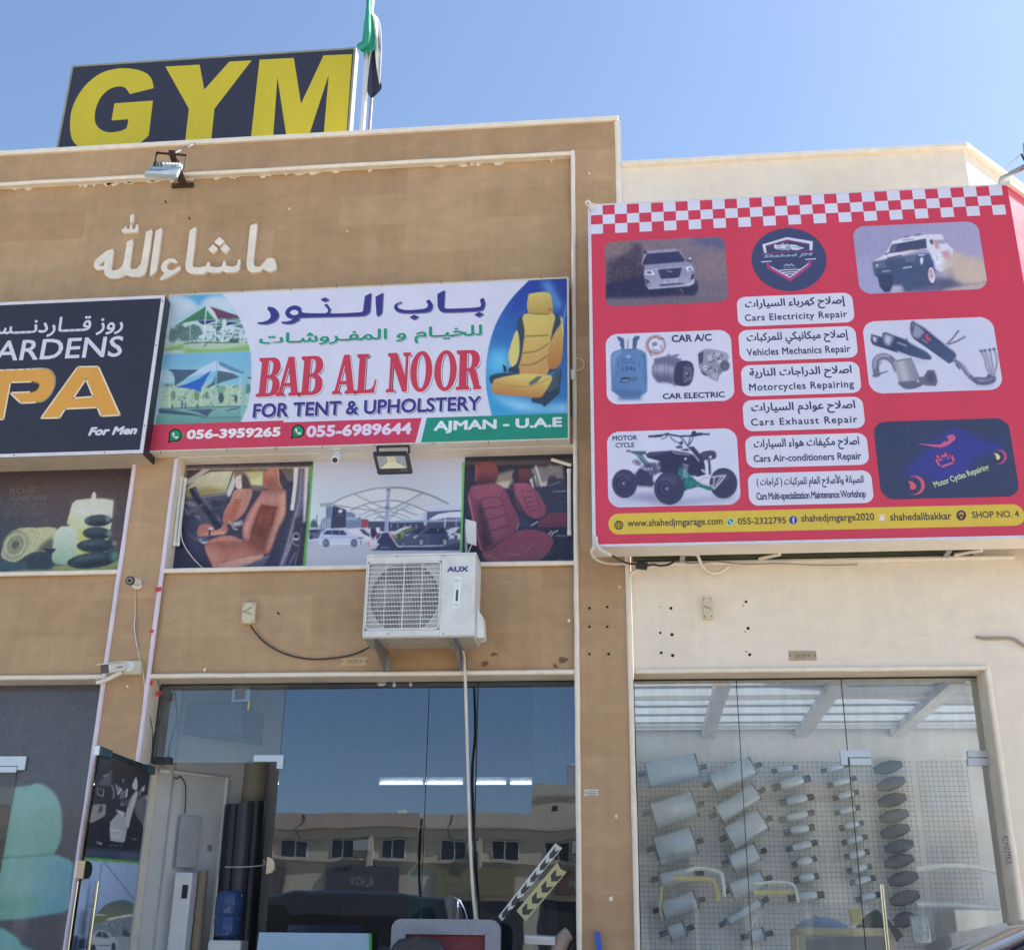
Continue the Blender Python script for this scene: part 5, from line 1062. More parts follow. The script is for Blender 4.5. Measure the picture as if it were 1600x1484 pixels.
cv.poly(zc([(430,480),(500,440),(640,430),(640,540),(560,580),(480,500)]),(84,84,112),blur=1)
for _ in range(26):
    (ex, ey), = zc([(random.uniform(490,640),random.uniform(420,560))]); cv.line([(ex, ey),(ex + random.uniform(-2,3),ey + random.uniform(1,4))],1,random.choice([(206,206,222),(40,40,68),(60,90,96)]))
cv.poly(zc([(480,350),(520,322),(700,312),(790,300),(1000,340),(1080,420),(1140,560),(1050,590),(900,560),(850,600),(640,540),(630,420),(500,385)]),(50,50,80)); cv.poly(zc([(490,345),(540,324),(700,314),(760,312),(640,350),(500,370)]),(74,72,100),blur=1)
cv.line(zc([(780,300),(950,325),(1010,355),(1060,420)]),1.6,(206,206,222)); cv.line(zc([(1000,290),(1060,345),(1120,410),(1075,425)]),1.4,(204,204,222)); cv.line(zc([(770,315),(800,335),(960,352)]),1.7,(150,150,178)); cv.poly(zc([(930,265),(1000,260),(1110,390),(1140,560),(1100,530),(1060,410),(980,310)]),(56,56,86)); cv.line(zc([(1090,515),(1140,550)]),2.4,(210,210,226)); cv.line(zc([(1125,500),(1140,530)]),1.4,(210,210,226))
cv.poly(zc([(850,300),(930,280),(960,310),(900,310)]),(66,66,92)); cv.ell(*zc([(845,268)])[0],5.5,2,(58,58,86)); cv.poly(zc([(1070,340),(1130,310),(1220,308),(1248,350),(1230,395),(1130,410),(1100,390)]),(70,70,98),sm=3); cv.ell(*zc([(1183,378)])[0],1.9,2.4,(214,214,226)); cv.line(zc([(1170,420),(1178,560)]),3.4,(56,56,86)); cv.line(zc([(1200,380),(1150,430)]),1,(60,60,90))
cv.poly(zc([(850,480),(960,560),(1000,600),(1040,640),(1200,690),(1220,730),(1170,740),(1060,700),(960,720),(890,750),(880,640),(830,560)]),TEA, blur=0)
for _ in range(50):
    (ex, ey), = zc([(random.uniform(840,1060),random.uniform(460,730))]); cv.line([(ex, ey),(ex + random.uniform(-3,3),ey + random.uniform(-2,3))],1,random.choice([(26,70,78),(44,44,72),(70,150,146),(186,196,206)]),alpha=.8)
for k in range(7): cv.line(zc([(885,455+k * 22),(935,465+k * 22)]),1,(200,204,216))
wheel(735,715,165,180,690,718,72)
cv.line(zc([(1065,640),(1100,605),(1220,590),(1345,575),(1290,650),(1225,720),(1200,690),(1120,675),(1065,650)]),2.6,(178,174,190)); cv.line(zc([(1225,600),(1215,690)]),2.2,(196,172,184)); cv.line(zc([(1300,590),(1240,680)]),2,(170,168,184))
cv.line(zc([(385,720),(480,705),(570,715)]),1.8,(170,172,186)); cv.line(zc([(360,600),(480,650),(560,660)]),5,(58,60,90))
cv.line(zc([(516,152),(640,140),(720,128),(850,150),(990,145),(1100,128),(1172,128)]),2.6,(52,52,82)); cv.line(zc([(516,152),(650,148)]),3.4,(50,50,80)); cv.line(zc([(650,182),(700,165),(722,130)]),1.2,(56,56,84)); cv.poly(zc([(970,140),(985,95),(1020,90),(1030,115),(1090,110),(1110,128),(1020,150),(960,160)]),(54,54,84))
cv.line(zc([(745,155),(790,200),(850,225)]),1.8,TEA, sm=4); cv.line(zc([(850,150),(900,200),(930,255)]),1.7,(56,56,86),sm=4); cv.line(zc([(960,160),(955,200),(935,255)]),1.8,(48,88,98),sm=4); cv.line(zc([(1000,150),(985,190),(950,250)]),1.6,(60,60,90),sm=4); cv.poly(zc([(840,225),(870,195),(890,210),(880,245),(850,250)]),(66,78,100)); cv.ell(*zc([(912,395)])[0],1.7,1.9,(212,214,226)); cv.ell(*zc([(712,128)])[0],3.4,2.4,(72,72,100))
cv.noise(2,0); pic('quad_bike_photo', cv, (948.3,675),(1158,788),.1)
t = MB(); text_px(t, 'MOTOR', zc([(116,145)])[0],zc([(388,192)])[0],YR - LY * 2,C(50,48,84),bold=.026); text_px(t, 'CYCLE', zc([(150,222)])[0],zc([(356,268)])[0],YR - LY * 2,C(50,48,84),bold=.026); t.build('lettering', PRINT, redS, **PRT)
# 6: dark panel with the line-drawn motorcycle
zc = Z(1240,620,4.444); t = MB(); x0,x1,z0,z1 = wrect((1363.8,659.4),(1594.4,775.3)); DB = C(56,62,92)
cv = Canvas(1360,648,1600,784,(56,62,92))
cv.poly(zc([(720,560),(860,420),(1000,290),(1130,220),(1250,270),(1460,345),(1380,400),(1290,420),(1180,560),(1000,600),(940,560)]),(58,58,140),blur=7,alpha=.9)
for L in ([(860,330),(1000,300),(1100,235),(1180,245),(1300,320),(1460,348)],[(1180,380),(1240,350),(1440,350)],[(1010,590),(960,540),(1100,520),(1230,420)],[(830,500),(900,430),(1000,400)]): cv.line(zc(L),2.4,(60,56,168),blur=1,alpha=.7,sm=4)
cv.noise(1.5,0); picture('motorcycle_panel', cv, (x0,YR - LY, z0),(x1-x0,0,0),(0,0,z1-z0),redS, keep=rr_keep(x1-x0,z1-z0,.1),step=.0062)
t = MB(); PNK = C(190,88,126)
poly_px(t, zc(catm([(865,325),(950,330),(1020,328),(1050,300),(1070,270),(1105,262),(1125,285),(1105,310),(1070,335),(1020,352),(940,340),(865,327)])[:-1]),YR - LY * 2,PNK); poly_px(t, zc([(1046,305),(1058,285),(1080,290),(1062,312)]),YR - LY * 3,DB)
stroke(t, zc([(985,425),(1095,398),(1115,455),(1018,488)]),YR - LY * 2,.016,PNK)
for L in ([(1000,412),(1012,400),(1020,415)],[(1052,395),(1068,388),(1075,402)]): stroke(t, zc(L),YR - LY * 2,.014,PNK, False)
stroke(t, zc([(1012,440),(1028,436)]),YR - LY * 2,.014,PNK, False); stroke(t, zc([(1066,424),(1080,432),(1078,420)]),YR - LY * 2,.01,PNK, False)
def crescent(cx, cy, r, col):
    o_ = ellipse(cx, cy, r, r, 24,-2.3,2.4); i_ = ellipse(cx - r * .22,cy + r * .02,r * .86,r * .9,24,2.2,-2.2); poly_px(t, zc(o_ + i_),YR - LY * 2,col)
crescent(845,614,66,C(196,84,112)); crescent(1430,416,50,C(176,76,126))
poly_px(t, zc(catm([(795,582),(830,592),(852,620),(838,642),(812,640),(808,610),(795,583)])[:-1]),YR - LY * 2,C(204,92,100)); poly_px(t, zc(catm([(1392,390),(1420,398),(1434,420),(1422,436),(1408,430),(1404,408),(1392,391)])[:-1]),YR - LY * 2,C(206,200,130))
v, fc = text2d('Motor Cycles Repairing', .02); a, b = W(*zc([(985,632)])[0],YR),W(*zc([(1362,505)])[0],YR); d = b - a; L_ = math.hypot(d[0],d[2]); ux, uz = d[0]/L_, d[2]/L_
t.add([(a[0]+ux * L_ * u - uz * .062*(w2 - .2),YR - LY * 2,a[2]+uz * L_ * u + ux * .062*(w2 - .2)) for u, w2 in v],fc, 0,C(188,196,150))
t.build('motorcycle_drawing', PRINT, redS, **PRT)
# brackets holding the sign off the wall, boards and cables under it
for px in (1066,1480):
    q = W(px, 872,-.12); MB().box(q[0] - .02,YR + .2505,rz0 + .06,q[0] + .02,-.031,rz0 + .14).box(q[0] - .02,YR + .25,rz0 - .012,q[0] + .02,-.06,rz0 - .001).build('bracket', GALV, redS)
bd = MB(); bd.box(-.005,-.03,4.095,2.6,-.002,4.3); bd.build('backing_board', mat('dark_green_board', C(76,80,62),.7,var=.3,scale=8),redS)
rail = MB().tube([(.0,-.022,4.068),(2.9,-.022,4.068)],.02,8); rail.build('cable_conduit', CREAM, redS, smooth=40)
for k, (a_, b_) in enumerate((((2.62,-.2,4.07),(2.46,-.04,4.09)),((1.12,-.2,4.07),(.98,-.04,4.09)))): MB().tube([a_, b_],.014,8).build('stay', CREAM, redS)
# ================================================================== printed panels in the upper windows
YP = .17
wx0,wx1,wz0,wz1 = XL1 + .0145,XI - .0145,SILLZ + .0145,WINZ - .0165
def xat(px, py): return W(px, py, YP)[0]
xA, xB = xat(483,800),xat(724,800)
def poster(x0,x1,label, group='printed panels in the upper window'):
    t = empty('window_poster', ((x0+x1)/2,YP, wz0),label, 'poster', group)
    MB().box(x0,YP + .001,wz0,x1,YP + .012,wz1).build('panel', WHITEP, t); return t
TN, TNL, TND = (168,104,88),(190,136,116),(136,70,58)
za = Z(260,720,6.957)
cv = Canvas(262,722,492,906,(60,56,76))
pa = poster(wx0,xA - .001, 'poster of tan leather front seats with steering wheel, left end of the upper window')
cv.poly(za([(0,60),(1600,50),(1600,220),(0,220)]),(104,92,92)); cv.poly(za([(210,90),(400,90),(230,190),(200,200)]),(72,62,70)); cv.poly(za([(400,90),(480,88),(300,220),(210,280),(215,215)]),(186,176,172))
cv.poly(za([(210,300),(340,180),(480,120),(730,110),(725,150),(645,345),(420,375),(210,390)]),(196,196,176),grad=((330,740),(330,774),(176,168,120))); cv.poly(za([(230,330),(420,290),(640,310),(650,350),(420,380),(215,390)]),(140,122,74),blur=3,alpha=.8); cv.line(za([(725,120),(650,345)]),1.6,(56,52,66)); cv.poly(za([(735,130),(760,125),(740,280),(690,390),(655,395),(650,350)]),(196,190,186))
cv.poly(za([(740,110),(1060,100),(1060,280),(920,300),(800,270),(740,200)]),(124,108,104)); cv.poly(za([(845,120),(1050,115),(1050,270),(920,262),(890,170)]),(176,176,120),blur=1,grad=((390,738),(402,758),(206,206,160))); cv.poly(za([(910,265),(1050,280),(1050,320),(920,325)]),(116,96,92))
cv.poly(za([(190,400),(420,385),(650,350),(680,400),(620,560),(640,680),(660,760),(300,880),(160,700),(165,500)]),(80,76,94),blur=1); cv.line(za([(200,405),(420,390),(650,360)]),1.4,(150,146,160)); cv.poly(za([(480,440),(620,420),(610,640),(540,560)]),(52,50,76),blur=1); cv.line(za([(500,520),(610,500)]),1,(96,94,116))
cv.poly(za([(205,430),(260,440),(340,480),(290,500),(200,470)]),(150,148,158),blur=1,alpha=.7)
for L in ([(280,605),(345,600),(365,630)],[(195,510),(225,560)],[(200,720),(240,740)],[(215,560),(250,590)]): cv.line(za(L),1.3,(176,174,186))
cv.poly(za([(205,600),(300,560),(350,700),(310,830),(190,760)]),(56,56,84),blur=2); cv.poly(za([(150,860),(420,900),(460,1040),(560,1200),(90,1215),(110,930)]),(52,50,80),blur=1,grad=((290,850),(300,890),(44,42,66)))
cv.poly(za([(640,420),(1060,330),(1100,600),(1000,900),(700,820),(600,700)]),(58,52,72),blur=1)
# far seat
cv.poly(za([(615,600),(640,520),(700,420),(740,320),(860,300),(930,320),(920,400),(850,560),(760,640),(700,680),(640,690),(610,650)]),TNL, sm=3,grad=((390,770),(360,815),TN)); cv.poly(za([(740,420),(820,425),(740,640),(680,660),(690,540)]),(176,100,74),blur=1)
for k in range(6): cv.line(za([(725-k * 7,455+k * 33),(790-k * 10,460+k * 33)]),1,(130,72,56))
cv.poly(za([(860,310),(925,320),(900,430),(790,630),(750,640),(830,460)]),(176,122,104),blur=1); cv.poly(za([(745,215),(760,170),(825,160),(820,295),(760,295)]),(206,192,184),sm=3); cv.poly(za([(820,155),(870,170),(912,265),(905,290),(830,295)]),(76,62,68),sm=3); cv.line(za([(745,418),(820,424)]),1,(120,70,60))
cv.poly(za([(355,710),(450,685),(540,720),(640,680),(665,740),(640,790),(500,805),(345,820)]),(176,110,96),sm=3); cv.poly(za([(370,790),(640,760),(640,795),(500,808)]),(206,150,130),blur=1)
# wheel, lever and console
cv.line(za([(290,315),(330,390),(420,500),(500,610),(560,715)]),11.5,(40,40,58),sm=4); cv.line(za([(300,300),(370,390),(480,520),(570,650)]),2.4,(124,122,146),sm=4,blur=1); cv.line(za([(190,590),(340,500),(400,470)]),3.4,(96,96,116),blur=1); cv.poly(za([(480,430),(560,640),(500,620)]),(52,50,78),blur=1)
cv.poly(za([(700,670),(830,640),(840,700),(740,720)]),(128,124,132)); cv.poly(za([(720,680),(810,660),(800,690),(740,700)]),(176,174,178)); cv.line(za([(680,655),(740,740),(770,745)]),2,(176,170,172)); cv.ell(*za([(480,740)])[0],3,2.6,(206,204,212)); cv.line(za([(475,750),(465,800)]),3,(50,46,66)); cv.line(za([(380,850),(360,860),(400,890),(450,880)]),3,(196,194,204)); cv.poly(za([(320,840),(450,830),(440,880),(360,885)]),(110,108,128),alpha=.6)
# near seat
cv.poly(za([(1060,130),(1120,90),(1215,80),(1240,180),(1260,300),(1070,300),(1050,220)]),(170,104,92),sm=3); cv.poly(za([(1215,85),(1260,110),(1320,230),(1310,300),(1250,300),(1225,240)]),(70,52,66),sm=3); cv.line(za([(1215,85),(1225,230),(1255,300)]),1.5,(206,176,164),sm=3)
cv.poly(za([(1060,320),(1180,310),(1300,315),(1310,420),(1290,600),(1210,760),(1140,960),(1080,1015),(960,950),(840,860),(830,720),(880,580),(960,450),(1030,350)]),(172,112,98),sm=3,grad=((400,770),(425,850),(150,86,72)))
cv.poly(za([(1040,325),(1240,320),(1225,440),(1200,500),(1035,470),(1010,400)]),(178,122,112),blur=1); cv.poly(za([(1030,475),(1205,500),(1160,640),(1080,860),(920,790),(960,640)]),(124,60,46))
for k in range(9):
    y_ = 520+k * 34; x0_, x1_ = 1010-k * 11,1190-k * 13; cv.line(za([(x0_, y_),((x0_ + x1_)/2,y_ + 14),(x1_, y_ + 10)]),1.2,(104,48,40),sm=3); cv.line(za([(x0_ + 10,y_ + 16),((x0_ + x1_)/2,y_ + 30),(x1_ - 10,y_ + 26)]),1.4,(176,104,80),sm=3,alpha=.7,blur=1)
cv.line(za([(1100,510),(1010,820)]),1.2,(110,52,42),blur=1); cv.poly(za([(900,800),(1070,860),(1060,980),(900,880)]),(128,68,58),blur=1); cv.poly(za([(1230,330),(1300,330),(1290,560),(1180,780),(1120,960),(1080,1000),(1090,860),(1180,620)]),(190,132,112),blur=1); cv.poly(za([(840,720),(1000,420),(1030,400),(950,640),(900,850),(840,830)]),(190,130,118),blur=1)
cv.line(za([(1205,500),(1090,880),(1070,1000)]),1,(120,66,56)); cv.line(za([(1035,475),(920,800)]),1,(120,66,56)); cv.line(za([(1030,470),(1205,500)]),1,(120,66,56))
cv.poly(za([(415,930),(470,860),(600,815),(720,815),(840,870),(980,950),(1060,1010),(1040,1060),(880,1130),(640,1205),(540,1205),(460,1060)]),(172,104,88),sm=3,grad=((350,850),(350,895),(190,124,104))); cv.poly(za([(450,880),(600,820),(720,820),(840,875),(700,890),(520,890)]),(190,128,112),blur=1); cv.poly(za([(560,1150),(700,1060),(1050,1010),(1030,1060),(860,1130),(620,1200)]),(208,150,128),blur=1); cv.line(za([(440,900),(640,885),(850,885)]),.9,(120,66,58)); cv.line(za([(430,930),(500,1080),(560,1190)]),.9,(214,160,140)); cv.line(za([(860,885),(1000,960),(1050,1010)]),1,(116,60,52)); cv.line(za([(600,1100),(860,1040),(1040,1010)]),.9,(136,78,66))
cv.poly(za([(640,1205),(880,1130),(1060,1050),(1130,1030),(1000,1210)]),(90,84,106),blur=1); cv.line(za([(660,1200),(900,1120),(1120,1030)]),1.4,(140,134,150))

for L, col, bl, al in (([(1250,340),(1300,340),(1285,560),(1190,740),(1150,900),(1110,980),(1130,840),(1230,600)],(214,158,138),3,.6),([(850,760),(900,600),(1010,420),(1030,440),(930,640),(880,820)],(212,158,140),3,.6),([(1200,480),(1235,470),(1120,860),(1080,980),(1070,860)],(96,48,40),3,.55),([(1030,470),(1050,480),(960,660),(925,800),(900,780),(950,620)],(96,48,40),3,.5),([(940,690),(1110,720),(1060,900),(900,800)],(92,42,34),5,.5),
  ([(480,880),(700,850),(860,880),(820,960),(560,960)],(128,72,60),5,.5),([(440,940),(560,1000),(600,1180),(540,1190)],(202,146,126),4,.5),([(860,880),(1050,1005),(1000,1020),(860,940)],(96,50,42),4,.6),([(1070,200),(1200,190),(1230,300),(1075,300)],(120,66,56),4,.5),([(1070,120),(1130,90),(1200,90),(1180,150),(1080,170)],(206,150,132),4,.5),([(1060,310),(1290,310),(1280,350),(1050,350)],(104,58,50),3,.5)):
    cv.poly(za(L),col, blur=bl, alpha=al)
cv.poly(za([(1300,220),(1390,230),(1380,540),(1260,800),(1180,1210),(1060,1210),(1140,980),(1300,600)]),(54,50,72),blur=1)
cv.poly(za([(1385,70),(1440,70),(1425,250),(1385,540),(1345,535),(1380,250)]),(212,204,204)); cv.poly(za([(1440,70),(1505,70),(1480,500),(1360,900),(1270,1205),(1200,1205),(1300,900),(1400,500)]),(104,98,122),blur=1); cv.line(za([(1470,80),(1450,420),(1330,860),(1230,1190)]),1.2,(156,152,170)); cv.poly(za([(1505,70),(1550,68),(1530,400),(1510,660),(1485,680),(1490,400)]),(206,200,204),blur=1); cv.poly(za([(1400,620),(1480,600),(1440,900),(1400,1200),(1320,1205),(1360,900)]),(56,52,70),blur=1)
cv.line(za([(1250,1120),(1330,960),(1370,860)]),2,(166,160,176),blur=1); cv.line(za([(1310,1180),(1400,1000)]),2,(150,146,160),blur=1); cv.line(za([(1485,720),(1440,950),(1380,1190)]),1.2,(150,146,160)); cv.line([tuple(p) for p in ellipse(*za([(1410,820)])[0],5,5.6,16)],1.2,(190,186,196)); cv.line(za([(1370,850),(1440,850)]),1.4,(210,206,212)); cv.line(za([(1370,870),(1390,905),(1440,920)]),1.2,(170,166,178),sm=3); cv.poly(za([(1480,680),(1530,660),(1500,1190),(1400,1205)]),(50,46,62),blur=1)
cv.line(za([(1580,60),(1565,400),(1520,900),(1490,1205)]),4.2,(92,172,72))
cv.line(za([(215,95),(212,200)]),.9,(216,210,200)); cv.line(za([(215,95),(1560,72)]),.9,(206,198,190)); cv.noise(3,1); cv.noise(2,0)
picture('photo_print', cv, (wx0,YP, wz0),(xA - .001-wx0,0,0),(0,0,wz1-wz0),pa, matl=PRINTG)
# ---- shade sail car park
zb = Z(470,720,6.154)
cv = Canvas(468,716,735,902,(192,194,214))
pb = poster(xA + .001,xB - .001, 'poster of a white shade-sail car park with parked cars, middle of the upper window')
cv.poly(zb([(0,0),(1600,0),(1600,560),(0,620)]),(190,192,214),grad=((590,722),(590,810),(196,208,218))); cv.poly(zb([(30,760),(640,780),(700,860),(1560,860),(1560,1060),(0,1060)]),(176,176,190),grad=((520,850),(520,885),(188,188,198)))
cv.poly(zb([(650,580),(1540,580),(1540,660),(640,680)]),(70,72,100)); cv.poly(zb([(850,600),(1190,590),(1190,640),(850,650)]),(60,62,90)); cv.poly(zb([(1210,470),(1540,470),(1540,590),(1210,600)]),(86,88,120)); cv.poly(zb([(1210,445),(1540,430),(1540,470),(1215,490)]),(190,194,216)); cv.poly(zb([(1170,480),(1215,480),(1210,620),(1185,620)]),(180,184,208)); cv.poly(zb([(860,575),(1540,560),(1540,580),(860,595)]),(150,156,186))
for x in (870,930,1000,1060,1110): cv.line(zb([(x, 610),(x, 640)]),1.8,(176,184,206),alpha=.7)
cv.poly(zb([(1230,560),(1320,510),(1440,490),(1560,488),(1560,545),(1400,545),(1280,570)]),(206,210,226)); cv.line(zb([(1390,545),(1385,640)]),1.8,(200,204,222)); cv.line(zb([(1495,545),(1492,640)]),1.2,(180,186,206))
cv.poly(zb([(180,410),(300,400),(310,430),(440,440),(440,640),(180,650),(200,560),(240,540),(245,440)]),(120,134,158)); cv.poly(zb([(180,410),(300,402),(300,430),(190,440)]),(150,160,172)); cv.poly(zb([(310,432),(400,432),(436,480),(435,640),(290,650),(300,500)]),(58,60,90),sm=0); cv.poly(zb([(355,485),(382,458),(405,482),(380,506)]),(206,206,218)); cv.line(zb([(340,525),(412,520)]),1,(110,110,130)); cv.poly(zb([(440,490),(520,495),(525,545),(580,540),(578,640),(440,650)]),(110,128,160)); cv.poly(zb([(440,540),(550,545),(550,570),(440,565)]),(150,166,196)); cv.poly(zb([(580,560),(640,560),(655,575),(640,640),(580,645)]),(150,66,76))
for x in (215,235,262,280): cv.line(zb([(x, 560),(x - 6,640)]),1,(190,200,214))
for x in (255,275): cv.line(zb([(x, 450),(x, 540)]),1,(70,82,116))
cv.poly(zb([(90,640),(95,590),(130,555),(150,590),(170,640)]),(66,92,82),blur=1); cv.line(zb([(155,520),(155,640)]),1.2,(60,80,76))
# sail
cv.poly(zb([(265,435),(380,370),(520,320),(700,275),(840,262),(1000,268),(1160,310),(1300,360),(1415,410),(1380,405),(1210,445),(1215,480),(1120,520),(1050,560),(840,580),(600,545),(500,500),(440,470),(320,430)]),(204,206,216))
cv.poly(zb([(840,470),(1000,400),(1160,320),(1380,405),(1100,450)]),(190,194,206),alpha=.7); cv.poly(zb([(320,425),(520,325),(800,470),(820,490),(600,470)]),(208,210,214),alpha=.8)
for L, w_, col in (([(265,435),(380,365),(520,315),(700,268),(840,256)],2.2,(140,144,166)),([(860,254),(1000,262),(1160,302),(1300,355),(1418,412)],3.0,(128,134,158)),([(520,322),(700,410),(830,470)],1.8,(140,146,166)),([(1160,315),(1000,400),(860,470),(850,500)],2.0,(134,140,162)),([(310,420),(600,465),(820,490)],1.3,(120,126,146)),([(850,480),(1100,450),(1400,400)],1.5,(176,184,200)),([(480,475),(640,410),(840,380),(1000,400),(1220,485)],1.6,(120,126,146)),([(610,425),(760,520),(820,560)],1.2,(124,130,150)),([(990,470),(1110,520)],1.4,(130,136,158)),([(560,525),(700,470),(830,450),(960,470),(1120,520)],1.2,(140,146,164)),([(1040,425),(930,480),(840,540)],1.2,(120,126,146)),([(600,545),(740,500),(840,490),(940,505),(1050,555)],1.1,(130,136,156)),([(700,560),(800,530),(900,530),(1000,570)],.9,(120,126,148)),([(730,530),(830,570)],1,(110,116,138)),([(930,500),(850,560)],1,(110,116,138))):
    cv.line(zb(L),w_, col, sm=4)
cv.poly(zb([(830,270),(860,270),(850,480),(832,830),(790,830),(815,500)]),(148,156,200),grad=((602,780),(608,780),(124,134,184))); cv.line(zb([(848,290),(845,480),(825,830)]),1,(190,196,224)); cv.poly(zb([(820,262),(865,260),(862,290),(825,292)]),(126,130,156)); cv.ell(*zb([(832,448)])[0],4,2.6,(110,116,146))
# ground features and cars
cv.poly(zb([(720,700),(840,690),(930,820),(1390,815),(1530,780),(1530,862),(640,862),(740,800)]),(52,54,86)); cv.poly(zb([(860,700),(940,820),(1400,812),(1440,720),(1060,780),(920,720)]),(60,62,92),blur=1); cv.line(zb([(850,700),(935,824),(1400,815)]),1.5,(196,198,214)); cv.line(zb([(685,830),(755,740),(780,690)]),1.2,(206,206,214)); cv.poly(zb([(620,860),(740,790),(755,800),(720,845),(660,862)]),(184,184,196)); cv.line(zb([(770,832),(850,832)]),2.2,(96,104,156))
for x, y_ in ((652,800),(700,745),(722,725),(740,705),(858,690),(885,735)): cv.line(zb([(x, y_ - 16),(x - 3,y_ + 12)]),2,(206,84,84)); cv.line(zb([(x - 1,y_),(x + 1,y_ + 2)]),1.2,(216,196,190))
cv.poly(zb([(920,740),(935,735),(1000,800),(985,812)]),(176,176,92))
cv.poly(zb([(78,660),(190,655),(200,700),(180,745),(80,750)]),(92,96,128)); cv.poly(zb([(90,665),(180,662),(170,685),(85,688)]),(50,52,80)); cv.ell(*zb([(98,735)])[0],2.8,3,(50,50,76)); cv.poly(zb([(190,655),(240,655),(235,680),(195,700)]),(110,114,146))
cv.poly(zb([(450,660),(560,655),(640,700),(660,740),(640,770),(560,770),(480,700)]),(206,204,214)); cv.poly(zb([(560,655),(640,660),(668,700),(660,730),(600,700)]),(66,68,96)); cv.poly(zb([(600,650),(700,645),(720,690),(680,720),(640,690)]),(196,196,208)); cv.poly(zb([(670,650),(720,645),(735,700),(690,750),(672,720)]),(50,50,78)); cv.poly(zb([(720,640),(755,640),(768,680),(730,690)]),(206,206,216))
cv.poly(zb([(172,740),(190,690),(235,662),(330,655),(420,662),(480,700),(560,715),(605,735),(612,775),(595,805),(540,808),(280,805),(205,812),(175,790)]),(176,182,222),grad=((530,828),(530,850),(196,200,226))); cv.poly(zb([(210,705),(250,668),(330,664),(410,668),(448,712),(360,712)]),(58,60,96)); cv.line(zb([(305,665),(295,708)]),.9,(150,156,190)); cv.line(zb([(370,668),(372,712)]),.9,(150,156,190)); cv.line(zb([(190,740),(400,735),(560,740)]),.7,(130,136,170)); cv.poly(zb([(540,735),(600,735),(600,750),(560,752)]),(104,106,136)); cv.line(zb([(575,770),(580,800)]),1.8,(70,70,96)); cv.line(zb([(270,800),(480,795)]),1.4,(206,208,224))
for x in (243,512): cv.ell(*zb([(x, 788)])[0],5.2,6.4,(56,56,84)); cv.ell(*zb([(x, 788)])[0],3.8,4.8,(150,152,172)); cv.ell(*zb([(x, 788)])[0],2.6,3.4,(70,70,96)); cv.ell(*zb([(x, 788)])[0],1.2,1.5,(170,172,190))
for dx, col in ((0,(58,60,92)),(-88,(64,66,100)),(-176,(76,80,106))):
    cv.poly(zb([(1075+dx, 740),(1100+dx, 705),(1170+dx, 690),(1240+dx, 645),(1380+dx * .9,640),(1412+dx, 690),(1418+dx, 790),(1390+dx, 800),(1180+dx, 800),(1090+dx, 790)]),col)
cv.poly(zb([(890,700),(930,660),(1010,630),(1060,630),(1040,645),(960,680),(890,720)]),(190,194,200)); cv.poly(zb([(890,715),(960,680),(1040,645),(1090,645),(1000,690),(980,740),(900,745)]),(128,140,78)); cv.ell(*zb([(945,722)])[0],3,4,(66,74,60)); cv.poly(zb([(960,680),(1040,648),(1060,650),(990,685)]),(70,78,70)); cv.poly(zb([(1060,690),(1130,650),(1170,640),(1200,645),(1120,700)]),(44,46,74)); cv.line(zb([(1005,715),(1040,710)]),2,(150,152,176))
cv.poly(zb([(1165,700),(1245,650),(1370,645),(1395,690),(1300,700)]),(40,42,68)); cv.ell(*zb([(1320,662)])[0],1,2,(130,132,150)); cv.poly(zb([(1080,735),(1115,715),(1130,720),(1090,745)]),(196,198,212))
for x in (1158,1385): cv.ell(*zb([(x, 780)])[0],5,6,(40,40,64)); cv.ell(*zb([(x, 780)])[0],3.2,4.2,(176,178,192)); cv.ell(*zb([(x, 780)])[0],1.4,2,(80,80,100))
cv.poly(zb([(1425,650),(1500,635),(1540,640),(1540,750),(1430,750)]),(196,196,208)); cv.poly(zb([(1480,690),(1520,645),(1545,640),(1545,700)]),(72,76,104)); cv.ell(*zb([(1490,735)])[0],2.6,4,(80,80,104)); cv.line(zb([(1450,705),(1475,705)]),2,(50,50,76)); cv.poly(zb([(1440,745),(1530,755),(1530,830),(1390,815)]),(64,66,96),alpha=.8)
cv.line(zb([(108,58),(90,300),(62,700),(32,1056)]),4.4,(104,178,86)); cv.line(zb([(1566,18),(1560,400),(1545,900)]),4.6,(100,182,84)); cv.poly(zb([(0,60),(88,60),(70,300),(40,700),(10,1060),(-20,1060)]),(52,50,72)); cv.poly(zb([(10,60),(60,60),(45,400),(20,640),(0,700)]),(150,142,146),blur=1)
cv.poly(zb([(1582,18),(1640,18),(1640,1000),(1560,1000)]),(50,48,70)); cv.noise(2.2,0)
picture('photo_print', cv, (xA + .001,YP, wz0),(xB - xA - .002,0,0),(0,0,wz1-wz0),pb, matl=PRINTG)
# ---- red seats
zd = Z(720,710,8.244)
cv = Canvas(716,712,900,894,(44,44,66)); RS, RSD, RSL = (134,66,88),(84,44,64),(158,84,106)
pc_ = poster(xB + .001,wx1, 'poster of dark red leather car seats, right end of the upper window')
cv.poly(zd([(60,90),(1430,60),(1430,130),(60,140)]),(84,74,78),blur=1); cv.poly(zd([(480,250),(680,190),(720,300),(620,440),(540,430),(440,370)]),(140,126,118),blur=2); cv.poly(zd([(440,370),(640,330),(620,440),(540,430)]),(190,178,160),blur=1); cv.poly(zd([(900,180),(1320,130),(1320,330),(1130,400),(980,420),(920,300)]),(128,120,124),blur=1)
for _ in range(30):
    (ex, ey), = zd([(random.uniform(920,1300),random.uniform(150,320))]); cv.ell(ex, ey, random.uniform(2,7),1.2,random.choice([(96,90,98),(160,152,150),(116,108,110)]),blur=1,alpha=.6)
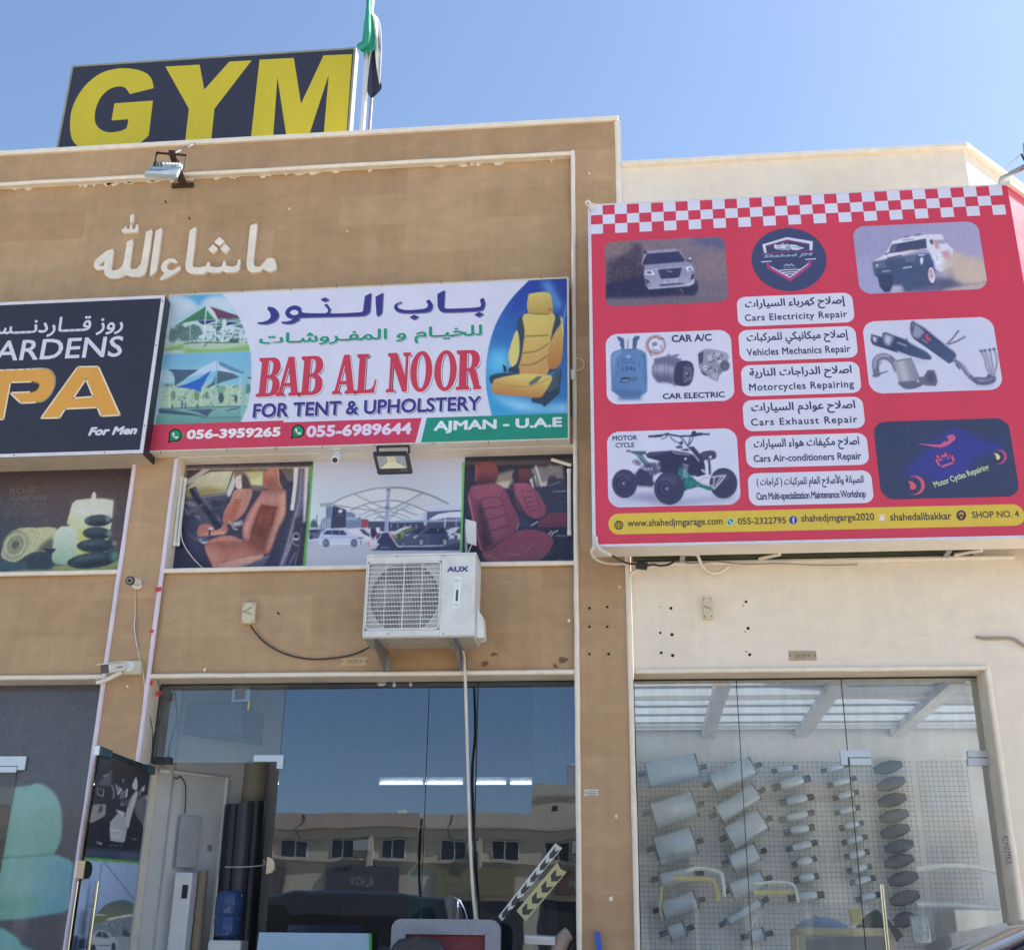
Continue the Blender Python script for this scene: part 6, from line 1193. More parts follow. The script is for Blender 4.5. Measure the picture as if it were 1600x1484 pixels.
cv.poly(zd([(1110,400),(1120,320),(1150,275),(1220,275),(1230,310),(1290,300),(1340,330),(1360,420)]),(62,60,78)); cv.line(zd([(1140,400),(1280,350)]),1,(150,146,156)); cv.poly(zd([(1040,360),(1110,340),(1105,410),(1060,412)]),(190,186,190),blur=1)
cv.line(zd([(965,150),(990,230),(1045,410)]),3.4,(196,190,192)); cv.poly(zd([(880,330),(960,260),(970,430),(930,430)]),(190,184,192)); cv.line(zd([(925,250),(960,430)]),3,(56,52,70))
cv.poly(zd([(960,420),(1430,400),(1430,760),(1100,760)]),(54,56,82)); cv.line(zd([(1180,478),(1360,472)]),1.2,(150,150,166)); cv.line(zd([(1130,620),(1360,610)]),1,(74,76,100)); cv.poly(zd([(560,440),(700,430),(800,760),(1000,850),(900,960),(740,960),(700,700)]),(46,46,72),blur=1)
cv.poly(zd([(660,260),(700,190),(760,185),(760,380),(690,370),(665,320)]),(56,44,60)); cv.poly(zd([(745,200),(800,180),(880,195),(895,270),(870,350),(760,375)]),(112,58,68),sm=3,grad=((820,735),(820,757),(72,40,52)))
cv.poly(zd([(625,400),(700,375),(850,370),(940,430),(1020,540),(1100,680),(1080,780),(960,825),(820,760),(740,690),(680,520)]),RSL, sm=3,grad=((800,770),(850,800),RS)); cv.poly(zd([(620,400),(680,380),(700,520),(800,700),(880,810),(780,740),(690,560)]),(66,42,62),blur=1)
cv.line(zd([(740,480),(880,470),(950,480),(1010,640),(1020,730)]),1,RSD, sm=3); cv.line(zd([(790,500),(840,640),(890,760)]),1,RSD, sm=3)
for k in range(4): cv.line(zd([(820+k * 22,570+k * 58-8),(930+k * 18,550+k * 55-8)]),1.1,RSD)
cv.poly(zd([(1010,860),(1120,770),(1250,745),(1370,755),(1370,950),(1200,970),(1000,930)]),(110,54,74),sm=3); cv.line(zd([(1010,900),(1200,910),(1360,890)]),1.2,(76,40,58)); cv.poly(zd([(990,940),(1370,930),(1430,1030),(1430,1420),(1150,1400),(1190,1100)]),(40,40,62),blur=1); cv.line(zd([(905,915),(990,865)]),2,(170,166,172)); cv.line(zd([(1130,1030),(1170,985)]),2,(180,176,180)); cv.line(zd([(1165,1050),(1190,1005),(1250,980)]),1.8,(184,180,186)); cv.line(zd([(1220,1042),(1400,1050)]),1.2,(150,148,160)); cv.poly(zd([(750,820),(880,870),(900,940),(760,930)]),(58,58,84),blur=1)
cv.poly(zd([(60,150),(190,130),(190,370),(120,420),(100,830),(60,830)]),(46,46,66),blur=1)
cv.poly(zd([(190,130),(260,98),(420,100),(470,170),(480,240),(440,350),(360,390),(200,380)]),(128,66,72),sm=3,grad=((755,735),(755,757),(70,38,52))); cv.line(zd([(200,140),(205,250),(190,340)]),1.4,(176,116,118),blur=1)
cv.poly(zd([(90,560),(110,460),(160,400),(300,385),(440,375),(560,440),(640,600),(740,800),(745,900),(680,1010),(500,1120),(400,1200),(280,1240),(200,1150),(140,820)]),RS, sm=3,grad=((760,765),(790,850),(116,60,82))); cv.poly(zd([(140,420),(300,390),(440,380),(560,450),(520,540),(330,560),(180,560)]),RSL, blur=2,alpha=.6)
cv.poly(zd([(250,600),(300,560),(480,550),(530,600),(590,800),(620,960),(560,1050),(400,1090),(350,950),(290,760)]),RSL, blur=2,alpha=.45); cv.line(zd([(260,640),(255,590),(330,560),(480,552),(540,620),(600,820),(620,950)]),1.1,RSD, sm=3); cv.line(zd([(250,620),(300,800),(380,1060),(390,1150)]),2.4,(84,44,62),sm=3,blur=1)
for a_, b_ in (((280,700),(540,655)),((320,845),(575,770)),((370,985),(610,910))): cv.line(zd([a_, ((a_[0]+b_[0])/2,(a_[1]+b_[1])/2+6),b_]),1.6,RSD, sm=3)
cv.poly(zd([(200,640),(260,650),(340,900),(390,1180),(290,1230),(250,900)]),(58,42,60),blur=3,alpha=.85); cv.line(zd([(105,545),(160,820),(270,1240)]),1.5,(190,124,130),sm=3); cv.line(zd([(110,540),(240,620)]),1,RSD); cv.line(zd([(560,460),(500,560)]),1,RSD); cv.line(zd([(745,880),(720,980)]),1,(190,150,150))
cv.poly(zd([(270,1260),(400,1220),(520,1120),(740,985),(900,965),(1080,1000),(1180,1080),(1190,1150),(1100,1290),(930,1400),(720,1440),(460,1440),(330,1370)]),(132,62,84),sm=3,grad=((800,840),(800,885),(122,72,86))); cv.line(zd([(440,1230),(600,1270),(780,1290),(860,1240),(950,1140)]),1.1,(172,100,112),sm=3); cv.line(zd([(500,1130),(820,1080),(1050,1090)]),1,(112,52,72),sm=3); cv.line(zd([(340,1290),(520,1380),(700,1430)]),1.1,(176,108,116),sm=3); cv.line(zd([(420,1240),(640,1260)]),1.4,(96,44,62),sm=3,blur=1); cv.line(zd([(780,1290),(880,1260),(930,1180)]),1.4,(96,46,64),blur=1,sm=3)
cv.poly(zd([(1260,1330),(1430,1390),(1430,1420),(1240,1410)]),(104,74,92),blur=1); cv.poly(zd([(190,1230),(330,1370),(440,1440),(180,1440)]),(44,44,64),blur=1); cv.noise(2,0); cv.noise(2,1)
picture('photo_print', cv, (xB + .001,YP, wz0),(wx1-xB - .001,0,0),(0,0,wz1-wz0),pc_, matl=PRINTG)
# ================================================================== spa: upper panel and shop front film
zs_ = Z(0,730,7.273); sxr = XL2 - .0145; sxl = -7.4
ps = empty('window_poster', (-5.0,YP, wz0), 'poster of candles, rolled towel and black stones under the spa sign', 'poster')
MB().box(sxl, YP + .001,wz0,sxr, YP + .012,wz1).build('panel', WHITEP, ps)
cv = Canvas(-220,735,224,912,(84,72,76))
cv.poly(zs_([(-1600,60),(1600,60),(1600,1240),(-1600,1240)]),(84,72,74),grad=((60,790),(10,850),(60,66,76))); cv.poly(zs_([(-1600,1180),(300,1150),(900,1090),(1400,1040),(1400,1260),(-1600,1260)]),(152,158,92),blur=1)
for k in range(70):
    (ex, ey), = zs_([(random.uniform(-400,1350),random.uniform(1130,1230))]); cv.line([(ex, ey),(ex + 7,ey + 3)],.9,random.choice([(120,128,70),(178,184,112)]),alpha=.6)
cv.poly(zs_([(-1600,1110),(300,1060),(620,1080),(600,1150),(300,1160),(0,1190),(-1600,1200)]),(62,84,92),blur=1); cv.poly(zs_([(290,1080),(420,940),(640,920),(640,960),(600,1080),(560,1160),(320,1150)]),(52,60,72),blur=2)
cv.poly(zs_([(820,410),(870,370),(1040,355),(1180,355),(1290,375),(1270,640),(1240,760),(1200,1000),(860,1000),(830,700),(755,650),(790,520)]),(202,206,188),grad=((130,800),(115,850),(184,190,112))); cv.poly(zs_([(830,420),(1000,380),(1280,380),(1270,540),(900,560)]),(206,208,202),blur=4,alpha=.8); cv.poly(zs_([(1040,355),(1045,310),(1070,275),(1090,310),(1088,355)]),(212,210,200),sm=3); cv.line(zs_([(755,640),(785,655)]),1.6,(96,92,40))
cv.poly(zs_([(40,880),(90,780),(220,690),(420,688),(640,690),(640,930),(400,960),(300,1000),(180,1075),(60,1050),(10,1000)]),(170,172,136),sm=2,grad=((30,860),(88,830),(186,188,138)))
M = cv.mask(zs_([(40,880),(90,780),(220,690),(420,688),(640,690),(640,930),(400,960),(300,1000),(180,1075),(60,1050),(10,1000)])); cv.noise(13,0,M); cv.poly(zs_([(470,880),(600,780),(620,940),(400,980)]),(66,70,64),blur=3,alpha=.8)
for rx, ry, col in ((19,24,(138,142,112)),(16,20,(176,176,146)),(12,15.5,(112,118,92)),(9.5,12,(150,156,118)),(6.5,8.5,(100,104,92)),(3,5,(74,78,76))): cv.ell(24,851,rx, ry, col, rot=.55,blur=1)
M = cv.mask([(24+20*math.cos(a_),851+24*math.sin(a_)) for a_ in np.linspace(0,6.28,30)]); cv.noise(14,0,M)
cv.poly(zs_([(600,930),(620,760),(680,680),(760,668),(850,680),(890,740),(880,960),(830,1100),(640,1100),(590,1040)]),(190,202,186),sm=2,grad=((100,830),(100,880),(148,176,150))); cv.poly(zs_([(890,720),(960,700),(1000,840),(880,970)]),(190,190,92),blur=3,alpha=.8); cv.poly(zs_([(480,920),(640,925),(600,975),(560,990)]),(44,50,60))
for (x, y_),rx, ry, ro in (((1117,605),158,66,-.05),((1105,750),165,72,.02),((1090,890),218,78,-.02),((1055,1055),295,88,-.12)):
    (ex, ey), = zs_([(x, y_)]); cv.ell(ex, ey, rx / 7.273,ry / 7.273,(50,60,70),rot=ro); cv.ell(ex - rx / 7.273 * .15,ey - ry / 7.273 * .4,rx / 7.273 * .6,ry / 7.273 * .3,(96,112,118),rot=ro, blur=3,alpha=.6); cv.ell(ex, ey + ry / 7.273 * .5,rx / 7.273 * .7,ry / 7.273 * .35,(30,34,42),rot=ro, blur=2,alpha=.7)
for x, y_, rx, ry, col in ((1230,580,4,5,(150,160,168)),(1240,750,4,5,(156,164,174)),(1300,865,2.6,3,(206,210,216)),(1300,1010,6,8,(92,150,130)),(1260,960,4,3,(44,96,84)),(990,600,2,5,(120,130,136))): (ex, ey), = zs_([(x, y_)]); cv.ell(ex, ey, rx, ry, col, blur=2,alpha=.8)
for k in range(6): cv.line(zs_([(60-k * 5,415+k * 28),(540-k * 3,408+k * 27)]),.9,(112,106,100),alpha=.6)
cv.noise(2.5,1); picture('photo_print', cv, (sxl, YP, wz0),(sxr - sxl, 0,0),(0,0,wz1-wz0),ps, matl=PRINTG, step=.0085)
t = MB()
for s_, tl, br in (('ROSE', (120,235),(400,298)),('GARDEN', (115,325),(520,368))): text_px(t, s_, zs_([tl])[0],zs_([br])[0],YP - LY, C(104,96,90),bold=.01)
t.build('lettering', PRINTG, ps, **PRT)
q = W(213,735,0); MB().box(sxl, .012,WINZ - .075,XL2 - .016,.03,WINZ - .035).build('window_rail', CREAM, ps)
# film on the spa shop front
SY = .2; fx0,fx1,fz1 = -7.4,XL2 - .0145,HEADZ - .018
cv = Canvas(-300,1050,176,1500,(66,68,78)); zf = Z(0,1150,4.444)
cv.poly([(-300,1050),(176,1050),(176,1500),(-300,1500)],(68,68,76),grad=((60,1070),(60,1300),(72,74,82)))
cv.poly(zf([(110,350),(240,325),(330,350),(400,430),(428,540),(425,690),(380,800),(250,830),(-900,860),(-900,400)]),(112,150,146),sm=3,blur=1,grad=((50,1235),(40,1330),(108,152,138)))
cv.poly(zf([(-900,860),(100,840),(390,820),(470,850),(510,880),(480,1190),(440,1220),(200,1260),(-900,1340)]),(108,154,144),sm=0,blur=1,grad=((30,1360),(108,1390),(92,140,162))); cv.poly(zf([(-900,1100),(300,1090),(200,1250),(-900,1330)]),(96,146,132),blur=6,alpha=.8)
cv.line(zf([(-100,850),(100,838),(380,812)]),2.5,(80,126,124),blur=1); cv.poly(zf([(-900,1300),(20,1330),(120,1400),(150,1450),(260,1500),(-900,1500)]),(100,166,158),blur=2); cv.noise(2.5,1)
spf = brown
keepf = lambda s, t_: ~((fx0+s * (fx1-fx0) < W(25,1300,SY)[0]) & (t_ * (fz1-FLZ)+FLZ < W(20,1205,SY)[2]))
picture('frosted_film', cv, (fx0,SY + .0085,FLZ),(fx1-fx0,0,0),(0,0,fz1-FLZ),brown, matl=PRINTG, step=.012,k=.34)
MB().box(fx0,SY + .009,FLZ, fx1,SY + .02,fz1).build('film_backing', BLACK, brown)
dxr = W(27,1206,SY)[0]; dzs = W(20,1205.5,SY)[2]
GSP = glass_mat('matt_spa_glass', (.9,.9,.9,1),.22,0,.04); MB().box(dxr + .004,SY, FLZ + .02,fx1,SY + .008,fz1).build('fixed_pane', GSP, brown); MB().box(fx0,SY, dzs + .005,dxr - .002,SY + .008,fz1).build('transom_pane', GSP, brown)
GM = glass_mat('spa_door_glass', (.7,.62,.62,1),.5,.02,.10); MB().box(fx0,SY - .004,FLZ + .02,dxr - .003,SY + .004,dzs - .003).build('door_leaf', GM, brown)
a, b = W(-30,1182,SY),W(40,1203,SY); th = .075
MB().prism([[(a[0],SY - .02,a[2]),(b[0],SY - .02,a[2]),(b[0],SY - .02,b[2]),(b[0] - .06,SY - .02,b[2]),(b[0] - .06,SY - .02,a[2]-th),(a[0],SY - .02,a[2]-th)]],.03).build('patch_fitting', SATIN, brown, bevel=.003)
MB().box(a[0],SY - .024,a[2]-th * 1.7,b[0] - .064,SY + .01,a[2]-th - .004).build('patch_fitting', SATIN, brown, bevel=.003)
# ================================================================== open glass door with posters
HX, HYD = XL1 + .037,GY - .005
zdoor = W(250,1199,GY)[2]
DL = 1.0; OA = math.radians(90.3); U = np.array((-math.cos(OA - math.pi / 2)*0 + -math.sin(OA - math.pi / 2),-math.cos(OA - math.pi / 2),0))*DL
NRM = np.cross(U / DL, (0,0,1)); 
if NRM[0] < 0: NRM = -NRM
E0 = np.array((HX, HYD, FLZ + .02)); VV = np.array((0,0,zdoor - FLZ - .02))
door = empty('glass_door', tuple(E0+U * .02), 'glass door of the upholstery shop standing open, covered with car seat and car park posters', 'door')
def dpt(s, z, n=0.0): 
    p = E0+U * s + NRM * n; return np.array((p[0],p[1],z))
t = MB(); q = [dpt(0.01,FLZ + .03),dpt(1,FLZ + .03),dpt(1,zdoor),dpt(.01,zdoor)]; t.add([p + NRM * n for n in (-.006,.004) for p in q],[(0,1,2,3),(7,6,5,4),(0,4,5,1),(1,5,6,2),(2,6,7,3),(3,7,4,0)]); t.build('glass_leaf', GLASS_DOOR, door)
ze = Z(120,1160,7.42); zq = Z(100,1330,9.637)
cv = Canvas(96,1160,262,1560,(38,42,50)); GS = (122,126,130)
cv.poly(ze([(240,180),(1000,300),(960,1400),(60,1340)]),(34,38,46)); cv.poly(ze([(300,160),(500,130),(640,200),(420,230),(250,330),(220,480)]),(50,52,58),blur=3); cv.poly(ze([(400,200),(700,200),(850,300),(640,420),(420,330)]),(42,38,40),blur=3)
cv.poly(ze([(235,480),(410,300),(400,500),(300,500)]),(66,72,80),blur=1); cv.line(ze([(305,385),(360,370)]),1,(190,194,198)); cv.line(ze([(320,400),(340,385)]),.8,(170,174,178)); cv.line(ze([(232,520),(312,545),(305,620),(245,605),(235,520)]),1.1,(136,140,146)); cv.line(ze([(405,490),(430,560),(425,640)]),1.8,(110,114,122)); cv.poly(ze([(440,470),(520,530),(470,600)]),(100,104,110)); cv.line(ze([(475,600),(522,530)]),1.2,(200,202,206)); cv.poly(ze([(500,570),(580,535),(570,640),(495,650)]),(84,90,98)); cv.line(ze([(585,535),(575,630)]),1.6,(190,194,198)); cv.poly(ze([(505,665),(590,660),(560,740),(500,740)]),(58,64,74)); cv.line(ze([(510,710),(555,710)]),1,(150,154,160)); cv.ell(*ze([(535,432)])[0],.9,1,(220,220,222)); cv.ell(*ze([(540,455)])[0],.7,.8,(220,220,222))
cv.poly(ze([(190,715),(340,712),(330,840),(200,920),(140,925)]),(112,112,110)); cv.poly(ze([(262,735),(305,725),(296,800),(245,815)]),(60,62,66)); cv.poly(ze([(640,510),(685,395),(705,470),(695,550)]),(150,154,154),sm=3); cv.poly(ze([(640,620),(690,560),(710,590),(660,760),(620,900),(600,985),(545,960),(560,860),(600,700)]),(146,150,150),sm=3); cv.poly(ze([(600,660),(640,600),(590,760),(570,720)]),(80,84,88),blur=1)
cv.poly(ze([(385,920),(480,810),(550,820),(560,900),(585,985),(560,1130),(540,1155),(390,1135),(380,1010)]),(128,132,134),sm=0,grad=((175,1270),(185,1314),(140,144,146))); cv.poly(ze([(440,770),(520,790),(560,810),(540,860),(470,800)]),(150,154,156)); cv.line(ze([(385,1010),(470,1010),(520,1040)]),1.2,(176,180,180)); cv.ell(*ze([(440,1080)])[0],2.2,1.8,(166,168,170),blur=1); cv.ell(*ze([(485,1082)])[0],2,1.7,(166,168,170),blur=1)
cv.poly(ze([(700,660),(790,610),(850,650),(850,740),(810,930),(785,1010),(765,950),(700,860),(670,760)]),(84,86,90),sm=3); cv.poly(ze([(790,612),(850,640),(852,730),(815,900),(790,1010),(770,960),(810,780),(815,680)]),(150,152,152),sm=3); cv.poly(ze([(855,450),(910,400),(905,500),(860,515)]),(140,142,142)); cv.poly(ze([(750,520),(795,490),(780,560),(750,565)]),(150,154,154)); cv.line(ze([(740,545),(728,610)]),1.5,(150,154,158)); cv.line(ze([(230,1150),(290,1170)]),1.8,(150,152,156)); cv.line(ze([(370,1190),(530,1190)]),.9,(120,124,132)); cv.line(ze([(630,1115),(700,1120)]),1.2,(130,134,140)); cv.poly(ze([(100,1220),(900,1260),(900,1390),(90,1330)]),(52,60,78),blur=2)
for k in range(9): cv.line(ze([(480+(k % 3)*30,1270+k * 10),(700,1285+k * 9)]),.7,(84,92,112),alpha=.7)
cv.poly(zq([(270,85),(400,90),(1290,160),(1280,190),(390,135),(270,110)]),(78,138,66))
cv.poly(zq([(230,110),(390,135),(1280,190),(1190,940),(1160,2300),(-200,2300)]),(126,144,172),grad=((170,1360),(215,1420),(112,128,150)))
cv.poly(zq([(440,1050),(1190,930),(1150,1484),(380,1484)]),(96,104,108),blur=1); cv.poly(zq([(480,940),(600,820),(730,750),(870,725),(1000,750),(1100,820),(1180,900),(1180,930),(900,985),(600,1050),(440,1080),(450,960)]),(74,84,84),sm=2,grad=((185,1410),(185,1438),(96,98,62))); cv.line(zq([(600,150),(900,520),(1170,880)]),1.3,(70,78,92)); cv.line(zq([(575,150),(530,430)]),1.2,(86,96,112)); cv.line(zq([(660,1020),(900,970),(1180,935)]),3.2,(166,164,154)); cv.line(zq([(470,950),(640,950)]),1.2,(170,176,160))
for _ in range(60):
    (ex, ey), = zq([(random.uniform(460,1170),random.uniform(1060,1270))]); cv.ell(ex, ey, random.uniform(.5,2),random.uniform(.5,1.6),random.choice([(50,56,62),(150,152,148),(74,80,82),(120,124,124)]),alpha=.7)
cv.poly(zq([(880,1200),(920,1170),(1000,1240),(1100,1190),(1160,1100),(1160,1280),(890,1270)]),(50,56,60),blur=1); cv.poly(zq([(700,1270),(1140,1290),(1130,1600),(760,1500)]),(126,128,130)); cv.poly(zq([(400,1330),(440,1240),(500,1190),(590,1185),(660,1220),(710,1270),(790,1320),(780,1484),(380,1500)]),(140,144,146),sm=2); cv.poly(zq([(460,1270),(520,1205),(590,1200),(650,1235),(690,1300),(570,1295)]),(52,58,66)); cv.line(zq([(575,1200),(575,1295)]),1.2,(130,134,138)); cv.ell(*zq([(440,1450)])[0],4,6,(40,46,54)); cv.ell(*zq([(745,1430)])[0],3.4,6.5,(40,46,54)); cv.line(zq([(490,1412),(680,1412)]),1.2,(60,66,72)); cv.line(zq([(1120,1300),(1090,1484)]),3,(44,50,58))
cv.poly(zq([(140,1270),(220,1260),(200,1500),(110,1500)]),(36,46,60),blur=1); cv.poly(zq([(240,900),(350,880),(320,1260),(200,1250)]),(66,80,96),blur=3,alpha=.7); cv.poly(zq([(220,1310),(330,1300),(320,1460),(200,1480)]),(36,46,62),blur=1)
cv.noise(2.5,0)
s0,s1 = .05,.985
pd_ = picture('poster_print', cv, dpt(s1,FLZ + .06,.0055),dpt(s0,0,0)-dpt(s1,0,0),(0,0,zdoor - FLZ - .1),door, matl=PRINT, step=.008,k=.46)
picture('poster_back', cv, dpt(s0,FLZ + .06,-.0075),dpt(s1,0,0)-dpt(s0,0,0),(0,0,zdoor - FLZ - .1),door, matl=PRINT, step=.03,k=.46)
def dbox(s0,s1,z0,z1,n0,n1,name, m, par=door, bevel=.003):
    q = [dpt(s0,0,n0),dpt(s1,0,n0),dpt(s1,0,n1),dpt(s0,0,n1)]; b = MB().rings([[(p[0],p[1],z) for p in q] for z in (z0,z1)]); return b.build(name, m, par, bevel=bevel)
TEALM = mat('teal_protective_film', (.03,.075,.10,1),.35)
dbox(-.005,.13,zdoor - .055,zdoor + .006,-.022,.022, 'top_patch', TEALM); dbox(.80,.97,zdoor - .055,zdoor + .006,-.02,.02, 'top_patch', TEALM); dbox(.975,1.02,zdoor - .06,zdoor + .008,-.02,.02, 'edge_fitting', STEEL)
for n in (.065,-.065):
    b = MB(); zt_ = W(150,1372,-1.0)[2]
    b.cyl(dpt(.86,.95,n),dpt(.86,zt_, n),.016,n=14).cyl(dpt(.86,1.1,0),dpt(.86,1.1,n),.009,n=10).cyl(dpt(.86,zt_ - .16,0),dpt(.86,zt_ - .16,n),.009,n=10); b.build('handle', STEEL, door, smooth=40)
zk = W(128,1355,-1.0)[2]
dbox(.955,1.015,zk - .06,zk + .06,-.03,.03, 'lock', STEEL)
b = MB(); c_ = dpt(.95,zk, .02); b.cyl(c_, c_ + NRM * .012,.055,n=24); b.build('lock_rosette', BLACK, door, smooth=40)
# ================================================================== things fixed to the facade
def slab(mb, q, n, th, m=0):
    """box with front quad q (4 world points) and thickness th along n"""
    q = [np.array(p, float) for p in q]; n = np.array(n, float)/np.linalg.norm(n); return mb.rings([q, [p + n * th for p in q]],m=m)
def WX(px, py, x):
    v = ray(px, py); return EYE + v * ((x - EYE[0])/v[0])
# --- plaster calligraphy
zk_ = Z(140,220,5); CY = .035
LET = [
 ([(1255,662),(1305,645),(1310,655),(1293,800),(1278,950),(1290,982),(1325,985),(1350,965),(1385,922),(1420,914),(1446,926),(1462,985),(1450,1010),(1412,1025),(1380,1016),(1358,1000),(1330,1024),(1270,1030),(1235,1010),(1225,975),(1240,800)],None),
 ([(782,700),(828,672),(833,685),(815,850),(800,960),(810,985),(850,990),(905,980),(925,945),(938,950),(938,980),(985,988),(1030,985),(1048,938),(1062,943),(1060,975),(1120,985),(1150,970),(1160,930),(1178,928),(1172,1000),(1150,1024),(1100,1030),(1062,1028),(1040,1015),(1010,1030),(950,1032),(925,1020),(890,1038),(830,1045),(780,1035),(750,1010),(748,970),(765,850)],None),
 ([(1013,752),(1054,784),(1013,822),(974,790)],None),([(963,810),(1002,842),(963,880),(926,850)],None),([(1057,805),(1096,838),(1057,878),(1020,845)],None),
 ([(690,948),(662,922),(618,920),(578,945),(556,985),(562,1015),(584,1035),(560,1062),(543,1086),(562,1092),(600,1075),(660,1042),(705,1010),(710,986),(700,978),(655,1008),(622,1010),(602,992),(606,962),(632,945),(668,955)],None),
 ([(515,705),(560,682),(566,690),(545,850),(523,1010),(480,1058),(467,1055),(490,880)],None),
 ([(440,712),(485,695),(490,705),(470,850),(446,1000),(425,1048),(390,1066),(330,1065),(280,1048),(255,1068),(200,1080),(150,1075),(120,1050),(110,1005),(60,1012),(36,992),(30,965),(45,930),(80,900),(135,860),(180,845),(186,855),(178,930),(167,996),(178,1014),(220,1008),(255,982),(270,930),(290,790),(335,770),(338,785),(320,930),(312,985),(330,1004),(370,998),(400,960),(415,880)],[(118,935),(70,970),(85,982),(113,976)]),
 ([(315,585),(345,570),(349,580),(335,640),(318,648)],None),([(245,700),(270,680),(286,664),(291,690),(310,690),(318,655),(331,660),(331,690),(355,688),(362,658),(379,655),(375,712),(330,716),(300,720),(260,720)],None)]
cal = empty('wall_lettering', tuple(W(290,430,.06)), 'raised cream Arabic calligraphy on the tan wall above the upholstery sign', 'lettering')
for L, H in LET:
    t = MB(); t.prism([[W(px, py, CY) for px, py in zk_(q)] for q in ([L]+([H] if H else []))],.03); t.build('letter', CREAM, cal, bevel=.003)
# --- air conditioner
AX0,AX1,AZ0,AZ1,AY0,AY1 = -2.048,-1.2,3.402,4.037,-.45,-.12
ac = empty('air_conditioner', ((AX0+AX1)/2,(AY0+AY1)/2,AZ0), 'white split air-conditioner outdoor unit on wall brackets under the window posters', 'air conditioner')
ACW = mat('ac_white_paint', C(205,206,204),.4,var=.13,scale=7)
zac = Z(560,850,6.748); g0,g1 = W(*zac([(106,190)])[0],AY0),W(*zac([(850,905)])[0],AY0); gx0_, gz1_, gx1_, gz0_ = g0[0],g0[2],g1[0],g1[2] + .005
b = MB(); bt = .02
b.box(AX0,AY0,AZ0,gx0_, AY1,AZ1).box(gx1_, AY0,AZ0,AX1,AY1,AZ1).box(gx0_, AY0,gz1_, gx1_, AY1,AZ1).box(gx0_, AY0,AZ0,gx1_, AY1,gz0_).box(gx0_, AY0 + .15,gz0_, gx1_, AY1,gz1_)
b.build('casing', ACW, ac, bevel=.006)
MB().box(AX0 - .004,AY0 - .004,AZ1 + .0005,AX1 + .006,AY1 + .004,AZ1 + .016).build('top_cover', ACW, ac, bevel=.004)
MB().box(AX0 + .005,AY0 - .003,AZ0 - .012,AX1 - .002,AY1,AZ0 - .0005).build('base_pan', mat('ac_base_grey', C(176,168,152),.6,var=.2,scale=20),ac)
MB().prism([round_rect(gx1_ + .02,AZ0 + .04,AX1 - .035,AZ1 - .035,.03,AY0 - .004)],.0035).build('front_panel', ACW, ac)
b = MB(); cxg, czg = (gx0_ + gx1_)/2,(gz0_ + gz1_)/2; b.cyl((cxg, AY0 + .12,czg),(cxg, AY0 + .149,czg),.29,n=48); b.build('fan_opening', mat('ac_dark_inside', (.035,.037,.042,1),.7),ac)
b = MB()
for k in range(3):
    a_ = k * 2.094 + .5; ra = []
    for r in np.linspace(.05,.25,5):
        ra.append([np.array((cxg + r * math.cos(a_ + u + r * 1.5),AY0 + .085 + .03*u, czg + r * math.sin(a_ + u + r * 1.5))) for u in (-.5,-.2,.2,.55)])
    b.rings(ra, closed=False, cap=False)
b.cyl((cxg, AY0 + .06,czg),(cxg, AY0 + .12,czg),.055,n=20); b.build('fan', mat('fan_grey', (.20,.21,.23,1),.5),ac, smooth=50)
b = MB(); nb = 15; GYY = AY0 - .004
for i in range(nb + 1): z = gz0_ + .012+(gz1_ - gz0_ - .024)*i / nb; b.box(gx0_ + .01,GYY, z - .0028,gx1_ - .01,GYY + .006,z + .0028)
for i in range(48): x = gx0_ + .012+(gx1_ - gx0_ - .024)*i / 47; b.box(x - .0014,GYY + .0015,gz0_ + .008,x + .0014,GYY + .005,gz1_ - .008)
for i in range(1,4): x = gx0_ + (gx1_ - gx0_)*i / 4; b.box(x - .003,GYY - .001,gz0_ + .008,x + .003,GYY + .003,gz1_ - .008)
lp = [np.array(p) for p in round_rect(gx0_ + .004,gz0_ + .004,gx1_ - .004,gz1_ - .004,.035,GYY + .002)]; b.tube(lp + [lp[0]],.0055,6,cap=False)
b.build('grille', ACW, ac)
b = MB(); b.prism([[(x, GYY + .0055,z) for x, z in ((cxg + .35*math.cos(u),czg + .35*math.sin(u)) for u in ())] or round_rect(gx0_ + .003,gz0_ + .003,gx1_ - .003,gz1_ - .003,.035,AY0 + .06),[(cxg + .285*math.cos(u) * .93,AY0 + .06,czg + .282*math.sin(u)) for u in np.linspace(0,6.283,49)[:-1]]],.01); b.build('fan_shroud', ACW, ac)
t = MB(); BLU = C(64,72,130); text_px(t, 'AUX', zac([(935,236)])[0],zac([(1160,290)])[0],AY0 - .0052,BLU, bold=.05); t.build('brand_lettering', PRINT, ac, **PRT)
t = MB(); pz = lambda L, c_, l=0: poly_px(t, zac(L),AY0 - .0048-l * LY, c_)
pz([(1010,342),(1082,342),(1078,480),(1070,672),(995,672)],C(216,220,222)); pz([(1030,480),(1054,480),(1048,600),(1024,600)],C(60,70,80),1); pz([(1024,370),(1046,366),(1036,385),(1046,402),(1024,402),(1016,388)],C(170,180,190),1); pz([(1050,372),(1070,372),(1068,402),(1050,402)],C(186,192,198),1); pz([(1010,625),(1060,620),(1058,655),(1008,655)],C(190,196,202),1)
for k in range(5): pz([(1016,420+k * 12),(1060,420+k * 12),(1060,424+k * 12),(1016,424+k * 12)],C(176,184,192),1)
t.build('label', PRINT, ac, **PRT)
b = MB()
for px, py in ((410,127),(905,127),(318,943),(895,943)): q = W(*zac([(px, py)])[0],AY0); b = MB(); b.cyl((q[0],AY0 - .005,q[2]),(q[0],AY0 - .001,q[2]),.006,n=8); b.build('screw', GALV, ac)
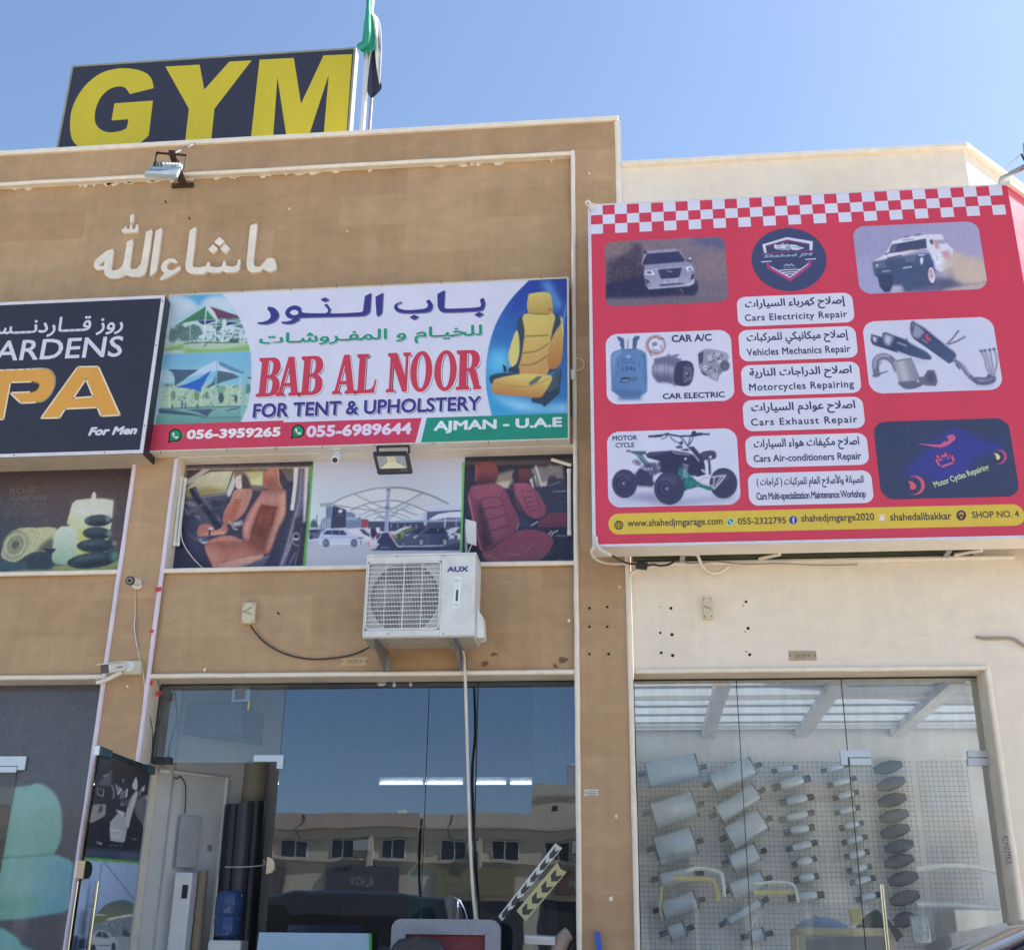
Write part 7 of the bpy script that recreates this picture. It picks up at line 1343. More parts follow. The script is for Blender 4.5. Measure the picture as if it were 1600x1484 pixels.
vz = AZ0 + .03; b = MB(); b.rings([[(AX1 + .001,AY1 - .22,vz - .02),(AX1 + .001,AY1 - .02,vz - .02),(AX1 + .001,AY1 - .02,vz + .22),(AX1 + .001,AY1 - .22,vz + .22)],[(AX1 + .065,AY1 - .19,vz - .01),(AX1 + .065,AY1 - .05,vz - .01),(AX1 + .05,AY1 - .05,vz + .15),(AX1 + .05,AY1 - .19,vz + .15)]]); b.build('valve_cover', ACW, ac, bevel=.012)
for px in (170,1000):
    x = W(*zac([(px + 25,980)])[0],AY0 + .05)[0]; b = MB()
    b.box(x - .018,AY0 - .0,AZ0 - .016,x + .018,.024,AZ0 - .0125).box(x - .018,AY0,AZ0 - .045,x - .014,.024,AZ0 - .0165); b.box(x - .018,.018,AZ0 - .28 + .11,x + .022,.0295,AZ0 - .046)
    slab(b, [(x - .018,AY0 + .02,AZ0 - .046),(x - .018,.017,AZ0 - .046),(x - .018,.017,AZ0 - .165),(x - .018,-.03,AZ0 - .165)],(1,0,0),.004)
    b.build('wall_bracket', GALV, ac)
hs = [W(*p, y) for p, y in (((700,1006),-.2),((715,1008),-.1),((724,1020),-.03),((726,1050),-.05),((727,1063),-.05),((729,1130),-.03),((731,1200),.1),((734,1300),.1),((738,1380),.08),((743,1440),.08),((747,1500),.08),((748,1600),.1))]
MB().tube(smoothline(hs, 6),.012,10).build('drain_hose', CABLEW, smooth=50,label='long white drain hose hanging from the air conditioner down across the tinted glass', cat='hose')
MB().tube(smoothline([W(*p, y) for p, y in (((690,1007),-.15),((705,1012),-.05),((720,1010),.0),((735,1004),-.05),((744,998),-.1))],5),.006,6).build('loose_wire', CABLEW, smooth=50,label='short loose white wire drooping under the air conditioner', cat='cable')
MB().tube(smoothline([W(*p, y) for p, y in (((391,977),.01),((410,1000),.01),((440,1019),.01),((480,1029),.01),((520,1028),.01),((555,1021),.01),((581,1007),.01),((570,996),-.3),((566,993),-.42))],6),.007,8).build('power_cable', mat('dark_cable', C(66,56,56),.6),smooth=50,label='dark cable sagging from the isolator box to the air conditioner', cat='cable')
# --- isolator boxes, number plates, small boxes
def isolator(px0,py0,px1,py1,y, label, lines):
    a, b = W(px0,py0,y - .05),W(px1,py1,y - .05); t = empty('isolator_switch', ((a[0]+b[0])/2,y, b[2]),label, 'switch box', 'isolator switch boxes')
    MB().box(a[0],y - .05,b[2],b[0],y, a[2]).build('housing', BEIGEP, t, bevel=.006)
    w_, h_ = b[0]-a[0],a[2]-b[2]
    for u, v in ((.12,.1),(.85,.1),(.12,.9),(.85,.9)): MB().cyl((a[0]+w_ * u, y - .053,b[2]+h_ * v),(a[0]+w_ * u, y - .049,b[2]+h_ * v),.005,n=8).build('screw', DARKM, t)
    r = MB()
    for (u0,v0),(u1,v1) in lines: r.bar((a[0]+w_ * u0,y - .051,b[2]+h_ * v0),(a[0]+w_ * u1,y - .051,b[2]+h_ * v1),.006,.006)
    r.build('lever_ridge', mat('olive_grey_plastic', C(140,132,104),.5),t)
isolator(379.5,941,396.5,973,.03, 'beige isolator switch box on the tan wall left of the air conditioner', [((.1,.55),(.8,.78)),((.1,.55),(.8,.42))])
isolator(1098,932,1114,966,0, 'beige isolator switch box on the cream wall above the exhaust shop', [((.1,.58),(.85,.42))])
def plate(px0,py0,px1,py1,y, s_, col, label):
    a, b = W(px0,py0,y),W(px1,py1,y); t = empty('number_plate', ((a[0]+b[0])/2,y, b[2]),label, 'number plate', 'shop number plates')
    MB().box(a[0],y - .006,b[2],b[0],y - .0005,a[2]).build('plate', mat('brass_plate_' + s_, col, .45,metal=.2,var=.15,scale=30),t, bevel=.001)
    m = MB(); w_, h_ = b[0]-a[0],a[2]-b[2]; text_rect(m, s_, a[0]+w_ * .22,b[0]-w_ * .22,b[2]+h_ * .28,a[2]-h_ * .28,y - .0066,C(96,84,66)); m.build('lettering', PRINT, t, **PRT)
    for u in (.05,.95): MB().cyl((a[0]+w_ * u, y - .009,b[2]+h_ / 2),(a[0]+w_ * u, y - .006,b[2]+h_ / 2),.005,n=8).build('screw', DARKM, t)
plate(534,1027,573.5,1040,.03, 'SHOP-3', C(186,158,122), 'small brass plate reading SHOP-3 above the tinted shop front')
plate(1232,1017,1276,1031.5,0, 'SHOP-4', C(168,152,128), 'small brass plate reading SHOP-4 above the exhaust shop')
a, b = W(913,1233,0),W(934.5,1243.5,0); m = MB(); m.box(a[0],-.002,b[2],b[0],-.0005,a[2],c=C(200,196,188))
for k in range(3): m.box(a[0]+(.03 if k < 2 else .015),-.0026,a[2] - .018 - .014*k, b[0] - .008,-.0021,a[2] - .012 - .014*k, c=C(110,104,100))
m.flat([[(a[0] + .006,-.0026,a[2] - .03),(a[0] + .024,-.0026,a[2] - .03),(a[0] + .015,-.0026,a[2] - .01)]],c=C(120,110,100)); m.build('wall_sticker', PRINT, label='small white warning sticker on the narrow tan pier', cat='sticker', **PRT)
m = MB(); zz = Z(1260,1160,4.579); v, fc = text2d('ALHAMRA', .0); a, b = W(*zz([(1420,660)])[0],0),W(*zz([(1452,870)])[0],0)
m.add([(a[0]+(b[0]-a[0]) * .3 + .05*(u[1] - .5)+(b[0]-a[0]) * .6*(1-u[0]),-.0012,b[2]+(a[2]-b[2])*(1-u[0])) for u in v],fc, 0,C(96,92,92)); m.build('stencil_writing', PRINT, white, **PRT)
# --- security cameras
def lens(t, c, d, r):
    c, d = np.array(c),np.array(d)/np.linalg.norm(d)
    MB().cyl(c, c + d * .004,r, n=20).build('lens_plate', BLACK, t); MB().cyl(c + d * .004,c + d * .008,r * .5,n=16).build('lens', mat('lens_glass', (.03,.03,.035,1),.08),t)
c1 = empty('security_camera', tuple(W(215,911,0)), 'small white round bullet camera high on the tan pier', 'camera')
p0,p1 = W(216,910,-.02),W(203.3,907,-.17); d = p1-p0; d /= np.linalg.norm(d)
MB().cyl(W(214.5,913,0),W(214.5,912,-.012),.045,n=20).build('base', WHITEP, c1,smooth=40); MB().tube([p0,p0+(p1-p0) * .9,p1],[.03,.034,.034],18).build('housing', WHITEP, c1,smooth=40); MB().tube([p1-d * .01,p1+d * .006],[.037,.037],20).build('bezel', BLACK, c1,smooth=40); MB().cyl(p1+d * .006,p1+d * .009,.026,n=20).build('lens_ring', mat('grey_lens_ring', C(150,146,144),.4),c1); MB().cyl(p1+d * .009,p1+d * .012,.017,n=16).build('lens', mat('lens_glass', (.06,.06,.065,1),.08),c1)
c2 = empty('security_camera', tuple(W(205,1042,0)), 'white box-shaped bullet camera on a square junction box beside the spa door', 'camera')
a, b = W(194,1032,-.05),W(217.5,1053,-.05); MB().box(a[0],-.05,b[2],b[0],-.001,a[2]).build('junction_box', BEIGEP, c2,bevel=.006)
q = W(206,1041,-.05); MB().cyl((q[0] - .015,-.058,q[2]),(q[0] - .015,-.0505,q[2]),.04,n=20).build('mount_disc', WHITEP, c2); MB().tube([(q[0] - .015,-.058,q[2]),(q[0] - .04,-.10,q[2] - .005),W(190,1043,-.16)],.017,10).build('arm', WHITEP, c2,smooth=50)
p0,p1 = W(190.5,1041,-.16),W(164,1045,-.34); d = p1-p0; d /= np.linalg.norm(d); sx_ = np.cross(d, (0,0,1)); sx_ /= np.linalg.norm(sx_); up_ = np.cross(sx_, d)
MB().obox((p0+p1)/2,(d, sx_, up_),(np.linalg.norm(p1-p0)/2,.04,.036)).build('housing', WHITEP, c2,bevel=.012); MB().obox((p0+p1)/2+up_ * .04+d * .02,(d, sx_, up_),(np.linalg.norm(p1-p0)/2 + .015,.045,.003)).build('sun_hood', WHITEP, c2); MB().obox(p1+d * .003,(d, sx_, up_),(.004,.036,.032)).build('front_window', mat('lens_glass', (.06,.06,.065,1),.08),c2,bevel=.003)
m = MB(); m.obox((p0+p1)/2-sx_ * .0412+d * -.02,(d, sx_, up_),(.035,.0004,.005)); m.build('brand_mark', mat('grey_print', C(130,134,140),.5),c2)
MB().tube(smoothline([W(190,1050,-.06),W(172,1059,-.07),W(158,1065,-.07),W(152,1066,-.06)],5),.017,10).build('conduit', CREAM, c2,smooth=50)
c3 = empty('security_camera', tuple(W(528,700,-.03)), 'white bullet camera hanging under the upholstery sign', 'camera')
b0 = np.array((W(529,700,-.05)[0],-.05,bz0)); MB().cyl(b0-(0,0,.001),b0-(0,0,.012),.045,n=20).build('base', WHITEP, c3); p0,p1 = W(527,711,-.09),W(523.3,718.7,-.2); MB().tube([b0-(0,0,.01),b0-(0,0,.05),p0],.014,10).build('arm', WHITEP, c3,smooth=50)
d = p1-p0; d /= np.linalg.norm(d); MB().tube([p0-d * .03,p0,p1],[.028,.034,.032],18).build('housing', WHITEP, c3,smooth=40); lens(c3,p1,d, .022)
# --- floodlights
fl = empty('floodlight', tuple(W(285,292,.06)), 'grey floodlight on a rusty arm above the Arabic calligraphy', 'floodlight')
pb_ = W(287,291,.06); MB().box(pb_[0] - .11,.035,pb_[2] - .02,pb_[0] + .10,.063,pb_[2] + .02).build('wall_plate', RUST, fl)
pe = W(268.5,237,-.42); MB().bar((pb_[0],.04,pb_[2] + .01),pe, .06,.035).build('arm', RUST, fl); MB().bar(pe + (.02,.02,0),W(306,223,.02),.02,.012).build('brace', GALV, fl)
tl, tr, bl, br_q = W(245,239,-.44),W(292,243,-.44),W(241,264,-.44),W(288,268,-.44)
m = MB(); m.bar(tl, tr, .03,.006).bar(tl, bl, .03,.006).bar(tr, br_q, .03,.006); m.build('yoke', RUST, fl)
Q = [W(242,261,-.36),W(286,262,-.36),W(277,279.5,-.56),W(226,277,-.56)]
m = MB(); slab(m, Q, np.cross(Q[1]-Q[0],Q[3]-Q[0]) * -1,.035); m.build('lamp_housing', mat('weathered_grey_alloy', C(150,160,166),.5,metal=.3,var=.2,scale=20),fl, bevel=.004)
nq = np.cross(Q[1]-Q[0],Q[3]-Q[0]); nq = nq / np.linalg.norm(nq); nq = nq if nq[2] < 0 else -nq; ce = sum(Q)/4; Q2 = [ce + (p - ce) * .86+nq * .002 for p in Q]; m = MB(); m.add(Q2,[(0,1,2,3)]); m.build('lamp_glass', mat('pale_lamp_glass', C(168,182,190),.15),fl)
m = MB()
for k in range(9):
    p = Q[0]+(Q[1]-Q[0])*(k + .5)/9-nq * .03; m.bar(p, p - nq * .02+(Q[3]-Q[0]) * .25,.004,.03)
m.build('cooling_fin', mat('weathered_grey_alloy'),fl)
f2 = empty('floodlight', tuple(W(612,712,-.1)), 'black LED floodlight hanging under the upholstery sign above the car park poster', 'floodlight')
zf2 = Z(490,670,8.42); yt, yb_ = -.26,-.20
Q = [W(*zf2([(x, y_)])[0],y) for x, y_, y in ((772,328,yt),(1245,320,yt),(1298,590,yb_),(838,604,yb_))]
nq = np.cross(Q[1]-Q[0],Q[3]-Q[0]); nq = nq / np.linalg.norm(nq); nq = nq if nq[1] < 0 else -nq; ce = sum(Q)/4
m = MB(); slab(m, Q, -nq, .05); m.build('housing', DARKM, f2,bevel=.014)
sh_ = lambda u0,v0,u1,v1,n_: [Q[0]+(Q[1]-Q[0])*u + (Q[3]-Q[0])*v + (Q[2]-Q[1]-Q[3]+Q[0])*u * v + nq * n_ for u, v in ((u0,v0),(u1,v0),(u1,v1),(u0,v1))]
m = MB(); m.add(sh_(.11,.13,.89,.72,.0015),[(0,1,2,3)]); m.build('reflector', mat('grey_reflector', C(150,150,158),.3,metal=.3),f2)
m = MB(); qa, qb = sh_(.38,.14,.62,.42,.003),sh_(.13,.715,.87,.715,.003); m.add(qa, [(0,1,2,3)]); m.build('led_array', mat('pale_yellow_led', C(190,186,150),.4),f2)
m = MB(); m.add([qa[3],qa[2],qb[1],qb[0]],[(0,1,2,3)]); m.build('reflector_lip', mat('cream_reflector', C(206,202,170),.35),f2)
v, fc = text2d('IP66'); m = MB(); qq = sh_(.70,.76,.88,.86,.002); m.add([qq[3]+(qq[2]-qq[3])*u[0]+(qq[0]-qq[3])*u[1] for u in v],fc, 0,C(120,122,128)); m.build('lettering', PRINT, f2, **PRT)
m = MB()
for k in range(14): p = Q[0]+(Q[1]-Q[0])*(k + .7)/15-nq * .02; m.bar(p, p + (0,0,.02),.006,.02)
m.build('cooling_fin', DARKM, f2)
t0,t1 = W(*zf2([(840,226)])[0],-.1),W(*zf2([(1255,222)])[0],-.1); t0[2] = t1[2] = bz0 - .006; e0,e1_ = Q[0]+(Q[1]-Q[0]) * .14-nq * .03,Q[0]+(Q[1]-Q[0])*1.0-nq * .03; m = MB(); m.bar(t0,t1,.03,.008).bar(t0,e0,.02,.006).bar(t1,e1_, .02,.006); m.build('yoke', DARKM, f2)
f3 = empty('floodlight', tuple(W(1590,270,-.3)), 'grey floodlight on a slanting pipe at the right end of the red sign', 'floodlight')
m = MB(); m.tube([(3.12,-.2,7.1),W(1566,279,-.35),W(1612,255,-.75),W(1650,236,-1.0)],.024,10); m.build('arm', GALV, f3,smooth=40); q = W(1612,236,-.75); m = MB(); m.obox(q + (.05,0,0),((1,-.3,.2),(0.3,1,0),(0,0,1)),(.11,.06,.085)); m.build('housing', mat('weathered_grey_alloy'),f3,bevel=.01); MB().tube([W(1596,241,-.75),W(1600,250,-.75),W(1609,258,-.75)],.008,8).build('cable', DARKM, f3)
f3w = MB().tube(smoothline([W(1565,268,-.1),W(1580,254,-.4),W(1596,241,-.7)],5),.003,5).build('wire', GREY_CABLE, f3)
# --- flag and poles on the roof
FY = .42
fp = empty('flagpole', tuple(W(566,208,FY)), 'shiny white flagpole on the parapet behind the GYM sign', 'flagpole')
bx_ = W(565.5,209,FY)[0]; MB().cyl((bx_, FY, 7.7),(bx_, FY, 12.2),.028,n=20).build('pole', mat('glossy_white_pole', (.8,.8,.78,1),.18,metal=.35,var=.04),fp, smooth=50); MB().cyl((bx_, FY, 12.2),(bx_, FY, 12.28),.05,.02,n=16).build('finial', GALV, fp); m = MB(); m.tube([(bx_ + .02,FY - .03,10.3),(bx_ + .035,FY - .035,9.8),(bx_ + .02,FY - .03,9.2)],.004,5); m.build('halyard', CABLEW, fp)
bx2 = W(577,205,.95)[0]; MB().cyl((bx2,.95,7.7),(bx2,.95,9.75),.017,n=10).build('roof_pipe', mat('grey_lilac_pipe', C(140,132,160),.5),smooth=40,label='thin grey pipe standing behind the white flagpole', cat='pipe')
flg = empty('flag', tuple(W(580,90,FY)), 'green, white and black flag hanging limp from the flagpole', 'flag')
zfl = Z(560,0,6.75)
def cloth(L, R, col, name, y0,amp, ph, n=9):
    L, R = smoothline([np.array(p) for p in zfl(L)],6),smoothline([np.array(p) for p in zfl(R)],6); k = min(len(L),len(R)); rs = []
    for i in range(k):
        l, r = L[int(i * (len(L)-1)/(k - 1))],R[int(i * (len(R)-1)/(k - 1))]; row = []
        for j in range(n):
            u = j / (n - 1); p = l * (1-u)+r * u; row.append(W(p[0],p[1],y0+amp * math.sin(u * 7+ph + i * .12)*(.35+u)))
        rs.append(row)
    m = MB(); m.rings(rs, closed=False, cap=False); o = m.build(name, mat(name + '_cloth', col, .75,var=.12,scale=14),flg, smooth=60); s_ = o.modifiers.new('thick', 'SOLIDIFY'); s_.thickness = .004
GRNF = C(48,140,116)
cloth([(90,-140),(80,100),(60,260),(40,430),(0,460),(-20,500)],[(150,-140),(128,60),(160,260),(180,420),(178,520),(60,570)],GRNF, 'green_band', FY - .07,.03,0)
cloth([(118,130),(140,220),(170,400),(180,560),(195,720),(225,880)],[(125,125),(205,190),(240,330),(246,560),(235,760),(228,890)],C(232,232,236), 'white_band', FY - .03,.03,1.0)
cloth([(60,560),(70,700),(80,900),(110,1010),(140,1035)],[(186,520),(206,700),(236,840),(244,940),(150,1032)],C(58,62,84), 'black_band', FY - .0,.03,2.0)
cloth([(205,350),(210,430),(222,520)],[(207,348),(226,430),(224,525)],C(40,40,60), 'black_fold', FY - .075,.004,0,4)
# --- tubes, router panel, cables
def tube_lamp(pa_, pb2,y, label, r=.016):
    a, b = W(*pa_, y),W(*pb2,y); t = empty('tube_lamp', tuple(b),label, 'tube lamp', 'unlit tube lamps beside the window posters'); d = (b - a)/np.linalg.norm(b - a)
    MB().tube([a + d * .02,b - d * .02],r, 12).build('tube', mat('frosted_tube', C(206,206,200),.35),t, smooth=50); MB().cyl(a, a + d * .035,r * 1.1,n=12).build('end_cap', WHITEP, t); MB().cyl(b - d * .035,b, r * 1.1,n=12).build('end_cap', WHITEP, t)
za2 = Z(260,720,6.957)
tube_lamp(za2([(165,180)])[0],za2([(82,925)])[0],.09, 'unlit white tube lamp in the left window reveal, nearer the wall corner', .014); tube_lamp(za2([(205,190)])[0],za2([(120,925)])[0],.12, 'unlit white tube lamp in the left window reveal, beside the tan seat poster'); tube_lamp((889,733),(889.5,836),.1, 'unlit white tube lamp at the right edge of the red seat poster')
MB().tube([W(862,718,.14),W(892,727,.1)],.014,10).build('conduit_stub', CREAM, smooth=50,label='short slanting cream pipe at the top right window corner', cat='pipe')
rp = empty('wifi_panel', tuple(W(732,855,.02)), 'white flat antenna panel on a stick in front of the red seat poster', 'antenna'); zr_ = Z(720,710,8.244)
Q = [W(*zr_([q])[0],y) for q, y in (((55,828),.04),((190,862),-.02),((190,1172),-.02),((72,1135),.04))]; m = MB(); slab(m, Q, (.3,1,0),.02); m.build('panel', WHITEP, rp, bevel=.004); MB().cyl(W(728,818,.08),W(729,872,.08),.012,n=10).build('stick', GALV, rp); MB().tube(smoothline([W(737,851,.02),W(733,860,.03),W(730,872,.04)],4),.004,6).build('lead', CABLEW, rp)
def cable(name, pts, r, m, label, cat='cable', n=5): return MB().tube(smoothline([W(p[0],p[1],p[2]) for p in pts],n),r, 8).build(name, m, smooth=50,label=label, cat=cat)
cable('window_cable', [(283,820,.13),(285,845,.13),(300,870,.13),(318,888,.13),(330,896,.12)],.0045,CABLEW, 'thin white cable curving across the lower left of the tan seat poster')
zcw = Z(140,880,7.417)
for k, L in enumerate(([(530,280),(530,560),(520,690),(520,760),(545,940),(565,1000),(580,1120),(625,1300),(640,1500)],[(533,280),(535,560),(548,700),(545,820),(560,960),(570,1010)])):
    t = cable('camera_cable', [(*zcw([p])[0],-.006) for p in L],.004,GREY_CABLE if k else CREAM, ('thin pale camera cable running down the pier to the door reveal', 'thin grey camera cable hanging beside the pale one on the pier')[k])
for k, L in enumerate(([(247,1060),(252,1110),(240,1150),(237,1185)],[(232,1050),(228,1085),(238,1140),(236,1190)],[(258,1085),(252,1110),(246,1150),(243,1186)])): cable('door_wire', [(x, y, .05 + .05*k) for x, y in L],.0035,DARKM, ('thin dark wire down the white door reveal, right one', 'thin dark wire down the white door reveal, left one', 'thin dark wire down the white door reveal, inner one')[k])
for k, (px, py, y, s_) in enumerate(((247.5,920.5,-.03,.03),(237,986,-.03,.018),(234,1067.5,.0,.03),(248,1083,.1,.03))):
    q = W(px, py, y); m = MB(); m.obox(q, ((1,.2,.3),(-.2,1,0),(-.3,0,1)),(s_ * .8,.006,s_ * .55)); m.build('tape_strip', REDTAPE, label=('piece of red tape high on the lilac pipe, below the window sill', 'small torn red tape halfway down the lilac pipe', 'red tape at the top corner of the door reveal', 'lower red tape inside the white door reveal')[k],cat='tape', group='red tape pieces', bevel=.002)
# hanging cables at the lower left corner of the red sign
zz = Z(900,830,7.273); yc = -.47
def zcable(name, L, y, r, m, label, n=6): return cable(name, [(*zz([p])[0],yy) for p, yy in zip(L, y if hasattr(y, '__len__') else [y]*len(L))],r, m, label, n=n)
zcable('sign_cable', [(230,60),(235,140),(280,205),(405,275)],yc, .013,CABLEW, 'thick white cable at the lower left corner of the red sign')
zcable('loop_cable', [(205,185),(175,220),(195,290),(290,350),(420,368),(585,368)],[yc, yc, -.4,-.25,-.1,-.05],.010,CABLEW, 'white cable looping from the red sign corner to the cream pipe')
ad = empty('power_adapter', tuple(W(*zz([(750,380)])[0],-.14)), 'black power adapter hanging in cables under the red sign', 'adapter'); Q = [W(*zz([q])[0],-.17) for q in ((690,335),(820,352),(805,425),(672,410))]; m = MB(); slab(m, Q, (0,1,0),.045); m.build('body', BLACK, ad, bevel=.006)
for L in ([(405,275),(455,300),(500,330),(600,365),(680,372)],[(815,388),(880,378),(960,388),(1060,375),(1130,330),(1190,290)]): MB().tube(smoothline([W(*zz([p])[0],y) for p, y in zip(L, np.linspace(-.44 if L[0][0] < 500 else -.15,-.15 if L[0][0] < 500 else -.1,len(L)))],5),.009,8).build('lead', DARKM, ad, smooth=50)
zcable('drooping_conduit', [(1190,290),(1240,262),(1330,262),(1380,270),(1430,380),(1510,460),(1600,475),(1680,440),(1730,400)],[-.1,-.12,-.12,-.1,-.06,-.05,-.05,-.04,-.03],.013,CREAM, 'thick cream flexible pipe drooping in a loop under the red sign')
zcable('wall_pipe', [(900,385),(720,430),(630,480),(612,560),(610,800),(607,1200),(611,1500)],-.016,.013,CREAM, 'bent cream pipe running down the cream wall beside the pier')
zcable('sagging_wire', [(1190,345),(1300,365),(1420,358),(1600,345),(1900,372),(2300,365),(2800,385),(3200,375)],-.05,.005,GREY_CABLE, 'thin wire sagging along the cream conduit under the red sign')
cable('loose_pipe', [(1525,995,-.01),(1540,997,-.015),(1578,997,-.015),(1592,1003,-.02),(1606,1012,-.02)],.012,GREY_CABLE, 'grey pipe end clipped to the cream wall at the right edge', 'pipe')
cable('top_corner_pipe', [(926,330,yc),(920,322,yc),(915,318,yc),(918,314,yc),(924,319,yc),(935,321,yc)],.008,CABLEW, 'curled white cable end at the top left corner of the red sign')
zw = Z(870,480,4.944)
cable('wire_loop', [(*zw([p])[0],-.012) for p in [(130,410),(160,395),(195,405),(213,440),(195,478),(150,492)]],.004,CREAM, 'thin wire loop sticking out on the pier beside the upholstery sign'); cable('wire_end', [(*zw([p])[0],-.02) for p in [(128,550),(135,590),(150,632)]],.004,CABLEW, 'short white wire end below the small box on the moulding')
a, b = W(*zw([(108,478)])[0],-.05),W(*zw([(142,553)])[0],-.05); MB().box(a[0],-.05,b[2],b[0],-.028,a[2]).build('junction_box', WHITEP, bevel=.004,label='small white connection box on the moulding right of the upholstery sign', cat='junction box')
MB().bar(W(938,1500,-.03),W(933,1455,-.03),.035,.035).build('blue_rod', mat('blue_plastic_rod', C(44,90,190),.4),label='blue plastic rod leaning on the tan pier at the bottom edge', cat='rod', bevel=.006)
# --- things stuck on the tinted glass
zst = Z(580,1040,3.3425); yg = GY - .002
def sticker(L, darks, col, label):
    t = MB(); poly_px(t, zst(L),yg, col)
    for D in darks: poly_px(t, zst(D),yg - LY, C(66,64,62))
    t.build('arrow_sticker', PRINT, label=label, cat='sticker', group='diagonal arrow stickers on the glass', **PRT)
def along(p0,p1,w0,n, kind):
    p0,p1 = np.array(p0,float),np.array(p1,float); d = (p1-p0)/np.linalg.norm(p1-p0); nn = np.array((-d[1],d[0])); L = np.linalg.norm(p1-p0); out = []
    for k in range(n):
        c_ = p0+d * L * (k + .55)/n; s_ = L / n * .46; w_ = w0 * .40
        if kind == 'w': pts = [c_ - d * s_ + nn * w_, c_ + nn * w_ * .95+d * s_ * .45,c_ + d * s_ * 1.0-nn * w_ * .1,c_ + d * s_ * .45-nn * w_, c_ - d * s_ - nn * w_, c_ - d * s_ * .35]
        else: pts = [c_ - d * s_ * .9+nn * w_, c_ + nn * w_ + d * s_ * .3,c_ + d * s_ * .95,c_ - nn * w_ + d * s_ * .3,c_ - d * s_ * .9-nn * w_, c_ - d * s_ * .1]
        out.append([tuple(p) for p in pts])
    return out
sticker([(962,925),(974,935),(998,950),(683,1332),(664,1306)],along((978,945),(682,1315),34,6, 'w'),C(206,208,202), 'narrow white diagonal arrow strip stuck on the tinted glass')
sticker([(972,1025),(990,1062),(1022,1074),(808,1332),(758,1278)],along((990,1068),(790,1300),60,4, 'y'),C(190,184,136), 'wide pale yellow diagonal arrow strip stuck on the tinted glass')
zs3 = Z(220,1040,3.3425); sa = empty('plastic_sachet', tuple(W(377,1097,GY)), 'clear plastic sachet taped to the transom glass with a yellow tag', 'sachet'); m = MB(); slab(m, [W(*zs3([q])[0],GY - .006) for q in ((480,100),(575,95),(570,185),(474,190))],(0,1,0),.004); m.build('bag', glass_mat('crinkled_plastic', (.85,.88,.9,1),1.5,.06,.12),sa); m = MB(); slab(m, [W(*zs3([q])[0],GY - .009) for q in ((492,118),(545,112),(542,170),(488,174))],(0,1,0),.002); m.build('insert', mat('grey_insert', C(96,108,122),.6),sa)
m = MB(); slab(m, [W(*zs3([q])[0],GY - .006) for q in ((562,185),(572,183),(566,232),(555,225))],(0,1,0),.003); m.build('tag', mat('yellow_tag', C(170,172,96),.5),sa)
for k, (px, py, rx, ry) in enumerate(((596,1066,9,6),(616,1068,3,6),(642,1068,3,5))): q = W(px, py, GY); m = MB(); m.prism([[(q[0]+rx * .0048*math.cos(u)*random.uniform(.8,1.1),GY - .003,q[2]+ry * .005*math.sin(u)) for u in np.linspace(0,6.28,12)[:-1]]],.002); m.build('glue_blob', mat('dried_silicone', C(178,182,190),.6),label=('white dried glue blob at the top edge of the tinted glass', 'small glue smear right of the large blob on the glass', 'rightmost small glue smear at the top of the glass')[k],cat='glue', group='glue marks on the tinted glass')
# ================================================================== inside the exhaust shop: mesh rack with mufflers
RY = BY - .06
MUF = mat('muffler_grey', C(168,180,190,.75),.36,metal=.5,var=.12,scale=9); MUFD = mat('converter_dark_grey', C(76,84,96,.75),.5,metal=.3,var=.15,scale=12); PIPE = mat('muffler_pipe', C(70,78,86,.75),.4,metal=.4,var=.15,scale=20)
def rack(x0,x1,z0,z1,label):
    t = empty('wire_rack', ((x0+x1)/2,RY, z0),label, 'wire rack', 'wire mesh racks on the back wall'); s_ = .0455; r = .0015; m = MB()
    for i in range(int((x1-x0)/s_)+1): x = x0+i * s_; m.box(x - r, RY - r, z0,x + r, RY + r, z1)
    for i in range(int((z1-z0)/s_)+1): z = z0+i * s_; m.box(x0,RY - 3*r, z - r, x1,RY - r * 1.05,z + r)
    m.build('mesh', mat('rack_wire', (.22,.225,.23,1),.5,metal=.3),t)
    return t
zt_ = W(1200,1188,RY)[2]; xm = W(1436,1300,RY)[0]; xe = W(1524,1300,RY)[0]
rack(-.03,xm, .9,zt_, 'long wire mesh rack carrying the mufflers on the white back wall'); rack(xm + .05,xe, .9,zt_, 'narrow empty wire mesh rack right of the dark converters')
zA, zB = Z(960,1160,4.579),Z(1260,1160,4.579)
def muffler(zf, x1,y1,x2,y2,dia, kind, label, group):
    a2,b2 = np.array(zf([(x1,y1)])[0]),np.array(zf([(x2,y2)])[0]); r = dia / 4.579/2/F * 11.9*(1.25 if kind == 's' else 1.02); yy = RY - max(r * .62,.03) - .012
    a, b = W(*a2,yy),W(*b2,yy); d = b - a; L = np.linalg.norm(d); d /= L
    t = empty('muffler' if kind != 'c' else 'catalytic_converter', tuple((a + b)/2),label, 'muffler' if kind != 'c' else 'converter', group)
    if kind == 'b':
        MB().tube([a, a + d * .012,b - d * .012,b],[r * .96,r, r, r * .96],26,flat=.62).build('body', MUF, t, smooth=35)
        for p, s_, o in ((a, -1,.25),(b, 1,-.2)): u = np.cross(d, (0,1,0)); q = p + u * r * o; MB().tube([q, q + d * s_ * .075],.024,12).build('pipe', PIPE, t, smooth=40)
        for p in (a + d * .01,b - d * .01): MB().tube([p - d * .006,p + d * .006],r * 1.02,26,flat=.62).build('seam', PIPE, t, smooth=35)
    elif kind == 's':
        MB().tube([a + d * L * .2,a + d * L * .28,b - d * L * .28,b - d * L * .2],[r * .75,r, r, r * .75],16).build('body', MUF, t, smooth=40); MB().tube([a, a + d * L * .24],r * .62,12).build('pipe', PIPE, t, smooth=40); MB().tube([b - d * L * .24,b],r * .62,12).build('pipe', PIPE, t, smooth=40)
    else:
        MB().tube([a, a + d * L * .04,a + d * L * .32,b - d * L * .32,b - d * L * .04,b],[r * .5,r * .55,r, r, r * .55,r * .5],18,flat=.7).build('body', MUFD, t, smooth=30)
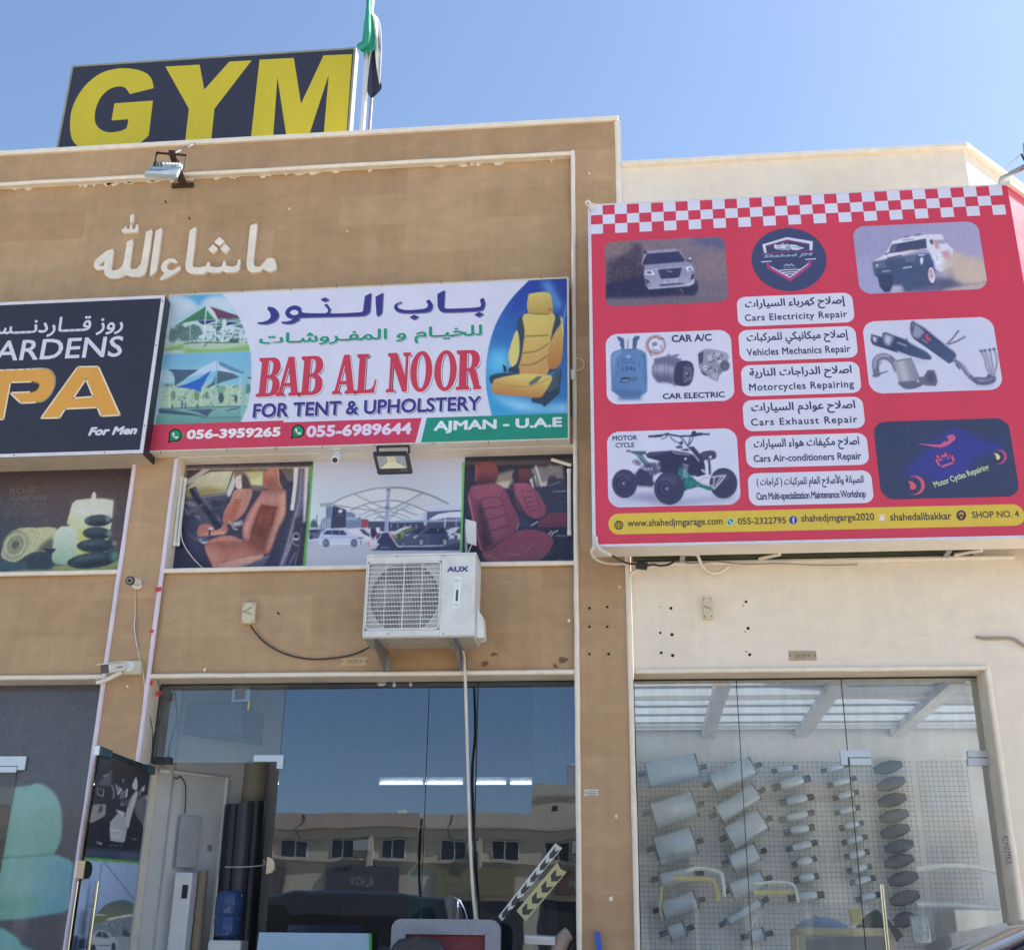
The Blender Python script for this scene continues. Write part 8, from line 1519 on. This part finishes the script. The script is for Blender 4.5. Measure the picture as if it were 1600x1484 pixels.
ORD = ['topmost', 'second', 'third', 'fourth', 'fifth', 'sixth', 'seventh', 'eighth', 'ninth', 'tenth']
cols = [(zA, 'b', 'big grey oval muffler from the top in the leftmost column of the rack', 'big mufflers in the left column', [(228,240,600,162,165),(268,522,580,430,180),(293,778,575,692,185),(320,985,580,930,105),(335,1205,590,1118,120),(385,1368,508,1322,102)]),
        (zA, 'b', 'slanted grey muffler from the top in the second column of the rack', 'mufflers in the second column', [(695,300,995,160,125),(738,520,1022,345,125),(812,690,1068,545,155),(828,872,1028,775,125),(828,1068,1070,968,112),(806,1285,1050,1135,56),(965,1392,1075,1362,82)]),
        (zA, 's', 'thin resonator from the top in the third column of the rack', 'thin resonators in the third column', [(1125,205,1310,170,42),(1135,325,1400,250,62),(1180,430,1425,385,55),(1180,555,1430,495,48),(1215,645,1430,600,54),(1230,765,1450,710,48),(1270,880,1445,825,50),(1285,985,1460,950,54),(1240,1112,1500,1085,58)]),
        (zB, 's', 'thin resonator from the top in the fourth column, left of the dark converters', 'thin resonators in the fourth column', [(105,205,300,155,42),(150,310,355,250,44),(190,400,372,350,44),(200,505,382,460,44),(235,612,408,570,44),(255,718,432,670,44),(272,822,448,775,48),(290,920,466,880,44),(310,1005,492,965,46),(355,1125,525,1080,46)]),
        (zB, 'c', 'dark lemon-shaped converter from the top in the rightmost column of the rack', 'dark converters in the right column', [(484,200,684,150,84),(508,325,704,262,84),(514,435,712,385,84),(526,550,728,500,84),(532,660,736,605,84),(562,762,764,718,84),(558,872,764,822,84),(588,1000,796,945,88),(602,1140,806,1080,88),(630,1290,770,1240,92)])]
for zf, kd, lb, gr, L in cols:
    for i, (x1,y1,x2,y2,dm) in enumerate(L): muffler(zf, x1,y1,x2,y2,dm, kd, ORD[i] + ' ' + lb, gr)
YELP = mat('faded_yellow_plastic', C(196,186,130,.7),.5,var=.12); WHP = mat('milky_white_plastic', C(204,208,204,.7),.5)
def hose(L, zf, y, r, m, name, label, cat): return MB().tube(smoothline([W(*zf([p])[0],y) for p in L],6),r, 12).build(name, m, smooth=50,label=label, cat=cat)
zH = Z(960,1340,5.333); yh = BY - .32
hose([(490,165),(640,170),(760,175),(820,190),(850,250),(862,360)],zH, yh, .024,YELP, 'bent_pipe', 'bent yellow plastic pipe hanging among the mufflers', 'pipe'); hose([(600,110),(700,85),(860,112),(895,150),(910,240),(915,325)],zH, yh - .05,.017,WHP, 'bent_pipe', 'bent white plastic pipe above the yellow one', 'pipe')
hose([(400,230),(385,330),(378,400),(395,500)],zH, yh, .010,YELP, 'thin_hose', 'thin yellow hose hanging down left of the bent yellow pipe', 'hose'); hose([(1165,290),(1300,285),(1420,285),(1490,290)],zH, yh, .022,YELP, 'straight_pipe', 'straight yellow pipe lying level beside the second muffler column', 'pipe'); hose([(1165,215),(1350,200),(1480,220),(1520,300),(1530,370)],zH, yh - .05,.013,WHP, 'bent_hose', 'white hose bent over the straight yellow pipe', 'hose')
hose([(1120,600),(1150,520),(1250,440),(1400,420),(1600,425),(1760,440)],zH, .62,.017,WHP, 'arched_hose', 'long pale hose arching over the table inside the exhaust shop', 'hose'); hose([(780,908),(1000,882),(1200,890),(1375,925)],zB, yh, .022,WHP, 'curtain_rail', 'pale curved rail in front of the empty rack', 'rail'); hose([(790,1160),(1000,1165),(1200,1175),(1405,1195)],zB, yh, .024,WHP, 'lower_rail', 'thick pale rail low in front of the empty rack', 'rail')
# table with things on it
zT = Z(1240,1380,6.667); ty = 1.1; tb = empty('work_table', tuple(W(*zT([(540,600)])[0],ty)), 'beige framed table behind the glass of the exhaust shop', 'table'); BEI = mat('beige_wood_frame', C(186,178,152,.75),.6)
a, b = W(*zT([(48,452)])[0],ty),W(*zT([(1038,500)])[0],ty); tz = a[2]; MB().box(a[0],ty, tz - .05,b[0],ty + .6,tz).build('table_top', BEI, tb, bevel=.004)
for x in (a[0],b[0] - .05):
    for yy in (ty, ty + .55): MB().box(x, yy, FLZ, x + .05,yy + .05,tz - .0505).build('leg', BEI, tb)
MB().box(a[0] + .051,ty + .02,tz - .32,b[0] - .051,ty + .03,tz - .06).build('front_board', mat('grey_board', C(130,134,132,.75),.7),tb)
def heap(name, px0,px1,ptop, y, h, m, label, cat, n=9,zf=zT, base=None, dy=.2):
    a, b = W(*zf([(px0,ptop)])[0],y),W(*zf([(px1,ptop)])[0],y); z0 = base if base is not None else tz; rs = []
    for k in range(n):
        u = k / (n - 1); x = a[0]+(b[0]-a[0])*u; hh = max(.01,(a[2]-z0)*(math.sin(math.pi * min(max(u, .04),.96)) ** .6)*random.uniform(.75,1.05))
        rs.append([(x, y + dy * (math.cos(t) * .5 + .5)*random.uniform(.8,1.1),z0 + .002+hh * math.sin(t)) for t in np.linspace(0,math.pi, 7)])
    return MB().rings(rs, closed=True).build(name, m, smooth=60,label=label, cat=cat)
heap('plastic_bag', 60,560,310,ty + .05,.2,mat('blue_film_bag', C(120,148,188,.7),.3,var=.3,scale=12), 'crumpled blue plastic bag on the table in the exhaust shop', 'bag', dy=.4); heap('green_cloth', 720,1040,262,ty + .08,.2,mat('dark_green_cloth', C(58,72,70,.75),.8), 'dark green cloth draped over the right end of the table', 'cloth', dy=.4)
m = MB(); slab(m, [W(*zT([q])[0],ty + .02) for q in ((560,270),(700,262),(712,420),(610,415))],(0,1,0),.01); m.build('carton', mat('yellow_carton', C(180,168,110,.75),.6),label='pale yellow carton between blue bag and green cloth on the table', cat='carton'); m = MB(); slab(m, [W(*zT([q])[0],ty - .03) for q in ((1005,440),(1060,430),(1145,540),(1078,610))],(0,1,0),.02); m.build('green_rag', mat('dark_green_cloth', C(58,72,70,.75),.8),label='frayed green rag hanging from the right edge of the table', cat='rag')
m = MB(); slab(m, [W(*zT([q])[0],.8) for q in ((1215,330),(1395,335),(1440,612),(1250,612))],(0,1,0),.06); m.build('foil_pack', mat('silver_foil', C(196,200,204,.8),.3,metal=.4,var=.4,scale=26,bump=1.0,bscale=30),label='silver foil pack hanging inside the exhaust shop glass', cat='pack', bevel=.01)
m = MB(); m.box(2.6,1.9,FLZ, 3.5,2.6,W(1500,1420,1.9)[2]); m.build('white_cabinet', mat('white_cabinet_paint', C(190,192,190,.8),.45),label='white cabinet standing in front of the empty rack', cat='cabinet', bevel=.01)
# ================================================================== inside the upholstery shop
def wallbox(L, name, m, label, cat, th=.06):
    q = [WPL(px, py, th) for px, py in L]; t_ = [np.dot(p - PS, PD) for p in q]; zz_ = [p[2] for p in q]; a, b, z0,z1 = min(t_),max(t_),min(zz_),max(zz_); o = MB()
    o.rings([[tuple(PS + PD * u + PN * v + (0,0,z)) for u, v in ((a, th),(b, th),(b, .001),(a, .001))] for z in (z0,z1)]); return (a, b, z0,z1),o.build(name, m, label=label, cat=cat, bevel=.004)
zD = Z(240,1180,4.88)
wallbox(zD([(212,462),(365,470),(195,850)]), 'electrical_panel', mat('panel_grey', (.42,.43,.44,1),.5), 'grey electrical panel on the left wall of the upholstery shop', 'panel')
wallbox(zD([(40,740),(70,790)]), 'light_switch', mat('yellow_switch', (.35,.4,.12,1),.5), 'small yellow-green switch near the open door', 'switch', .012); wallbox(zD([(415,678),(445,728)]), 'wall_socket', mat('grey_socket', (.3,.3,.3,1),.5), 'small grey socket plate right of the electrical panel', 'socket', .012)
a, b = W(*zs3([(207,197)])[0],.50),W(*zs3([(528,360)])[0],.50); m = MB(); m.box(a[0],.50,b[2],b[0],1.1,a[2]); o = m.build('air_grille', mat('blue_grey_grille', (.10,.13,.20,1),.5,var=.35,scale=60),label='blue-grey air grille box high on the inside wall behind the transom', cat='grille', bevel=.006)
m = MB()
for k in range(16): z = b[2] + .02+(a[2]-b[2] - .04)*k / 15; m.box(a[0] + .02,.492,z - .003,b[0] - .02,.4995,z + .003)
m.build('louvre', mat('grille_louvre', (.22,.25,.32,1),.5),o)
def stand(px, pt, y, r, m, name, label, cat, zb_=FLZ, lean=0,n=16): p = W(px, pt, y); return MB().tube([(p[0]+lean, y - .1,zb_),p],r, n).build(name, m, smooth=40,label=label, cat=cat)
VIN = mat('black_vinyl_roll', (.022,.022,.026,1),.38,var=.2,scale=6)
for k, (px, pt, r, y, lb) in enumerate(((366,1258,.075,.72, 'leftmost black vinyl roll leaning inside the open door'),(384,1255,.065,.66, 'middle grey-black vinyl roll inside the open door'),(401,1253,.082,.76, 'rightmost black vinyl roll beside the glass edge'))): stand(px, pt, y, r, VIN if k != 1 else mat('charcoal_vinyl_roll', (.07,.07,.08,1),.4), 'vinyl_roll', lb, 'fabric roll', lean=.06).__setitem__('group', 'vinyl rolls by the door')
q0,q1 = W(352,1354,.56),W(411,1351,.56); MB().tube(smoothline([q0,(q0+q1)/2-(0,.05,.01),q1,W(412,1342,.56)],5),.004,6).build('string', CABLEW, label='white string tied round the vinyl rolls', cat='string')
stand(318,1360,.62,.04,mat('cardboard_tube', (.30,.24,.16,1),.7), 'cardboard_tube', 'brown cardboard tube standing beside the white cabinet', 'tube', lean=.05); stand(346,1367,.70,.035,WHITEP, 'white_roll', 'thin white roll behind the blue water bottle', 'roll'); stand(402,1192,.95,.10,mat('tan_foam_roll', (.34,.29,.2,1),.7), 'foam_roll', 'tall tan roll behind the black vinyl rolls', 'roll')
p = W(*zD([(165,890)])[0],.45); q_ = W(*zD([(298,890)])[0],.45); m = MB(); m.box(p[0],.45,FLZ, q_[0],.58,p[2]); o = m.build('tall_cabinet', WHITEP, label='tall white cabinet just inside the open door', cat='cabinet', bevel=.01); m = MB(); a = W(*zD([(222,985)])[0],.447); m.box(a[0],.444,a[2] - .1,a[0] + .045,.449,a[2]); m.build('switch_plate', DARKM, o)
wd = empty('water_dispenser', tuple(W(350,1484,.45)), 'white water dispenser with a blue bottle inside the open door', 'dispenser'); a, b = W(*zD([(415,1405)])[0],.42),W(*zD([(668,1405)])[0],.42); MB().box(a[0],.42,FLZ, b[0],.62,a[2]).build('cabinet', WHITEP, wd, bevel=.015)
c_ = ((a[0]+b[0])/2 - .025,.54); zb_, zt2 = a[2],W(*zD([(520,1025)])[0],.54)[2]; h = zt2-zb_
MB().tube([(c_[0],c_[1],zb_ + h * u) for u in (0.0,.04,.1,.45,.47,.5,.85,.95,1.0)],[.045,.045,.10,.11,.103,.11,.11,.092,.05],26).build('bottle', mat('blue_water_bottle', (.05,.10,.24,1),.12,var=.2,scale=8),wd, smooth=50)
# lit fluorescent tubes, curtain
TUBE = mat('lit_fluorescent_tube', (.9,.9,.9,1),.4,emit=(.95,.98,1.0,9))
for k, (x0_, x1_) in enumerate(((591,663),(665,725),(741,793),(795,833))): 
    a, b = W(x0_, 1223.5,2.2),W(x1_, 1223.5-(x1_ - 591) * .003,2.2); t = empty('fluorescent_tube', tuple((a + b)/2),('lit fluorescent tube inside the dark shop, leftmost of four', 'lit fluorescent tube just left of the white hose', 'lit fluorescent tube just right of the white hose', 'lit fluorescent tube nearest the curtain, rightmost of four')[k], 'tube lamp', 'lit tubes in the upholstery shop')
    MB().cyl((a[0] + .02,2.2,a[2]),(b[0] - .02,2.2,a[2]),.009,n=10).build('tube', TUBE, t); MB().box(a[0],2.21,a[2] + .014,b[0],2.26,a[2] + .06).box(a[0],2.195,a[2] - .012,a[0] + .018,2.26,a[2] + .0135).box(b[0] - .018,2.195,a[2] - .012,b[0],2.26,a[2] + .0135).build('housing', WHITEP, t)
a, b = W(834,1065,.75),W(893,1065,.75); ztop, zbot = HEADZ + .2,W(845,1250,.75)[2]; rs = []
for i in range(12):
    u = i / 11; rs.append([(a[0]+(b[0] + .06-a[0])*(j / 40) + .015*u * math.sin(j),.75 + .035*math.sin(j * .95 + .4*math.sin(i))*(.5+u),ztop + (zbot - ztop)*u) for j in range(41)])
MB().rings(rs, closed=False, cap=False).build('curtain', mat('pale_blue_curtain', (.62,.66,.74,1),.8),smooth=60,label='pale blue-grey curtain behind the right edge of the tinted glass', cat='curtain')
# things standing low behind the glass
m = MB(); L = [(405,1456),(576,1457.5),(578,1500),(399,1500)]; slab(m, [W(px, py, .10) for px, py in L],(0,1,0),.02); wb = m.build('leaning_board', mat('pale_blue_board', C(150,176,196),.35,var=.06),label='pale blue-white board with a green edge leaning before the tinted glass', cat='board')
m = MB(); slab(m, [W(px, py, .097) for px, py in ((577,1457.5),(580.5,1457.5),(580,1500),(576,1500))],(0,1,0),.024); m.build('green_edge', mat('green_trim', C(72,160,70),.5),wb)
m = MB(); slab(m, [W(px, py, .5) for px, py in ((449,1444),(567,1444.5),(561,1500),(442,1500))],(0,1,0),.04); m.build('lilac_panel', mat('lilac_blue_panel', (.5,.56,.72,1),.5),label='lilac-blue panel behind the leaning board', cat='panel', bevel=.03)
fs = empty('framed_seat_back', tuple(W(695,1484,-.25)), 'grey fabric framed seat back with a dark red centre standing before the tinted glass', 'seat'); x0_, x1_ = W(612,1460,-.25)[0],W(781,1460,-.25)[0]; z1_ = W(700,1435.5,-.25)[2]
m = MB(); m.prism([round_rect(x0_, .5,x1_, z1_, .07,-.27),[(x, -.27,z) for x, z in ((x0_ + .1,.6),(x0_ + .1,z1_ - .1),(x1_ - .1,z1_ - .1),(x1_ - .1,.6))]],.09); m.build('frame', mat('grey_fabric', (.30,.31,.36,1),.9,var=.15,scale=40),fs, bevel=.012); m = MB(); m.box(x0_ + .1,-.24,.6,x1_ - .1,-.19,z1_ - .1); m.build('cushion', mat('dark_red_fabric', (.20,.05,.06,1),.9,var=.2,scale=30),fs)
oc = empty('office_chair', tuple(W(650,1484,-.42)), 'black rounded office chair in front of the grey and red seat back', 'chair'); xa_, xb_ = W(607,1480,-.42)[0],W(697,1480,-.42)[0]; zt3 = W(650,1461,-.42)[2]; rs = []
for i in range(20):
    u = i / 19; hw = (xb_ - xa_)/2*(1.0-u ** 7) ** .42 + .004; zz_ = .85+(zt3 - .85)*u; rs.append([((xa_ + xb_)/2+hw * math.cos(t),-.42 + .03*math.sin(t) + .01*u, zz_) for t in np.linspace(0,2*math.pi, 25)[:-1]])
MB().rings(rs).build('backrest', mat('black_leather', (.03,.03,.035,1),.4,bump=.4),oc, smooth=60); MB().box(xa_ + .03,-.75,.60,xb_ - .03,-.40,.68).build('seat', mat('black_leather'),oc, bevel=.02); MB().cyl(((xa_ + xb_)/2,-.55,.20),((xa_ + xb_)/2,-.55,.60),.03).build('column', DARKM, oc); m = MB()
for k in range(5): m.bar(((xa_ + xb_)/2,-.55,.22),((xa_ + xb_)/2 + .2*math.cos(k * 1.257),-.55 + .2*math.sin(k * 1.257),.19),.04,.03)
m.build('foot_star', DARKM, oc)
stand(667,1362,.42,.15,mat('teal_film_roll', (.16,.42,.40,1),.4,var=.2), 'teal_roll', 'wide teal plastic roll standing behind the grey and red seat back', 'roll'); stand(718,1382,.45,.11,mat('deep_blue_fabric', (.05,.09,.34,1),.8), 'blue_roll', 'deep blue fabric roll with a grey wrap behind the white hose', 'roll')
m = MB(); slab(m, [W(px, py, .4) for px, py in ((777,1412),(850,1408),(852,1500),(795,1500))],(0,1,0),.2); m.build('green_box', mat('grey_green_box', (.34,.42,.34,1),.6),label='grey-green box behind the yellow arrow strip', cat='box', bevel=.01)
st = empty('paper_stack', tuple(W(845,1472,.05)), 'stack of white papers by the right edge of the tinted glass', 'papers')
for k in range(3): m = MB(); slab(m, [W(px, py + k * 4,.02 + .01*k) for px, py in ((819,1461),(868,1464),(866,1468),(822,1466))],(0,1,.1),.12); m.build('sheet', mat('white_paper', (.7,.7,.72,1),.7),st)
MB().tube(smoothline([W(868,1500,.1),W(875,1478,.1),W(882,1464,.11),W(890,1457,.12)],5),[.06]*5 + [.055]*5 + [.05]*5 + [.03],14).build('rounded_pad', mat('beige_padding', (.45,.33,.26,1),.6),smooth=60,label='beige rounded armrest at the bottom right corner of the tinted glass', cat='pad')  # beige shape of unclear nature, built as a rounded piece
m = MB(); rs = [W(px, py, .8) for px, py in ((868,1382),(880,1392),(889,1425),(893,1460))]; m.tube(smoothline(rs, 4),.09,12); m.build('dark_silhouette', mat('charcoal_silhouette', (.03,.032,.04,1),.9),smooth=60,label='dark reflection built as a curved bolster behind the beige armrest', cat='silhouette')  # solid shape standing in for a dark reflection in the glass
cable('hanging_wire', [(255,1195,.40),(265,1207,.44),(276,1216,.46),(282,1213,.5),(290,1228,.52),(289,1270,.52)],.005,DARKM, 'thin dark wire hanging on the wall inside the open door')
# ================================================================== parked cars
def parked_car(cx_, cy_, rot, L, Wd, H, paint, label, suv=False):
    t = empty('parked_car', (cx_, cy_, 0),label, 'car', 'cars parked in front of the shops'); R_ = Matrix.Rotation(rot, 4, 'Z'); tr = lambda p: tuple(R_ @ Vector(p)+Vector((cx_, cy_, 0)))
    hb = .62*H
    prof = [(-.5,.30,.42),(-.47,.52,.60),(-.28,.60,.66),(-.20,.61,.66),(.36,.64,.68),(.46,.62,.62),(.5,.35,.44)]      # x/L, beltline
    def section(x, zb, zt, w, tuck=.0): w2 = w / 2; return [tr((x, -w2 * .94,zb)),tr((x, -w2,zb + (zt - zb) * .45)),tr((x, -w2 * .97,zt - .04)),tr((x, -w2 * .88,zt)),tr((x, w2 * .88,zt)),tr((x, w2 * .97,zt - .04)),tr((x, w2,zb + (zt - zb) * .45)),tr((x, w2 * .94,zb))]
    top = [(-.5,.62),(-.485,.70),(-.44,.735),(-.30,.79),(-.16,.83),(.0,.84),(.3,.86),(.42,.86),(.485,.80),(.5,.66)] if not suv else [(-.5,.66),(-.485,.78),(-.40,.86),(-.2,.9),(.0,.92),(.3,.93),(.46,.92),(.5,.7)]
    sc_h = H / 1.46; m = MB(); m.rings([section(u * L, .22*sc_h, v * sc_h * 1.1 if not suv else v * sc_h, Wd * (1 - .5*max(0,abs(u) - .4))) for u, v in top]); m.build('body', paint, t, smooth=35,bevel=.0)
    zb = (.9 if not suv else .9)*sc_h; roof = [(-.29,zb - .03,.86),(-.045,H * .93,.78),(.05,H * .985,.76),(.15,H, .76),(.3,H * .985,.76),(.38,H * .94,.77),(.47,zb - .02,.84)] if not suv else [(-.2,zb - .02,.88),(-.1,H * .95,.8),(.0,H, .8),(.3,H, .8),(.44,H * .97,.8),(.49,zb - .02,.86)]
    def cab(u, z, k): w2 = Wd * k / 2; return [tr((u * L, -Wd * .44,zb - .06)),tr((u * L, -w2,z - .035)),tr((u * L, -w2 * .93,z)),tr((u * L, w2 * .93,z)),tr((u * L, w2,z - .035)),tr((u * L, Wd * .44,zb - .06))]
    m = MB(); m.rings([cab(*r) for r in roof]); m.build('cabin', paint, t, smooth=40)
    gm = mat('car_window_glass', (.012,.014,.018,1),.05,spec=.8,var=0)
    for s_ in (-1,1):
        m = MB(); off = .006
        pts = [(roof[0][0] + .05,zb + .01),(roof[1][0] + .02,H * .9),(roof[3][0],H * .925),(roof[-2][0] - .03,H * .9),(roof[-1][0] - .05,zb + .01)]
        def sp(u, z): f_ = (z - zb + .06)/(H - zb + .06); w2 = Wd * (.44+(.39 - .44)*f_)+off + .004; return tr((u * L, s_ * w2,z))
        m.add([sp(u, z) for u, z in pts],[(0,1,2,3,4) if s_ > 0 else (4,3,2,1,0)]); m.build('side_window', gm, t)
    q = [tr(((roof[0][0] - .0)*L - .012,-Wd * .37,zb + .02)),tr(((roof[0][0])*L - .012,Wd * .37,zb + .02)),tr((roof[1][0]*L - .012,Wd * .33,H * .915)),tr((roof[1][0]*L - .012,-Wd * .33,H * .915))]; m = MB(); m.add(q, [(3,2,1,0)]); m.build('windscreen', gm, t)
    for u in (-.31,.31):
        for s_ in (-1,1):
            c0_, c1_ = tr((u * L, s_ * (Wd / 2 - .2),.32*sc_h)),tr((u * L, s_ * (Wd / 2 + .012),.32*sc_h)); w_ = MB().cyl(c0_, c1_, .325*sc_h, n=28).build('wheel', mat('tyre_rubber', (.02,.02,.02,1),.85),t, smooth=40)
            c2_, c3_ = tr((u * L, s_ * (Wd / 2 + .0125),.32*sc_h)),tr((u * L, s_ * (Wd / 2 + .02),.32*sc_h)); MB().cyl(c2_, c3_, .21*sc_h, n=20).build('rim', GALV, w_, smooth=40)
    for s_ in (-1,1):
        p = [tr((x, s_ * y, z)) for x, y, z in ((-.497*L, Wd * .30,.62*sc_h),(-.48*L, Wd * .44,.64*sc_h),(-.47*L, Wd * .44,.74*sc_h),(-.49*L, Wd * .30,.72*sc_h))]; m = MB(); m.rings([p, [tuple(np.array(v)+np.array(tr((-.03,0,0)))-np.array((cx_, cy_, 0))) for v in p]]); m.build('headlight', mat('headlight_glass', (.6,.62,.65,1),.1),t)
        e_ = tr((-.13*L, s_ * (Wd / 2 + .08),zb + .02)); m = MB(); m.obox(e_, (tuple(R_ @ Vector((1,0,0))),tuple(R_ @ Vector((0,1,0))),(0,0,1)),(.06,.1,.07)); m.build('wing_mirror', paint, t, bevel=.03)
    m = MB(); pr_ = [tr((u * L, -Wd * k / 2 * .955 - .004,z + .002)) for u, z, k in roof]; m.tube(smoothline(pr_, 4),.012,6); m.build('roof_rail', SATIN, t, smooth=50)
    return t
NAVYP = mat('dark_navy_paint', (.012,.016,.028,1),.25,var=.05,coat=1.0)
parked_car(-4.9,-8.6,0.0,4.9,1.95,2.0,mat('black_car_paint', (.05,.054,.06,1),.25,var=.05,coat=1.0), 'big dark off-road car parked beside the photographer, mirrored in the tinted glass', True)
parked_car(1.52,-4.0,0.0,4.4,1.75,1.41,NAVYP, 'dark navy car in the bottom right corner, only the edge of its roof showing')
